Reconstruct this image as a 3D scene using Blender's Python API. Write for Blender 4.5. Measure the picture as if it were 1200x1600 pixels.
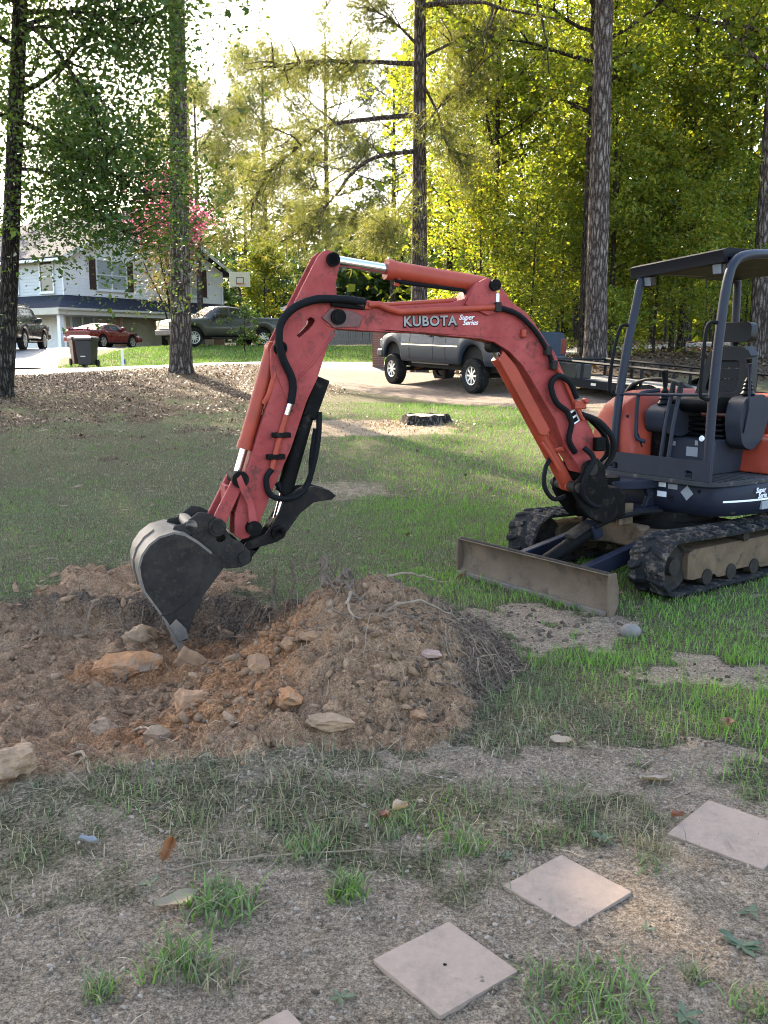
import bpy, bmesh, math, random
import numpy as np
from mathutils import Vector, Matrix, geometry

# ---------------------------------------------------------------- clear, camera, light
for _o in list(bpy.data.objects):
    bpy.data.objects.remove(_o)
scene = bpy.context.scene
COL = scene.collection
R = math.radians
PI = math.pi

cam_d = bpy.data.cameras.new("camera")
cam_d.sensor_fit = 'VERTICAL'
cam_d.sensor_height = 24.0
cam_d.lens = 24.0 * 1450 / 1600
cam_d.clip_start = 0.05
cam_d.clip_end = 2000
cam = bpy.data.objects.new("camera", cam_d)
COL.objects.link(cam)
cam.location = (0, 0, 1.75)
cam.rotation_euler = (R(90 - 9.78), 0, 0)
scene.camera = cam

SUN_AZ = -27.0      # degrees from +Y, negative = to the left
SUN_EL = 33.0
world = bpy.data.worlds.new("World")
scene.world = world
world.use_nodes = True
wn = world.node_tree
bg = wn.nodes['Background']
sky = wn.nodes.new('ShaderNodeTexSky')
sky.sky_type = 'NISHITA'
sky.sun_disc = False
sky.sun_elevation = R(SUN_EL)
sky.sun_rotation = R(SUN_AZ)
sky.air_density = 1.0
sky.dust_density = 2.4
sky.ozone_density = 0.0
wn.links.new(sky.outputs[0], bg.inputs[0])
bg.inputs[1].default_value = 0.15

sun_d = bpy.data.lights.new("sun", 'SUN')
sun_d.energy = 4.2
sun_d.angle = R(0.6)
sun_d.color = (1.0, 0.86, 0.66)
sun = bpy.data.objects.new("sun", sun_d)
COL.objects.link(sun)
_s = Vector((math.sin(R(SUN_AZ)) * math.cos(R(SUN_EL)), math.cos(R(SUN_AZ)) * math.cos(R(SUN_EL)), math.sin(R(SUN_EL))))
sun.rotation_euler = (-_s).to_track_quat('-Z', 'Y').to_euler()

scene.render.engine = 'CYCLES'
scene.view_settings.view_transform = 'Standard'
scene.view_settings.look = 'None'
scene.view_settings.exposure = 2.78
scene.view_settings.gamma = 1.0
scene.view_settings.use_curve_mapping = False
scene.cycles.use_denoising = True
scene.cycles.filter_width = 1.05
scene.cycles.max_bounces = 7
scene.cycles.diffuse_bounces = 2
scene.cycles.transmission_bounces = 5
scene.cycles.caustics_reflective = False
scene.cycles.caustics_refractive = False

# ---------------------------------------------------------------- material helpers
def _new(name):
    m = bpy.data.materials.new(name)
    m.use_nodes = True
    nt = m.node_tree
    return m, nt, nt.nodes['Principled BSDF']

def mat(name, col, rough=0.6, metal=0.0, var=0.25, scale=8.0, bump=0.0, bscale=None, col2=None, spot=None, spec=0.5, coat=0.0, detail=6.0, stretch=None, spot_scale=20, spot_at=0.62, spot2=None):
    """plain material with noise colour variation, optional dirt spots and fine relief"""
    m, nt, b = _new(name)
    N, Lk = nt.nodes, nt.links
    tc = N.new('ShaderNodeTexCoord')
    src = tc.outputs['Object']
    if stretch:
        mp = N.new('ShaderNodeMapping'); mp.inputs['Scale'].default_value = stretch
        Lk.new(src, mp.inputs[0]); src = mp.outputs[0]
    n = N.new('ShaderNodeTexNoise'); n.inputs['Scale'].default_value = scale; n.inputs['Detail'].default_value = detail
    n.inputs['Roughness'].default_value = 0.65
    Lk.new(src, n.inputs['Vector'])
    rp = N.new('ShaderNodeValToRGB')
    c = np.array(col); c2 = np.array(col2) if col2 else np.clip(c * (1 + var), 0, 1)
    c1 = c * (1 - var) if not col2 else c
    rp.color_ramp.elements[0].position = 0.32; rp.color_ramp.elements[1].position = 0.68
    rp.color_ramp.elements[0].color = (*c1, 1); rp.color_ramp.elements[1].color = (*c2, 1)
    Lk.new(n.outputs[0], rp.inputs[0])
    out = rp.outputs[0]
    for spot, spot_scale, spot_at in ([(spot, spot_scale, spot_at)] if spot else []) + ([spot2] if spot2 else []):
        n2 = N.new('ShaderNodeTexNoise'); n2.inputs['Scale'].default_value = spot_scale; n2.inputs['Detail'].default_value = 8
        n2.inputs['Roughness'].default_value = 0.75
        Lk.new(src, n2.inputs['Vector'])
        r2 = N.new('ShaderNodeValToRGB'); r2.color_ramp.elements[0].position = spot_at - 0.05; r2.color_ramp.elements[1].position = spot_at + 0.08
        Lk.new(n2.outputs[0], r2.inputs[0])
        mx = N.new('ShaderNodeMixRGB'); mx.inputs[2].default_value = (*spot, 1)
        Lk.new(r2.outputs[0], mx.inputs[0]); Lk.new(out, mx.inputs[1]); out = mx.outputs[0]
    Lk.new(out, b.inputs['Base Color'])
    b.inputs['Roughness'].default_value = rough
    b.inputs['Metallic'].default_value = metal
    b.inputs['Specular IOR Level'].default_value = spec
    b.inputs['Coat Weight'].default_value = coat
    b.inputs['Coat Roughness'].default_value = 0.08
    rr = N.new('ShaderNodeMapRange'); rr.inputs[3].default_value = max(0.02, rough - 0.12); rr.inputs[4].default_value = min(1, rough + 0.15)
    Lk.new(n.outputs[0], rr.inputs[0]); Lk.new(rr.outputs[0], b.inputs['Roughness'])
    if bump:
        n3 = N.new('ShaderNodeTexNoise'); n3.inputs['Scale'].default_value = bscale or scale * 4; n3.inputs['Detail'].default_value = 8
        Lk.new(src, n3.inputs['Vector'])
        bp = N.new('ShaderNodeBump'); bp.inputs['Strength'].default_value = 1.0; bp.inputs['Distance'].default_value = bump
        Lk.new(n3.outputs[0], bp.inputs['Height']); Lk.new(bp.outputs[0], b.inputs['Normal'])
    return m

def leafmat(name, cols, trans=0.45, rough=0.5, tint=(1.75, 1.5, 0.6)):
    """thin leaf: diffuse + translucent, colour picked per leaf"""
    m, nt, b = _new(name)
    N, Lk = nt.nodes, nt.links
    N.remove(b)
    g = N.new('ShaderNodeNewGeometry')
    rp = N.new('ShaderNodeValToRGB')
    els = rp.color_ramp.elements
    while len(els) < len(cols): els.new(0.5)
    for i, c in enumerate(cols):
        els[i].position = i / max(1, len(cols) - 1); els[i].color = (*c, 1)
    Lk.new(g.outputs['Random Per Island'], rp.inputs[0])
    d = N.new('ShaderNodeBsdfPrincipled'); d.inputs['Roughness'].default_value = rough; d.inputs['Specular IOR Level'].default_value = 0.35
    t = N.new('ShaderNodeBsdfTranslucent')
    gm = N.new('ShaderNodeMixRGB'); gm.blend_type = 'MULTIPLY'; gm.inputs[0].default_value = 1; gm.inputs[2].default_value = (*tint, 1)
    Lk.new(rp.outputs[0], d.inputs['Base Color']); Lk.new(rp.outputs[0], gm.inputs[1]); Lk.new(gm.outputs[0], t.inputs['Color'])
    mx = N.new('ShaderNodeMixShader'); mx.inputs[0].default_value = trans
    Lk.new(d.outputs[0], mx.inputs[1]); Lk.new(t.outputs[0], mx.inputs[2])
    Lk.new(mx.outputs[0], N['Material Output'].inputs[0])
    return m

# ---------------------------------------------------------------- noise
def _hash(ix, iy, seed):
    h = (ix.astype(np.int64) * 374761393 + iy.astype(np.int64) * 668265263 + seed * 982451653) & 0x7fffffff
    h = ((h ^ (h >> 13)) * 1274126177) & 0x7fffffff
    return ((h ^ (h >> 16)) & 0xffff) / 65535.0
def vnoise(x, y, seed=0):
    x = np.asarray(x, float); y = np.asarray(y, float)
    ix = np.floor(x); iy = np.floor(y); fx = x - ix; fy = y - iy
    fx = fx * fx * (3 - 2 * fx); fy = fy * fy * (3 - 2 * fy)
    a = _hash(ix, iy, seed); b = _hash(ix + 1, iy, seed); c = _hash(ix, iy + 1, seed); d = _hash(ix + 1, iy + 1, seed)
    return (a * (1 - fx) + b * fx) * (1 - fy) + (c * (1 - fx) + d * fx) * fy
def fbm(x, y, oct=4, seed=0):
    s = 0; a = 0.5; t = 0
    for i in range(oct):
        s = s + a * vnoise(x, y, seed + i * 17); t += a
        x = np.asarray(x) * 2.03 + 3.1; y = np.asarray(y) * 2.03 + 1.7; a *= 0.5
    return s / t
def lumps(x, y, f, seed):
    """rounded clods: one bump of its own height in every cell of a jittered grid"""
    X = np.asarray(x) * f; Y = np.asarray(y) * f; ix = np.floor(X); iy = np.floor(Y); out = np.zeros_like(X)
    for dx in (-1, 0, 1):
        for dy in (-1, 0, 1):
            cx = ix + dx; cy = iy + dy
            h = _hash(cx, cy, seed + 3); r = 0.45 + 0.4 * h
            d2 = ((X - cx - _hash(cx, cy, seed)) ** 2 + ((Y - cy - _hash(cx, cy, seed + 1)) ** 2) * (0.7 + _hash(cx, cy, seed + 2))) / r ** 2
            out = np.maximum(out, h ** 1.6 * np.sqrt(np.clip(1 - d2, 0, 1)))
    return out
def sst(a, b, x):
    t = np.clip((np.asarray(x, float) - a) / (b - a), 0, 1)
    return t * t * (3 - 2 * t)

# ---------------------------------------------------------------- mesh helpers
def tag(o, label=None, cat=None, group=None, kind=None):
    if label: o['label'] = label
    if cat: o['category'] = cat
    if group: o['group'] = group
    if kind: o['kind'] = kind
    return o
def empty(name, loc=(0, 0, 0), rz=0.0, rot=None):
    o = bpy.data.objects.new(name, None); COL.objects.link(o)
    o.location = loc; o.rotation_euler = rot if rot else (0, 0, rz); o.empty_display_size = 0.2
    return o
def link(name, me, m, parent=None):
    o = bpy.data.objects.new(name, me); COL.objects.link(o)
    if m is not None and len(me.materials) == 0: me.materials.append(m)
    if parent: o.parent = parent
    return o
def smooth(me, on=True):
    me.polygons.foreach_set('use_smooth', np.full(len(me.polygons), on))
def bigmesh(name, V, F, uniform=4):
    """V (n,3) array, F (m,k) array"""
    me = bpy.data.meshes.new(name)
    V = np.asarray(V, np.float32); F = np.asarray(F, np.int32)
    me.vertices.add(len(V)); me.vertices.foreach_set('co', V.ravel())
    k = F.shape[1]
    me.loops.add(F.size); me.loops.foreach_set('vertex_index', F.ravel())
    me.polygons.add(len(F)); me.polygons.foreach_set('loop_start', np.arange(0, F.size, k, dtype=np.int32))
    me.update(calc_edges=True); me.validate()
    return me

class MB:
    def __init__(s): s.v = []; s.f = []
    def add(s, V, F):
        n = len(s.v); s.v += [tuple(map(float, p)) for p in V]; s.f += [tuple(n + i for i in q) for q in F]; return s
    def box(s, x0, x1, y0, y1, z0, z1):
        V = [(x, y, z) for z in (z0, z1) for y in (y0, y1) for x in (x0, x1)]
        return s.add(V, [(0, 2, 3, 1), (4, 5, 7, 6), (0, 1, 5, 4), (2, 6, 7, 3), (0, 4, 6, 2), (1, 3, 7, 5)])
    def obox(s, c, ax, ay, az, hx, hy, hz):
        c = Vector(c); ax, ay, az = [Vector(a).normalized() for a in (ax, ay, az)]
        V = [c + ax * hx * i + ay * hy * j + az * hz * k for k in (-1, 1) for j in (-1, 1) for i in (-1, 1)]
        return s.add(V, [(0, 2, 3, 1), (4, 5, 7, 6), (0, 1, 5, 4), (2, 6, 7, 3), (0, 4, 6, 2), (1, 3, 7, 5)])
    def tube(s, P, r, n=10, caps=True):
        P = [Vector(p) for p in P]
        rr = r if isinstance(r, (list, tuple)) else [r] * len(P)
        V = []; F = []
        up = None
        for i, p in enumerate(P):
            t = (P[min(i + 1, len(P) - 1)] - P[max(i - 1, 0)])
            if t.length < 1e-9: t = Vector((0, 0, 1))
            t.normalize()
            if up is None:
                a = Vector((0, 0, 1)) if abs(t.z) < 0.9 else Vector((1, 0, 0))
                up = t.cross(a).normalized()
            up = (up - t * up.dot(t))
            if up.length < 1e-6: up = t.orthogonal()
            up.normalize()
            w = t.cross(up)
            for k in range(n):
                a = 2 * PI * k / n
                V.append(p + (up * math.cos(a) + w * math.sin(a)) * rr[i])
        for i in range(len(P) - 1):
            for k in range(n):
                a = i * n + k; b = i * n + (k + 1) % n
                F.append((a, b, b + n, a + n))
        if caps:
            F.append(tuple(range(n - 1, -1, -1))); F.append(tuple((len(P) - 1) * n + k for k in range(n)))
        return s.add(V, F)
    def cyl(s, p0, p1, r, n=16, r1=None): return s.tube([p0, p1], [r, r if r1 is None else r1], n)
    def prism(s, poly, w0, w1, fn, holes=()):
        """2-D outline (with holes) given thickness; fn(a,b,w)->xyz"""
        loops = [list(poly)] + [list(h) for h in holes]
        flat = [q for l in loops for q in l]; n = len(flat)
        tris = geometry.tessellate_polygon([[Vector((a, b, 0)) for a, b in l] for l in loops])
        V = [fn(a, b, w0) for a, b in flat] + [fn(a, b, w1) for a, b in flat]
        F = []
        for t in tris:
            F.append((t[0], t[1], t[2])); F.append((n + t[2], n + t[1], n + t[0]))
        o = 0
        for l in loops:
            k = len(l)
            for i in range(k):
                a = o + i; b = o + (i + 1) % k
                F.append((a, b, b + n, a + n))
            o += k
        return s.add(V, F)
    def lathe(s, prof, c, axis, n=24):
        """prof list of (r, along) about axis through c"""
        c = Vector(c); t = Vector(axis).normalized(); u = t.orthogonal().normalized(); w = t.cross(u)
        V = []; F = []
        for r, h in prof:
            for k in range(n):
                a = 2 * PI * k / n
                V.append(c + t * h + (u * math.cos(a) + w * math.sin(a)) * r)
        m = len(prof)
        for i in range(m - 1):
            for k in range(n):
                a = i * n + k; b = i * n + (k + 1) % n
                F.append((a, b, b + n, a + n))
        return s.add(V, F)
    def mesh(s, name, smoothed=False, merge=False):
        me = bpy.data.meshes.new(name); me.from_pydata(s.v, [], s.f)
        bm = bmesh.new(); bm.from_mesh(me)
        if merge: bmesh.ops.remove_doubles(bm, verts=bm.verts, dist=1e-5)
        bmesh.ops.recalc_face_normals(bm, faces=bm.faces)
        bm.to_mesh(me); bm.free()
        if smoothed:
            me.polygons.foreach_set('use_smooth', np.ones(len(me.polygons), bool))
            try: me.set_sharp_from_angle(angle=R(40))
            except Exception: pass
        return me
    def build(s, name, m, parent=None, sm=False, bevel=0.0, seg=2, merge=False):
        o = link(name, s.mesh(name, sm or bevel > 0, merge), m, parent)
        if bevel > 0:
            b = o.modifiers.new('bevel', 'BEVEL'); b.width = bevel; b.segments = seg; b.limit_method = 'ANGLE'; b.angle_limit = R(40)
        return o

def copy_tree(o, parent=None):
    c = o.copy(); COL.objects.link(c); c.parent = parent
    for ch in list(o.children): copy_tree(ch, c)
    return c

def text_mesh(body, size, ext, shear=0.0, bold=0.0, spacing=1.0):
    cu = bpy.data.curves.new('lettering', 'FONT'); cu.body = body; cu.size = size; cu.extrude = ext; cu.shear = shear; cu.offset = bold
    cu.space_character = spacing; cu.align_x = 'CENTER'; cu.align_y = 'CENTER'; cu.resolution_u = 3
    t = bpy.data.objects.new('lettering', cu); COL.objects.link(t)
    dg = bpy.context.evaluated_depsgraph_get()
    me = bpy.data.meshes.new_from_object(t.evaluated_get(dg))
    bpy.data.objects.remove(t); bpy.data.curves.remove(cu)
    me.materials.clear()
    return me

# ---------------------------------------------------------------- terrain shape
_cp = [(-7, -4, 0), (-2, -4, 0), (3, -4, 0), (8, -4, 0), (-7, 2, 0.02), (-3, 2, 0), (0, 2, 0), (3, 2, 0), (8, 2, 0), (-6, 6, 0.05), (-3, 5, 0), (0, 5, 0), (3, 6.5, 0), (6, 6, 0),
       (-6, 9, 0.2), (-3, 9, 0.1), (0, 9, 0.03), (3, 9, 0.02), (8, 10, 0.05), (-4, 13, 0.32), (0, 13, 0.2), (4, 13, 0.22), (9, 14, 0.35),
       (-8.15, 20, 0.8), (-5.6, 26, 1.22), (-10.8, 34, 1.15), (-10.9, 28, 1.03), (-3.2, 29, 1.3), (-15.6, 42, 1.75), (-15.3, 50, 1.88), (-10, 46, 2.0), (-6.4, 47, 2.06), (-17, 68, 2.05),
       (-2.2, 60, 2.15), (0.244, 27.4, 0.81), (2.32, 23.7, 0.68), (5.8, 20.8, 0.55), (5.9, 26.5, 1.55), (1.2, 32, 1.05), (-1, 36, 1.4), (3.5, 19, 0.57), (0.7, 17, 0.43), (11.9, 30, 1.6), (10, 24, 1.1),
       (14, 20, 0.9), (20, 30, 1.6), (6, 40, 1.8), (16, 45, 2.2), (-35, 30, 1.1), (-35, 60, 2.0), (-30, 5, 0), (30, 5, 0.2), (40, 40, 2.2), (0, 90, 2.8), (-50, 90, 2.8), (50, 90, 3.0), (0, 300, 5), (-200, 300, 5), (200, 300, 5), (-200, 0, 0), (200, 0, 0)]
_P = np.array(_cp, float)
def _phi(r2): return np.where(r2 > 1e-12, 0.5 * r2 * np.log(np.maximum(r2, 1e-12)), 0.0)
def _solve():
    n = len(_P)
    d2 = ((_P[:, None, :2] - _P[None, :, :2]) ** 2).sum(-1)
    K = _phi(d2) + np.eye(n) * 0.6
    Q = np.c_[np.ones(n), _P[:, :2]]
    A = np.zeros((n + 3, n + 3)); A[:n, :n] = K; A[:n, n:] = Q; A[n:, :n] = Q.T
    return np.linalg.solve(A, np.r_[_P[:, 2], 0, 0, 0])
_W = _solve()
def base_z(x, y):
    x = np.asarray(x, float); y = np.asarray(y, float); sh = x.shape
    xx = x.ravel(); yy = y.ravel(); out = np.empty(xx.size)
    for i in range(0, xx.size, 20000):
        a = xx[i:i + 20000]; b = yy[i:i + 20000]
        d2 = (a[:, None] - _P[None, :, 0]) ** 2 + (b[:, None] - _P[None, :, 1]) ** 2
        out[i:i + 20000] = _phi(d2) @ _W[:-3] + _W[-3] + _W[-2] * a + _W[-1] * b
    return out.reshape(sh)

def soil_masks(x, y):
    """fresh soil, clay, dark topsoil, pit, mound (all 0..1)"""
    n = fbm(x * 1.6, y * 1.6, 4, 5) - 0.5
    n2 = fbm(x * 5, y * 5, 3, 9) - 0.5
    back = sst(4.9, 5.6, y)
    e = np.sqrt(((x + 1.95) / (1.75)) ** 2 + ((y - 5.0) / 1.5) ** 2) + n * 0.28 + n2 * 0.08
    lo = 0.30 + 0.50 * back
    pit = 1 - sst(lo, lo + 0.70 - 0.50 * back, e + (fbm(x * 3.1, y * 3.1, 3, 55) - 0.5) * 0.22)
    # spoil heap: two overlapping cones
    e1 = np.sqrt(((x + 0.12) / 0.84) ** 2 + ((y - 5.15) / 1.2) ** 2) + n * 0.34 + n2 * 0.16
    e2 = np.sqrt(((x + 0.66) / 0.78) ** 2 + ((y - 4.95) / 1.1) ** 2) + n * 0.34 + n2 * 0.16
    m1 = np.clip(1 - e1, 0, 1); m2 = np.clip(1 - e2, 0, 1)
    mound = np.maximum(m1, 0.62 * m2)
    edge = np.maximum(1 - sst(0.93, 1.12, e), np.maximum(1 - sst(0.95, 1.12, e1), 1 - sst(0.9, 1.2, e2)))
    spill = (1 - sst(0.8, 1.15, np.sqrt(((x + 1.75) / 0.8) ** 2 + ((y - 6.8) / 0.7) ** 2) + n2 * 0.8)) * 0.9
    fresh = np.clip(np.maximum(edge, spill), 0, 1)
    return fresh, pit, mound, e, e1
def ground_z(x, y, fine=True):
    x = np.asarray(x, float); y = np.asarray(y, float)
    z = base_z(x, y)
    near = 1 - sst(9, 14, np.hypot(x, y - 3))
    fresh, pit, mound, e, e1 = soil_masks(x, y)
    z = z + near * (-0.21 * pit + 0.33 * sst(-0.08, 0.78, mound) * (mound > 0) * (1 - 0.55 * pit))
    # churned lip on the near rim
    z = z + near * 0.05 * np.exp(-((y - 3.75 - 0.12 * x) / 0.22) ** 2) * (1 - sst(-0.4, 0.1, x)) 
    if fine:
        rg = fbm(x * 2.6, y * 2.6, 4, 21) - 0.5
        f2 = fbm(x * 9, y * 9, 4, 33) - 0.5
        z = z + near * fresh * (0.16 * rg + 0.085 * f2 + 0.06 * (fbm(x * 22, y * 22, 4, 37) - 0.5) + 0.05 * np.abs(fbm(x * 5, y * 5, 3, 12) - 0.5))
        k = near * fresh > 1e-4
        if k.any():
            xk, yk = x[k], y[k]
            z = np.array(z); z[k] += (near * fresh)[k] * (0.055 * lumps(xk, yk, 8.0, 101) + 0.030 * lumps(xk, yk, 17.0, 105) + 0.014 * lumps(xk, yk, 34.0, 109))
        z = z + near * (1 - fresh) * (0.022 * (fbm(x * 1.7, y * 1.7, 3, 3) - 0.5) + 0.014 * (fbm(x * 12, y * 12, 3, 8) - 0.5) + 0.016 * (fbm(x * 30, y * 30, 3, 18) - 0.5) * (y < 6))
        far = 1 - near
        z = z + far * 0.10 * (fbm(x * 0.5, y * 0.5, 3, 4) - 0.5)
    return z
def gz(x, y): return float(ground_z(np.array([x]), np.array([y]))[0])

def regions(x, y):
    """soft masks of what covers the ground"""
    n = fbm(x * 0.9, y * 0.9, 4, 41) - 0.5
    n2 = fbm(x * 4, y * 4, 4, 43) - 0.5
    fresh, pit, mound, e, e1 = soil_masks(x, y)
    bare = 1 - sst(2.65, 3.25, y + n * 1.3 - 0.28 * x * (x > 0) - 0.12 * np.abs(x) * (x < 0) + n2 * 0.9)
    track = (1 - sst(0.55, 1.0, np.sqrt(((x - 1.05) / 0.75) ** 2 + ((y - 5.75) / 0.75) ** 2) + n2 * 0.9)) * 0.9
    track2 = (1 - sst(0.5, 1.0, np.sqrt(((x - 1.75) / 0.5) ** 2 + ((y - 4.9) / 0.35) ** 2) + n2 * 1.0)) * 0.8
    track3 = (1 - sst(0.5, 1.0, np.sqrt(((x - 1.0) / 0.9) ** 2 + ((y - 3.75) / 0.3) ** 2) + n2 * 1.2)) * 0.75
    stump = (1 - sst(0.6, 1.05, np.sqrt(((x + 0.3) / 2.0) ** 2 + ((y - 16.6) / 1.4) ** 2) + n2 * 0.6)) * 0.85
    worn = (1 - sst(0.4, 1.0, np.sqrt(((x + 0.6) / 1.0) ** 2 + ((y - 11.0) / 1.0) ** 2) + n2 * 0.9)) * 0.55
    rag = fbm(x * 7.5, y * 7.5, 4, 45)
    track, track2, track3 = [sst(0.25, 0.75, q + (rag - 0.5) * 1.7) * 0.95 for q in (track, track2, track3)]
    bare = np.clip(np.maximum.reduce([bare, track, track2, track3, stump, worn]), 0, 1)
    litter = sst(0, 1, (y - 16.5) / 6.5 + (-x - 1.2) / 3.5 * 0.35 + n * 2.6 + n2 * 1.6) * sst(-0.5, -2.2, x + n * 2)
    litter = litter * sst(33.5, 32.0, y)
    litter = np.maximum(litter, sst(24.2, 25.5, y + 0.25 * (x - 4) + n) * sst(2.5, 3.5, x + n))
    lush = sst(-1.6, 0.9, x + n * 2.4 + (y - 9) * 0.02)
    worn2 = (1 - sst(3.4, 4.6, y - 0.1 * x)) * sst(1.5, 0.7, x + n * 0.8) * 0.62
    bare = np.clip(np.maximum(bare, worn2 * (0.55 + 1.2 * (fbm(x * 5.5, y * 5.5, 3, 47) - 0.35))), 0, 1)
    pat = fbm(x * 6.5, y * 6.5, 4, 49)
    grass = np.clip(1 - np.maximum.reduce([fresh * 1.15, bare * 0.93, litter * 0.62]), 0, 1)
    grass = grass * np.clip(sst(0.0, 0.35, grass * 0.62 + (pat - 0.5) * 1.3), 0, 1)
    return fresh, bare, litter, lush, grass, pit, mound, e, e1, n, n2

def axis(segs):
    out = [segs[0][0]]
    for a, b, st in segs:
        k = max(1, int(round((b - a) / st)))
        out += list(a + (b - a) * (np.arange(k) + 1) / k)
    return np.array(out)
# ---------------------------------------------------------------- ground sheet
def ground_material():
    m, nt, b = _new('ground_cover')
    N, Lk = nt.nodes, nt.links
    tc = N.new('ShaderNodeTexCoord'); P = tc.outputs['Object']
    a1 = N.new('ShaderNodeAttribute'); a1.attribute_name = 'soil'
    a2 = N.new('ShaderNodeAttribute'); a2.attribute_name = 'cover'
    s1 = N.new('ShaderNodeSeparateColor'); Lk.new(a1.outputs['Color'], s1.inputs[0])
    s2 = N.new('ShaderNodeSeparateColor'); Lk.new(a2.outputs['Color'], s2.inputs[0])
    def noise(sc, det=8, ro=0.65):
        n = N.new('ShaderNodeTexNoise'); n.inputs['Scale'].default_value = sc; n.inputs['Detail'].default_value = det; n.inputs['Roughness'].default_value = ro
        Lk.new(P, n.inputs['Vector']); return n.outputs[0]
    def ramp(src, stops):
        r = N.new('ShaderNodeValToRGB'); e = r.color_ramp.elements
        while len(e) < len(stops): e.new(0.5)
        for i, (p, c) in enumerate(stops): e[i].position = p; e[i].color = (*c, 1)
        Lk.new(src, r.inputs[0]); return r.outputs[0]
    def mixc(f, a, c):
        x = N.new('ShaderNodeMixRGB'); Lk.new(f, x.inputs[0]); Lk.new(a, x.inputs[1]); Lk.new(c, x.inputs[2]); return x.outputs[0]
    nfine = noise(38, 8, 0.8)
    def crisp(mask, nz, w=0.45):
        mm = N.new('ShaderNodeMixRGB'); mm.inputs[0].default_value = 0.55; Lk.new(nz, mm.inputs[1]); Lk.new(nfine, mm.inputs[2]); nz = mm.outputs[0]; w = w * 2.0
        # mask broken up by noise so the borders are ragged
        t = N.new('ShaderNodeMath'); t.operation = 'MULTIPLY_ADD'; Lk.new(nz, t.inputs[0]); t.inputs[1].default_value = w * 2; t.inputs[2].default_value = -w
        u = N.new('ShaderNodeMath'); u.operation = 'ADD'; Lk.new(mask, u.inputs[0]); Lk.new(t.outputs[0], u.inputs[1])
        q = N.new('ShaderNodeMapRange'); q.interpolation_type = 'SMOOTHSTEP'; q.inputs[1].default_value = 0.28; q.inputs[2].default_value = 0.72
        Lk.new(u.outputs[0], q.inputs[0]); return q.outputs[0]
    nf = noise(55, 10, 0.75); nm = noise(9, 8); nl = noise(1.3, 6); ng = noise(160, 6, 0.7)
    lawn = ramp(nf, [(0.40, (0.032, 0.034, 0.014)), (0.50, (0.105, 0.098, 0.048)), (0.62, (0.23, 0.18, 0.115))])
    bare = ramp(nf, [(0.39, (0.085, 0.060, 0.039)), (0.50, (0.31, 0.232, 0.158)), (0.61, (0.58, 0.455, 0.33))])
    bare2 = ramp(nm, [(0.38, (0.15, 0.108, 0.071)), (0.62, (0.42, 0.32, 0.225))])
    mxb = N.new('ShaderNodeMixRGB'); mxb.inputs[0].default_value = 0.4; Lk.new(bare, mxb.inputs[1]); Lk.new(bare2, mxb.inputs[2])
    litter = ramp(nf, [(0.40, (0.028, 0.019, 0.012)), (0.5, (0.085, 0.058, 0.036)), (0.62, (0.18, 0.125, 0.08))])
    tn1 = ramp(nm, [(0.38, (0.17, 0.094, 0.050)), (0.5, (0.36, 0.21, 0.117)), (0.62, (0.50, 0.315, 0.185))])
    tn2 = ramp(nf, [(0.40, (0.12, 0.066, 0.036)), (0.5, (0.36, 0.215, 0.122)), (0.60, (0.56, 0.37, 0.225))])
    mxt = N.new('ShaderNodeMixRGB'); mxt.inputs[0].default_value = 0.5; Lk.new(tn1, mxt.inputs[1]); Lk.new(tn2, mxt.inputs[2]); tan = mxt.outputs[0]
    clay = ramp(nf, [(0.40, (0.22, 0.095, 0.042)), (0.60, (0.56, 0.285, 0.135))])
    dark = ramp(nf, [(0.40, (0.045, 0.030, 0.021)), (0.5, (0.13, 0.092, 0.064)), (0.61, (0.27, 0.195, 0.14))])
    c = mixc(crisp(s2.outputs[0], nm, 0.3), lawn, mxb.outputs[0])
    c = mixc(crisp(s2.outputs[1], nm, 0.35), c, litter)
    soil = mixc(crisp(s1.outputs[1], nm, 0.35), tan, clay)
    soil = mixc(crisp(s1.outputs[2], nm, 0.35), soil, dark)
    c = mixc(crisp(s1.outputs[0], nm, 0.25), c, soil)
    g2 = ramp(ng, [(0.38, (0.45, 0.45, 0.45)), (0.50, (1.0, 1.0, 1.0)), (0.64, (1.55, 1.5, 1.42))])
    mu = N.new('ShaderNodeMixRGB'); mu.blend_type = 'MULTIPLY'; mu.inputs[0].default_value = 1; Lk.new(c, mu.inputs[1]); Lk.new(g2, mu.inputs[2])
    Lk.new(mu.outputs[0], b.inputs['Base Color'])
    b.inputs['Roughness'].default_value = 0.95; b.inputs['Specular IOR Level'].default_value = 0.15
    ad = N.new('ShaderNodeMath'); ad.operation = 'MULTIPLY_ADD'; Lk.new(ng, ad.inputs[0]); ad.inputs[1].default_value = 0.35; Lk.new(nf, ad.inputs[2])
    bp = N.new('ShaderNodeBump'); bp.inputs['Strength'].default_value = 1.0; bp.inputs['Distance'].default_value = 0.045
    Lk.new(ad.outputs[0], bp.inputs['Height']); Lk.new(bp.outputs[0], b.inputs['Normal'])
    return m

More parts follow.
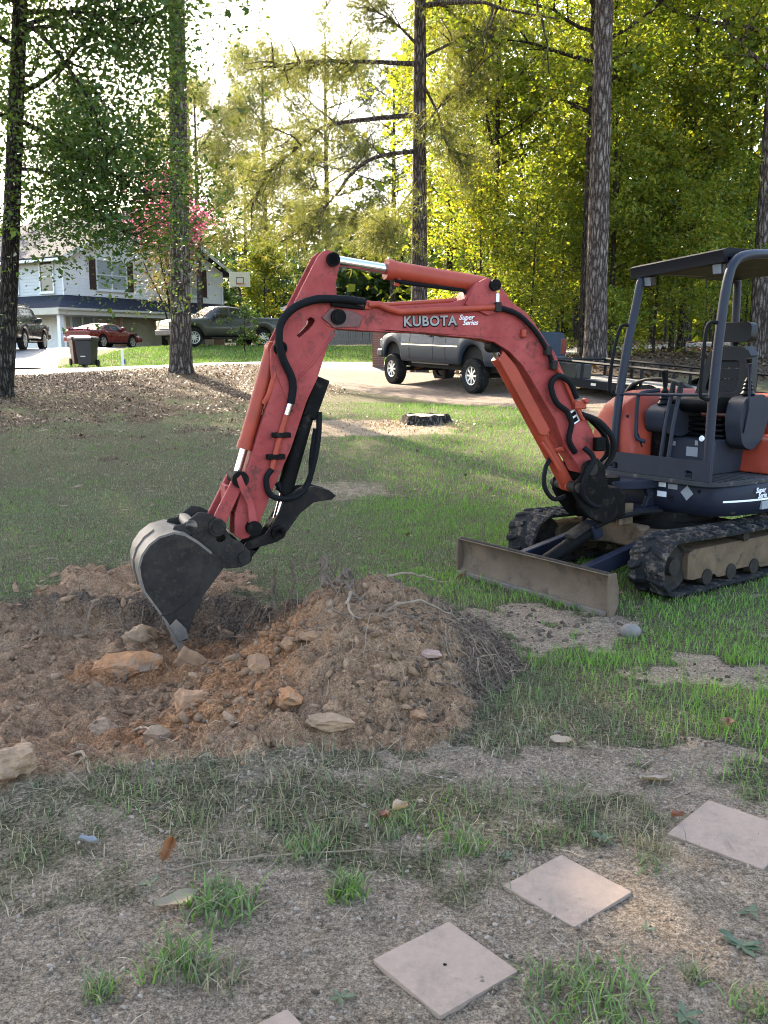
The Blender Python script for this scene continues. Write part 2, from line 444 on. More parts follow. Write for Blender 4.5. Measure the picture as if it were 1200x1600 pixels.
gx = axis([(-260, -60, 25), (-60, -20, 2.5), (-20, -7, 0.5), (-7, -2.7, 0.10), (-2.7, 1.9, 0.017), (1.9, 4.5, 0.06), (4.5, 9, 0.25), (9, 30, 1.0), (30, 60, 3), (60, 260, 25)])
gy = axis([(-60, -8, 8), (-8, 1.9, 0.4), (1.9, 6.6, 0.017), (6.6, 11, 0.07), (11, 32, 0.3), (32, 80, 1.6), (80, 400, 20)])
GX, GY = np.meshgrid(gx, gy)
fresh, bare, litter, lush, grass, pit, mound, em, em1, nA, nB = regions(GX, GY)
GZ = ground_z(GX, GY)
nxx, nyy = len(gx), len(gy)
idx = np.arange(nxx * nyy).reshape(nyy, nxx)
FQ = np.stack([idx[:-1, :-1], idx[:-1, 1:], idx[1:, 1:], idx[1:, :-1]], -1).reshape(-1, 4)
gme = bigmesh('ground', np.stack([GX, GY, GZ], -1).reshape(-1, 3), FQ)
# clay: lumps around the bucket, along the middle of the heap; topsoil on the right flank and the rims
def blob(x, y, cx, cy, rx, ry): return np.exp(-(((x - cx) / rx) ** 2 + ((y - cy) / ry) ** 2))
clay = blob(GX, GY, -1.58, 5.35, 0.32, 0.16) * 1.1 + blob(GX, GY, -0.72, 5.25, 0.32, 0.75) * 0.85 + blob(GX, GY, -1.0, 4.25, 0.55, 0.35) * 0.5 + blob(GX, GY, -1.2, 5.75, 0.3, 0.3) * 0.55 + 0.22
darks = sst(0.05, 0.55, GX + nA * 0.6 + nB * 0.5) * sst(6.8, 5.6, GY) * 0.85 + blob(GX, GY, -2.2, 6.25, 0.9, 0.2) * 0.4 + blob(GX, GY, -0.6, 6.15, 0.9, 0.3) * 0.75 + np.exp(-((em - 1.0) / 0.08) ** 2) * 0.4 * (GX < -0.2)
def colattr(me, name, r, g, b):
    a = me.color_attributes.new(name, 'FLOAT_COLOR', 'POINT')
    a.data.foreach_set('color', np.stack([r, g, b, np.ones_like(r)], -1).astype(np.float32).ravel())
colattr(gme, 'soil', np.clip(fresh, 0, 1).ravel(), np.clip(clay, 0, 1).ravel(), np.clip(darks, 0, 1).ravel())
colattr(gme, 'cover', np.clip(bare, 0, 1).ravel(), np.clip(litter, 0, 1).ravel(), np.clip(lush, 0, 1).ravel())
smooth(gme)
tag(link('ground', gme, ground_material()), kind='structure')

# ---------------------------------------------------------------- roads and drives as draped sheets
def drape(name, left, right, m, lift=0.05, nseg=60, ncross=8, parent=None):
    """sheet between two polylines, laid on the terrain"""
    def resample(P):
        P = np.array(P, float); d = np.r_[0, np.cumsum(np.hypot(*np.diff(P, axis=0).T))]
        t = np.linspace(0, d[-1], nseg + 1)
        return np.c_[np.interp(t, d, P[:, 0]), np.interp(t, d, P[:, 1])]
    A, B = resample(left), resample(right)
    s = np.linspace(0, 1, ncross + 1)[None, :, None]
    G = A[:, None] * (1 - s) + B[:, None] * s
    # ragged edges
    wob = (fbm(G[..., 0] * 1.3, G[..., 1] * 1.3, 3, 71) - 0.5) * 0.5
    G[..., 1] += wob * (np.abs(s[..., 0] - 0.5) * 2) ** 4
    Z = ground_z(G[..., 0], G[..., 1]) + lift
    Z[:, 0] -= lift + 0.03; Z[:, -1] -= lift + 0.03
    V = np.concatenate([G, Z[..., None]], -1).reshape(-1, 3)
    ii = np.arange((nseg + 1) * (ncross + 1)).reshape(nseg + 1, ncross + 1)
    me = bigmesh(name, V, np.stack([ii[:-1, :-1], ii[:-1, 1:], ii[1:, 1:], ii[1:, :-1]], -1).reshape(-1, 4))
    smooth(me)
    return tag(link(name, me, m, parent), kind='structure')
M_asphalt = mat('worn_asphalt', (0.13, 0.13, 0.132), 0.85, var=0.25, scale=3, bump=0.01, bscale=60, spot=(0.10, 0.10, 0.10), spot_scale=2)
M_concrete = mat('driveway_concrete', (0.24, 0.24, 0.24), 0.85, var=0.12, scale=2, bump=0.004, bscale=60, spot=(0.16, 0.16, 0.16), spot_scale=1.2, spot_at=0.66)
M_gravel = mat('gravel_and_clay', (0.085, 0.050, 0.030), 0.95, col2=(0.165, 0.115, 0.080), scale=2.2, bump=0.05, bscale=25, spot=(0.24, 0.20, 0.17), spot_scale=40, spot_at=0.58)
drape('road', [(-60, 27.0), (-20, 28.2), (-9, 29.0), (-2, 31.0), (6, 34.5), (14, 39.5), (30, 52)], [(-60, 33.0), (-20, 33.4), (-9, 33.6), (-2, 35.2), (6, 38.5), (14, 43.5), (30, 56)], M_asphalt, 0.06, 120, 6)
drape('driveway', [(-19.5, 33.2), (-20.0, 38), (-21, 46), (-22, 56)], [(-11.4, 33.4), (-12.9, 38), (-13.2, 46), (-13.6, 57)], M_concrete, 0.09, 60, 8)
drape('gravel_drive', [(-4.2, 30.2), (-2.2, 26.2), (0.2, 23.6), (2.0, 20.6), (4.2, 17.6), (7.5, 15.0), (13, 13)], [(1.4, 32.5), (2.6, 29.0), (4.2, 25.6), (6.6, 23.4), (9.5, 20.5), (12.5, 18.5), (17, 17)], M_gravel, 0.05, 80, 16)

# ---------------------------------------------------------------- building materials
M_siding = mat('white_siding', (0.80, 0.79, 0.77), 0.6, var=0.05, scale=3)
M_siding_shade = mat('shaded_white_siding', (0.50, 0.53, 0.52), 0.6, var=0.06, scale=3)  # same white siding, with the side wall's shade put into the colour
M_cream = mat('cream_wall', (0.50, 0.47, 0.38), 0.7, var=0.08, scale=3)
M_shingle = mat('roof_shingles', (0.035, 0.038, 0.05), 0.95, spec=0.05, var=0.35, scale=5, bump=0.02, bscale=20)
M_shingle2 = mat('grey_roof_shingles', (0.11, 0.115, 0.13), 0.95, spec=0.05, var=0.25, scale=5, bump=0.02, bscale=20)
M_trim = mat('white_trim', (0.75, 0.75, 0.73), 0.5, var=0.05)
M_shutter = mat('brown_shutter', (0.05, 0.022, 0.018), 0.55, var=0.2)
M_wood = mat('post_timber', (0.16, 0.09, 0.05), 0.7, var=0.3, scale=6, stretch=(1, 1, 0.15))
M_glass = mat('window_glass', (0.05, 0.06, 0.07), 0.08, var=0.3, scale=0.6, spec=0.8)
M_blinds = mat('window_blinds', (0.35, 0.38, 0.38), 0.4, var=0.15, scale=1.0)
M_blackdoor = mat('black_door', (0.015, 0.014, 0.014), 0.35, var=0.2)
M_fence = mat('weathered_fence', (0.22, 0.19, 0.165), 0.85, var=0.3, scale=6, stretch=(4, 4, 0.4))

# ---------------------------------------------------------------- the white house across the road
HX = Vector((0.535, 0.845, 0)).normalized()
house_rz = math.atan2(HX.y, HX.x)
hz0 = 1.95
house = tag(empty('house', (-19.5, 58.0, hz0), house_rz), 'white two-storey house with brown shutters and dark porch roof across the road', 'house')
W, D, EV = 14.2, 11.5, 5.6
GR = 3.2   # rise of the gable above the eaves
def lap_siding(name, x0, y0, x1, y1, z0, z1, m, parent, lap=0.2, gable=None, out=0.025):
    """horizontal lapped boards along (x0,y0)->(x1,y1), each board leaning out at its foot; gable=(apex height)"""
    mb = MB(); n = int((z1 - z0) / lap)
    d = Vector((x1 - x0, y1 - y0, 0)); L = d.length; d.normalize(); nrm = Vector((d.y, -d.x, 0))
    for i in range(n):
        a, b = z0 + i * lap, z0 + (i + 1) * lap
        s0, s1 = 0.0, 1.0; t0, t1 = 0.0, 1.0
        if gable and b > gable[0]:
            k0 = max(0, (a - gable[0]) / (gable[1] - gable[0])) * 0.5; k1 = min(1, (b - gable[0]) / (gable[1] - gable[0])) * 0.5
            s0, s1, t0, t1 = k0, 1 - k0, k1, 1 - k1
        P = lambda s, o, z: Vector((x0, y0, 0)) + d * (L * s) + nrm * o + Vector((0, 0, z))
        mb.add([P(s0, out, a), P(s1, out, a), P(t1, 0.004, b), P(t0, 0.004, b)], [(0, 1, 2, 3)])
        mb.add([P(s0, 0, a), P(s1, 0, a), P(s1, out, a), P(s0, out, a)], [(0, 1, 2, 3)])
    return mb.build(name, m, parent)
core = MB()
core.box(0, W, 0, D, -1.5, EV)
core.prism([(0, EV), (W, EV), (W / 2, EV + GR)], 0.02, D - 0.02, lambda a, b, w: (a, w, b))
core.build('wall', M_siding, house)
lap_siding('gable_siding', 0, 0, W, 0, 3.1, EV + GR - 0.1, M_siding, house, gable=(EV, EV + GR))
lap_siding('side_siding', 0, D, 0, 0, 3.1, EV, M_siding_shade, house)
MB().box(-0.05, 0.05, -0.05, 0.05, 3.0, EV).box(W - 0.06, W + 0.06, -0.06, 0.06, 0, EV).build('corner_board', M_trim, house)
rf = MB()
for sgn in (0, 1):
    x_e = -0.6 if sgn == 0 else W + 0.6
    zz = EV - 0.35
    rf.add([(x_e, -0.7, zz), (W / 2, -0.7, EV + GR + 0.1), (W / 2, D + 0.6, EV + GR + 0.1), (x_e, D + 0.6, zz), (x_e, -0.7, zz + 0.22), (W / 2, -0.7, EV + GR + 0.32), (W / 2, D + 0.6, EV + GR + 0.32), (x_e, D + 0.6, zz + 0.22)],
           [(0, 1, 2, 3), (7, 6, 5, 4), (0, 4, 5, 1), (3, 2, 6, 7), (0, 3, 7, 4)])
roof = rf.build('roof', M_shingle, house)
rk = MB()
for sgn in (0, 1):
    x_e = -0.62 if sgn == 0 else W + 0.62
    zz = EV - 0.42
    rk.add([(x_e, -0.74, zz), (W / 2, -0.74, EV + GR + 0.03), (W / 2, -0.74, EV + GR + 0.30), (x_e, -0.74, zz + 0.26), (x_e, -0.705, zz), (W / 2, -0.705, EV + GR + 0.03), (W / 2, -0.705, EV + GR + 0.30), (x_e, -0.705, zz + 0.26)],
           [(0, 1, 2, 3), (7, 6, 5, 4), (0, 4, 5, 1), (3, 2, 6, 7)])
rk.box(W + 0.58, W + 0.72, -0.7, D, EV - 0.40, EV - 0.24).box(-0.72, -0.58, -0.7, D, EV - 0.40, EV - 0.24)
rk.build('fascia', M_trim, roof)
MB().tube([(W - 0.15, -0.1, EV - 0.3), (W - 0.12, -0.12, EV - 0.6), (W - 0.12, -0.12, 3.2)], 0.05, 8).build('downpipe', M_trim, house)
def window(parent, fx, x, z, w, h, panes=2, rows=2, shutters=True, blinds=True):
    """fx(a, out, z) places a point on the wall"""
    def bx(mb, a0, a1, o0, o1, z0, z1):
        V = [fx(a, o, zz) for zz in (z0, z1) for o in (o0, o1) for a in (a0, a1)]
        mb.add(V, [(0, 2, 3, 1), (4, 5, 7, 6), (0, 1, 5, 4), (2, 6, 7, 3), (0, 4, 6, 2), (1, 3, 7, 5)])
    t = 0.10
    f = MB()
    bx(f, x - t, x + w + t, 0.02, 0.09, z + h, z + h + t); bx(f, x - t, x + w + t, 0.02, 0.09, z - t, z)
    bx(f, x - t, x, 0.02, 0.088, z, z + h); bx(f, x + w, x + w + t, 0.02, 0.088, z, z + h)
    for k in range(1, panes): bx(f, x + w * k / panes - 0.04, x + w * k / panes + 0.04, 0.02, 0.085, z, z + h)
    for k in range(panes): bx(f, x + w * k / panes + 0.04, x + w * (k + 1) / panes - 0.04, 0.02, 0.075, z + h / 2 - 0.03, z + h / 2 + 0.03)
    wo = f.build('window', M_trim, parent)
    s = MB(); bx(s, x - t - 0.03, x + w + t + 0.03, 0.02, 0.14, z - t - 0.06, z - t - 0.002); s.build('sill', M_trim, wo)
    for k in range(panes):
        for r in range(2):
            g = MB(); bx(g, x + w * k / panes + 0.02, x + w * (k + 1) / panes - 0.02, 0.01, 0.045, z + r * h / 2 + 0.01, z + (r + 1) * h / 2 - 0.01)
            g.build('pane', M_blinds if blinds else M_glass, wo)
    if shutters:
        for a0 in (x - t - 0.52, x + w + t + 0.04):
            q = MB(); bx(q, a0, a0 + 0.48, 0.02, 0.075, z - 0.08, z + h + 0.08)
            for j in range(9): bx(q, a0 + 0.06, a0 + 0.42, 0.075, 0.09, z + j * h / 9, z + j * h / 9 + 0.09)
            q.build('shutter', M_shutter, parent)
    return wo
ff = lambda a, o, z: (a, -o, z)
fs = lambda a, o, z: (-o, a, z)
window(house, ff, 2.6, 3.75, 2.35, 1.75)
window(house, ff, 9.9, 3.75, 2.0, 1.75)
for a in (0.9, 4.3, 7.6): window(house, fs, a, 3.5, 1.15, 1.75, panes=1, shutters=False, blinds=False)
# wrap-round porch: shed roof, ceiling fascia, timber posts, recessed wall
PD = 2.4
pr = MB()
zt, ze = 3.25, 2.35
pr.add([(0, 0, zt), (W, 0, zt), (W + 1.2, -PD, ze), (-PD, -PD, ze), (0, 0, zt - 0.12), (W, 0, zt - 0.12), (W + 1.2, -PD, ze - 0.12), (-PD, -PD, ze - 0.12)], [(0, 1, 2, 3), (7, 6, 5, 4), (2, 6, 7, 3), (1, 5, 6, 2), (0, 4, 5, 1)])
pr.add([(0, 0, zt + 0.003), (-PD, -PD, ze + 0.003), (-PD, D, ze + 0.003), (0, D, zt + 0.003), (0, 0, zt - 0.115), (-PD, -PD, ze - 0.115), (-PD, D, ze - 0.115), (0, D, zt - 0.115)], [(0, 1, 2, 3), (7, 6, 5, 4), (1, 5, 6, 2), (2, 6, 7, 3)])
porch = pr.build('porch_roof', M_shingle, house)
MB().box(-PD - 0.06, W + 1.26, -PD - 0.10, -PD + 0.02, ze - 0.40, ze - 0.02).box(-PD - 0.10, -PD - 0.061, -PD - 0.1, D, ze - 0.40, ze - 0.02).box(-PD - 0.2, W + 1.3, -PD - 0.24, -PD - 0.11, ze - 0.13, ze).build('gutter', M_cream, porch)
MB().box(-PD + 0.1, W + 1.0, -PD + 0.12, 0, ze - 0.42, ze - 0.36).build('porch_ceiling', M_cream, porch)
MB().box(-0.02, W, -0.05, -0.012, -0.3, 2.6).build('porch_wall', M_cream, house)
MB().box(-PD, W + 1, -PD, -0.06, -0.6, -0.02).build('porch_floor', M_concrete, house)
for a, mm in ((-2.1, M_trim), (2.4, M_wood), (7.0, M_wood), (11.4, M_wood)):
    p = MB().box(a - 0.13, a + 0.13, -PD + 0.15, -PD + 0.41, -0.02, ze - 0.42).build('porch_post', mm, house)
    if mm is M_wood: MB().box(a - 0.3, a + 0.3, -PD + 0.05, -PD + 0.51, -0.02, 0.9).build('post_base', M_wood, p)
door = MB().box(7.9, 8.95, -0.1, -0.05, 0, 2.1).build('door', M_blackdoor, house)
MB().prism([(8.15, 0.9), (8.7, 0.9), (8.7, 1.6), (8.62, 1.78), (8.42, 1.86), (8.23, 1.78), (8.15, 1.6)], -0.115, -0.102, lambda a, b, w: (a, w, b)).build('pane', M_blinds, door)
MB().lathe([(0.0, -0.05), (0.045, -0.045), (0.045, 0.0), (0.02, 0.01)], (8.02, -0.13, 1.0), (0, 1, 0), 10).build('handle', M_trim, door)
for a in (-0.6 + 1.0, 1.3): window(house, lambda q, o, z: (q, -0.05 - o, z), a, 0.25, 0.75, 1.75, panes=1, shutters=False)
MB().box(9.6, 10.5, -0.09, -0.055, 1.45, 1.75).build('door_sign', M_blackdoor, house)

# ---------------------------------------------------------------- second house, fence, hoop
h2 = tag(empty('house', (0.5, 86.0, 2.6), R(-12)), 'low cream house with a grey hipped roof behind the boom', 'house')
MB().box(-8, 8, -4, 5, -1, 3.2).build('wall', mat('cream_siding', (0.62, 0.56, 0.40), 0.7, var=0.08), h2)
hip = MB()
hip.add([(-8.7, -4.7, 3.0), (8.7, -4.7, 3.0), (8.7, 5.7, 3.0), (-8.7, 5.7, 3.0), (-3.5, 0.5, 6.0), (3.5, 0.5, 6.0), (-8.7, -4.7, 2.8), (8.7, -4.7, 2.8), (8.7, 5.7, 2.8), (-8.7, 5.7, 2.8)],
        [(0, 1, 5, 4), (1, 2, 5), (2, 3, 4, 5), (3, 0, 4), (0, 6, 7, 1), (1, 7, 8, 2), (2, 8, 9, 3), (3, 9, 6, 0), (9, 8, 7, 6)])
hr = hip.build('roof', M_shingle2, h2)
MB().box(-8.75, 8.75, -4.85, -4.72, 2.7, 3.02).build('fascia', M_trim, hr)
f2 = lambda a, o, z: (a, -4 - o, z)
window(h2, f2, -6.5, 1.0, 2.0, 1.3, shutters=False); window(h2, f2, 2.5, 1.0, 2.0, 1.3, shutters=False)
MB().box(-2.6, 1.0, -4.07, -4.0, 0, 2.4).build('garage_door', M_trim, h2)

fence = tag(empty('plank_fence', (-4.6, 60.5, 0), 0), 'weathered grey plank privacy fence behind the far lawn', 'fence')
rngf = random.Random(4)
pl = MB().prism([(-0.068, -0.2), (0.068, -0.2), (0.068, 1.72), (0.03, 1.8), (-0.03, 1.8), (-0.068, 1.72)], -0.012, 0.012, lambda a, b, w: (a, w, b)).mesh('plank')
for i in range(60):
    x = i * 0.15
    o = link('plank', pl, M_fence, fence); o.location = (x, rngf.uniform(-0.006, 0.006), gz(-4.6 + x, 60.5) + rngf.uniform(-0.02, 0.02)); o.rotation_euler = (0, rngf.uniform(-0.012, 0.012), 0)
for i in range(4):
    x = i * 2.9 + 0.07; z = gz(-4.6 + x, 60.5)
    MB().box(x - 0.05, x + 0.05, 0.03, 0.13, z - 0.3, z + 1.7).build('fence_post', M_fence, fence)
for zz in (0.4, 1.4): 
    MB().tube([(i * 1.0, 0.04, gz(-4.6 + i, 60.5) + zz) for i in range(10)], 0.045, 4).build('rail', M_fence, fence)

hoop = tag(empty('basketball_hoop', (-7.0, 46.2, gz(-7.0, 46.2)), R(20)), 'basketball hoop on a dark pole behind the grey pickup', 'basketball hoop')
M_dark = mat('dark_painted_steel', (0.02, 0.02, 0.022), 0.5, var=0.2)
MB().tube([(0, 0, 0), (0, 0, 2.6), (-0.25, -0.3, 3.2)], 0.06, 10).build('pole', M_dark, hoop)
bb = MB().box(-0.55, 0.45, -0.36, -0.32, 2.8, 3.5).build('backboard', mat('cream_backboard', (0.60, 0.55, 0.42), 0.5, var=0.08), hoop)
MB().box(-0.24, 0.14, -0.366, -0.361, 2.95, 2.98).box(-0.24, 0.14, -0.366, -0.361, 3.22, 3.25).box(-0.24, -0.21, -0.366, -0.361, 2.98, 3.22).box(0.11, 0.14, -0.366, -0.361, 2.98, 3.22).build('target_square', M_shutter, bb)
M_orange = mat('orange_steel', (0.5, 0.12, 0.03), 0.5)
MB().tube([(-0.05 + 0.23 * math.cos(a * PI / 8), -0.6 + 0.23 * math.sin(a * PI / 8), 2.92) for a in range(17)], 0.012, 6).build('rim', M_orange, hoop)
MB().box(-0.2, 0.2, -0.3, 0.3, 0, 0.18).build('base', M_dark, hoop)
# ---------------------------------------------------------------- vehicles
M_tyre = mat('tyre_rubber', (0.014, 0.014, 0.014), 0.85, spec=0.15, var=0.3, scale=10, spot=(0.09, 0.07, 0.05), spot_scale=14, spot_at=0.6)
M_alloy = mat('alloy_wheel', (0.55, 0.55, 0.54), 0.35, 0.7, var=0.15, scale=20)
M_plastic = mat('black_trim_plastic', (0.015, 0.015, 0.016), 0.55, var=0.2)
M_chrome = mat('chrome', (0.7, 0.7, 0.7), 0.12, 1.0, var=0.05)
M_cglass = mat('car_glass', (0.012, 0.014, 0.016), 0.05, var=0.2, spec=0.9)
M_taillamp = mat('tail_lamp_red', (0.10, 0.006, 0.006), 0.15, var=0.2)
M_headlamp = mat('headlamp_glass', (0.16, 0.17, 0.18), 0.1, var=0.2)
M_under = mat('chassis_black', (0.012, 0.011, 0.010), 0.9, var=0.3)

def wheel_mesh(r, w, rim_r, spokes=8, ns=None):
    t = MB().lathe([(rim_r * 0.96, -w * 0.36), (rim_r, -w * 0.46), (r * 0.90, -w * 0.5), (r * 0.985, -w * 0.40), (r, -w * 0.2), (r, w * 0.2), (r * 0.985, w * 0.40), (r * 0.90, w * 0.5), (rim_r, w * 0.46), (rim_r * 0.96, w * 0.36)], (0, 0, 0), (0, 1, 0), 32)
    for k in range(40):   # tread blocks
        a = 2 * PI * k / 40
        for sg in (-1, 1):
            c = Vector((math.cos(a) * r, sg * w * 0.28, math.sin(a) * r))
            t.obox(c, (-math.sin(a), 0, math.cos(a)), (0, 1, 0), (math.cos(a), 0, math.sin(a)), r * 0.05, w * 0.14, r * 0.022)
    d = MB()
    d.lathe([(rim_r, 0.46 * w), (rim_r * 0.90, 0.42 * w), (rim_r * 0.86, 0.25 * w), (rim_r * 0.86, -0.3 * w)], (0, 0, 0), (0, 1, 0), 28)
    d.lathe([(0.0, 0.40 * w), (rim_r * 0.20, 0.40 * w), (rim_r * 0.26, 0.34 * w), (rim_r * 0.26, 0.1 * w)], (0, 0, 0), (0, 1, 0), 16)
    for k in range(spokes):
        a = 2 * PI * k / spokes
        ca, sa = math.cos(a), math.sin(a)
        hw = rim_r * (1.5 / spokes)
        for (r0, y0, r1, y1) in ((rim_r * 0.2, 0.34 * w, rim_r * 0.88, 0.36 * w),):
            d.obox(((r0 + r1) / 2 * ca, (y0 + y1) / 2, (r0 + r1) / 2 * sa), (ca, 0, sa), (0, 1, 0), (-sa, 0, ca), (r1 - r0) / 2, 0.05 * w, hw * 0.55)
    dk = MB().lathe([(0, 0.05 * w), (rim_r * 0.87, 0.05 * w), (rim_r * 0.87, -0.3 * w), (0, -0.3 * w)], (0, 0, 0), (0, 1, 0), 24)
    return t.mesh('tyre', True), d.mesh('rim', True), dk.mesh('brake_disc', True)
def add_wheels(root, pos, r, w, rim_r, spokes, track):
    tm, rm, dm = wheel_mesh(r, w, rim_r, spokes)
    for x in pos:
        for s in (1, -1):
            t = link('wheel', tm, M_tyre, root); t.location = (x, s * track, r)
            if s < 0: t.rotation_euler = (0, 0, PI)
            link('rim', rm, M_alloy, t); link('brake_disc', dm, M_under, t)

def shell(root, xs, zb, zt, hw, prof, crown, classify, mats):
    """lofted body; faces sorted into parts by classify(x, y, z, row)"""
    rows = []
    for x, b, t, h in zip(xs, zb, zt, hw):
        left = [(x, h * s, b + (t - b) * q) for q, s in prof]
        rows.append(left + [(x, 0, t + crown * min(1, (t - b) / 0.25))] + [(x, -y, z) for (x, y, z) in reversed(left)])
    n = len(rows[0]); parts = {}
    top = len(prof) - 1
    def put(key, quad):
        mb = parts.setdefault(key, MB()); mb.add(quad, [tuple(range(len(quad)))])
    for i in range(len(rows) - 1):
        for k in range(n - 1):
            q = [rows[i][k], rows[i + 1][k], rows[i + 1][k + 1], rows[i][k + 1]]
            c = np.mean(np.array(q), 0)
            put(classify(c[0], c[1], c[2], (k >= top and k <= top + 1)), q)
    for i in (0, len(rows) - 1):
        put(classify(rows[i][0][0], 0, 0.5 * (zb[i] + zt[i]), False), rows[i])
    first = None
    out = {}
    for key in sorted(parts, key=lambda k: (k != 'body', k)):
        nm = key.split(':')[0]
        out[key] = parts[key].build(nm, mats.get(nm, mats['body']), root, sm=True, merge=True)
    return out
BODY_PROF = [(0, 0.93), (0.05, 0.965), (0.2, 0.99), (0.42, 1.0), (0.6, 1.0), (0.66, 0.985), (0.8, 0.97), (0.92, 0.945), (0.97, 0.91), (1, 0.84)]
CAB_PROF = [(0, 1.0), (0.08, 0.995), (0.22, 0.97), (0.4, 0.935), (0.6, 0.89), (0.78, 0.845), (0.88, 0.81), (0.95, 0.76), (1, 0.62)]
def pw(x, pts):
    pts = sorted(pts); return float(np.interp(x, [p[0] for p in pts], [p[1] for p in pts]))
def vehicle(name, loc, heading, label, cat, spec, tilt=0.0):
    """heading: direction of travel (x, y)"""
    rz = math.atan2(heading[1], heading[0])
    root = tag(empty(name, loc, rot=(0, -tilt, rz)), label, cat)
    S = spec
    paint = S['paint']
    xs = np.unique(np.r_[np.linspace(S['rear'], S['front'], 100), np.linspace(S['rear'], S['rear'] + 0.12, 6), np.linspace(S['front'] - 0.2, S['front'], 8)])
    def zbf(x):
        z = pw(x, S['sill'])
        for xa in S['axles']:
            d = S['arch'] ** 2 - (x - xa) ** 2
            if d > 0: z = max(z, S.get('archz', S['r'] + 0.02) + math.sqrt(d))
        return z
    def hwf(x): return S['w'] * pw(x, S['plan'])
    zt = [pw(x, S['top']) for x in xs]; zb = [min(zbf(x), z - 0.06) for x, z in zip(xs, zt)]
    shell(root, xs, zb, zt, [hwf(x) for x in xs], BODY_PROF, 0.03, lambda x, y, z, t: 'body', {'body': paint})
    cx = np.linspace(S['cab'][0], S['cab'][1], 90)
    belt = [pw(x, S['top']) - 0.03 for x in cx]; rf_ = [max(pw(x, S['roof']), b + 0.02) for x, b in zip(cx, belt)]
    ws, rs = S['shield'], S['rearglass']
    def cls(x, y, z, t):
        rz_ = pw(x, S['roof']); b = pw(x, S['top'])
        if t:
            if ws[0] < x < ws[1]: return 'windshield'
            if rs[0] < x < rs[1]: return 'rear_window'
            return 'cabin'
        for j, (a, c) in enumerate(S['windows']):
            # pillars lean with the glass
            if a < x < c and b + 0.02 < z < rz_ - 0.10: return 'window:%d%s' % (j, 'l' if y > 0 else 'r')
        return 'cabin'
    shell(root, cx, belt, rf_, [S['w'] * S.get('cabw', 0.93) * pw(x, S['plan']) for x in cx], CAB_PROF, 0.03, cls, {'body': paint, 'cabin': paint, 'windshield': M_cglass, 'rear_window': M_cglass, 'window': M_cglass})
    # underbody
    MB().box(S['rear'] + 0.25, S['front'] - 0.3, -S['w'] * 0.62, S['w'] * 0.62, S['under'], S['under'] + 0.32).box(S['axles'][1] - 0.06, S['axles'][1] + 0.06, -S['w'] * 0.85, S['w'] * 0.85, S['r'] - 0.06, S['r'] + 0.06).box(S['axles'][0] - 0.06, S['axles'][0] + 0.06, -S['w'] * 0.85, S['w'] * 0.85, S['r'] - 0.06, S['r'] + 0.06).build('chassis', M_under, root)
    hb = MB().box(S['rear'] + 0.2, S['front'] - 0.25, -S['w'] * 0.80, S['w'] * 0.80, S['under'] + 0.2, pw(0, S['top']) - 0.12)
    hb.build('inner_arch', M_under, root)
    add_wheels(root, S['axles'], S['r'], S['tw'], S['rim'], S['spokes'], S['w'] - S['tw'] * 0.55)
    # door seams, handles
    for x in S.get('seams', []):
        for s in (1, -1):
            z0 = pw(x, S['sill']) + 0.04; z1 = pw(x, S['top']) - 0.06
            pts = []
            for q in np.linspace(0.05, 0.95, 8):
                zz = z0 + (z1 - z0) * q
                f = (zz - zbf(x)) / (pw(x, S['top']) - zbf(x))
                pts.append((x, s * (hwf(x) * pw(f, BODY_PROF) + 0.001), zz))
            MB().tube(pts, 0.007, 4).build('door_seam', M_plastic, root)
    for x in S.get('handles', []):
        for s in (1, -1):
            zz = pw(x, S['top']) - 0.14
            MB().box(x - 0.1, x + 0.1, s * hwf(x) * 0.985 - 0.02, s * hwf(x) * 0.985 + 0.03, zz - 0.02, zz + 0.02).build('handle', S.get('handlemat', paint), root)
    for s in (1, -1):
        xm = S['mirror']; zz = pw(xm, S['top']) + 0.12
        MB().box(xm - 0.08, xm + 0.06, s * (S['w'] + 0.02) - 0.09, s * (S['w'] + 0.02) + 0.12, zz - 0.09, zz + 0.10).build('wing_mirror', S.get('mirrormat', paint), root, bevel=0.03)
        MB().box(S['rear'] - 0.012, S['rear'] + 0.08, s * S['w'] * 0.88 - 0.10, s * S['w'] * 0.88 + 0.10, S['tail'][0], S['tail'][1]).build('tail_light', M_taillamp, root, bevel=0.02)
        MB().box(S['front'] - 0.16, S['front'] + 0.012, s * S['w'] * 0.74 - 0.16, s * S['w'] * 0.74 + 0.15, S['head'][0], S['head'][1]).build('headlight', M_headlamp, root, bevel=0.02)
    MB().box(S['front'] - 0.25, S['front'] + 0.07, -S['w'] * 0.95, S['w'] * 0.95, S['bump'][0], S['bump'][1]).build('front_bumper', S['bumpmat'], root, bevel=0.05)
    MB().box(S['rear'] - 0.09, S['rear'] + 0.2, -S['w'] * 0.95, S['w'] * 0.95, S['bump'][0], S['bump'][1]).build('rear_bumper', S['bumpmat'], root, bevel=0.05)
    MB().box(S['front'] - 0.05, S['front'] + 0.02, -S['w'] * 0.52, S['w'] * 0.52, S['grille'][0], S['grille'][1]).build('grille', S.get('grillemat', M_plastic), root, bevel=0.02)
    return root

P_blue = mat('slate_blue_paint', (0.016, 0.026, 0.042), 0.42, 0.0, var=0.12, scale=3, coat=0.0, spec=0.2, spot=(0.06, 0.055, 0.05), spot_scale=5, spot_at=0.68)
P_grey = mat('olive_grey_paint', (0.060, 0.060, 0.052), 0.3, 0.2, var=0.1, scale=3, coat=0.3)
P_black = mat('black_paint', (0.012, 0.012, 0.014), 0.2, 0.0, var=0.2, scale=3, coat=0.7)
P_red = mat('maroon_paint', (0.16, 0.008, 0.014), 0.25, 0.1, var=0.12, scale=3, coat=0.7)

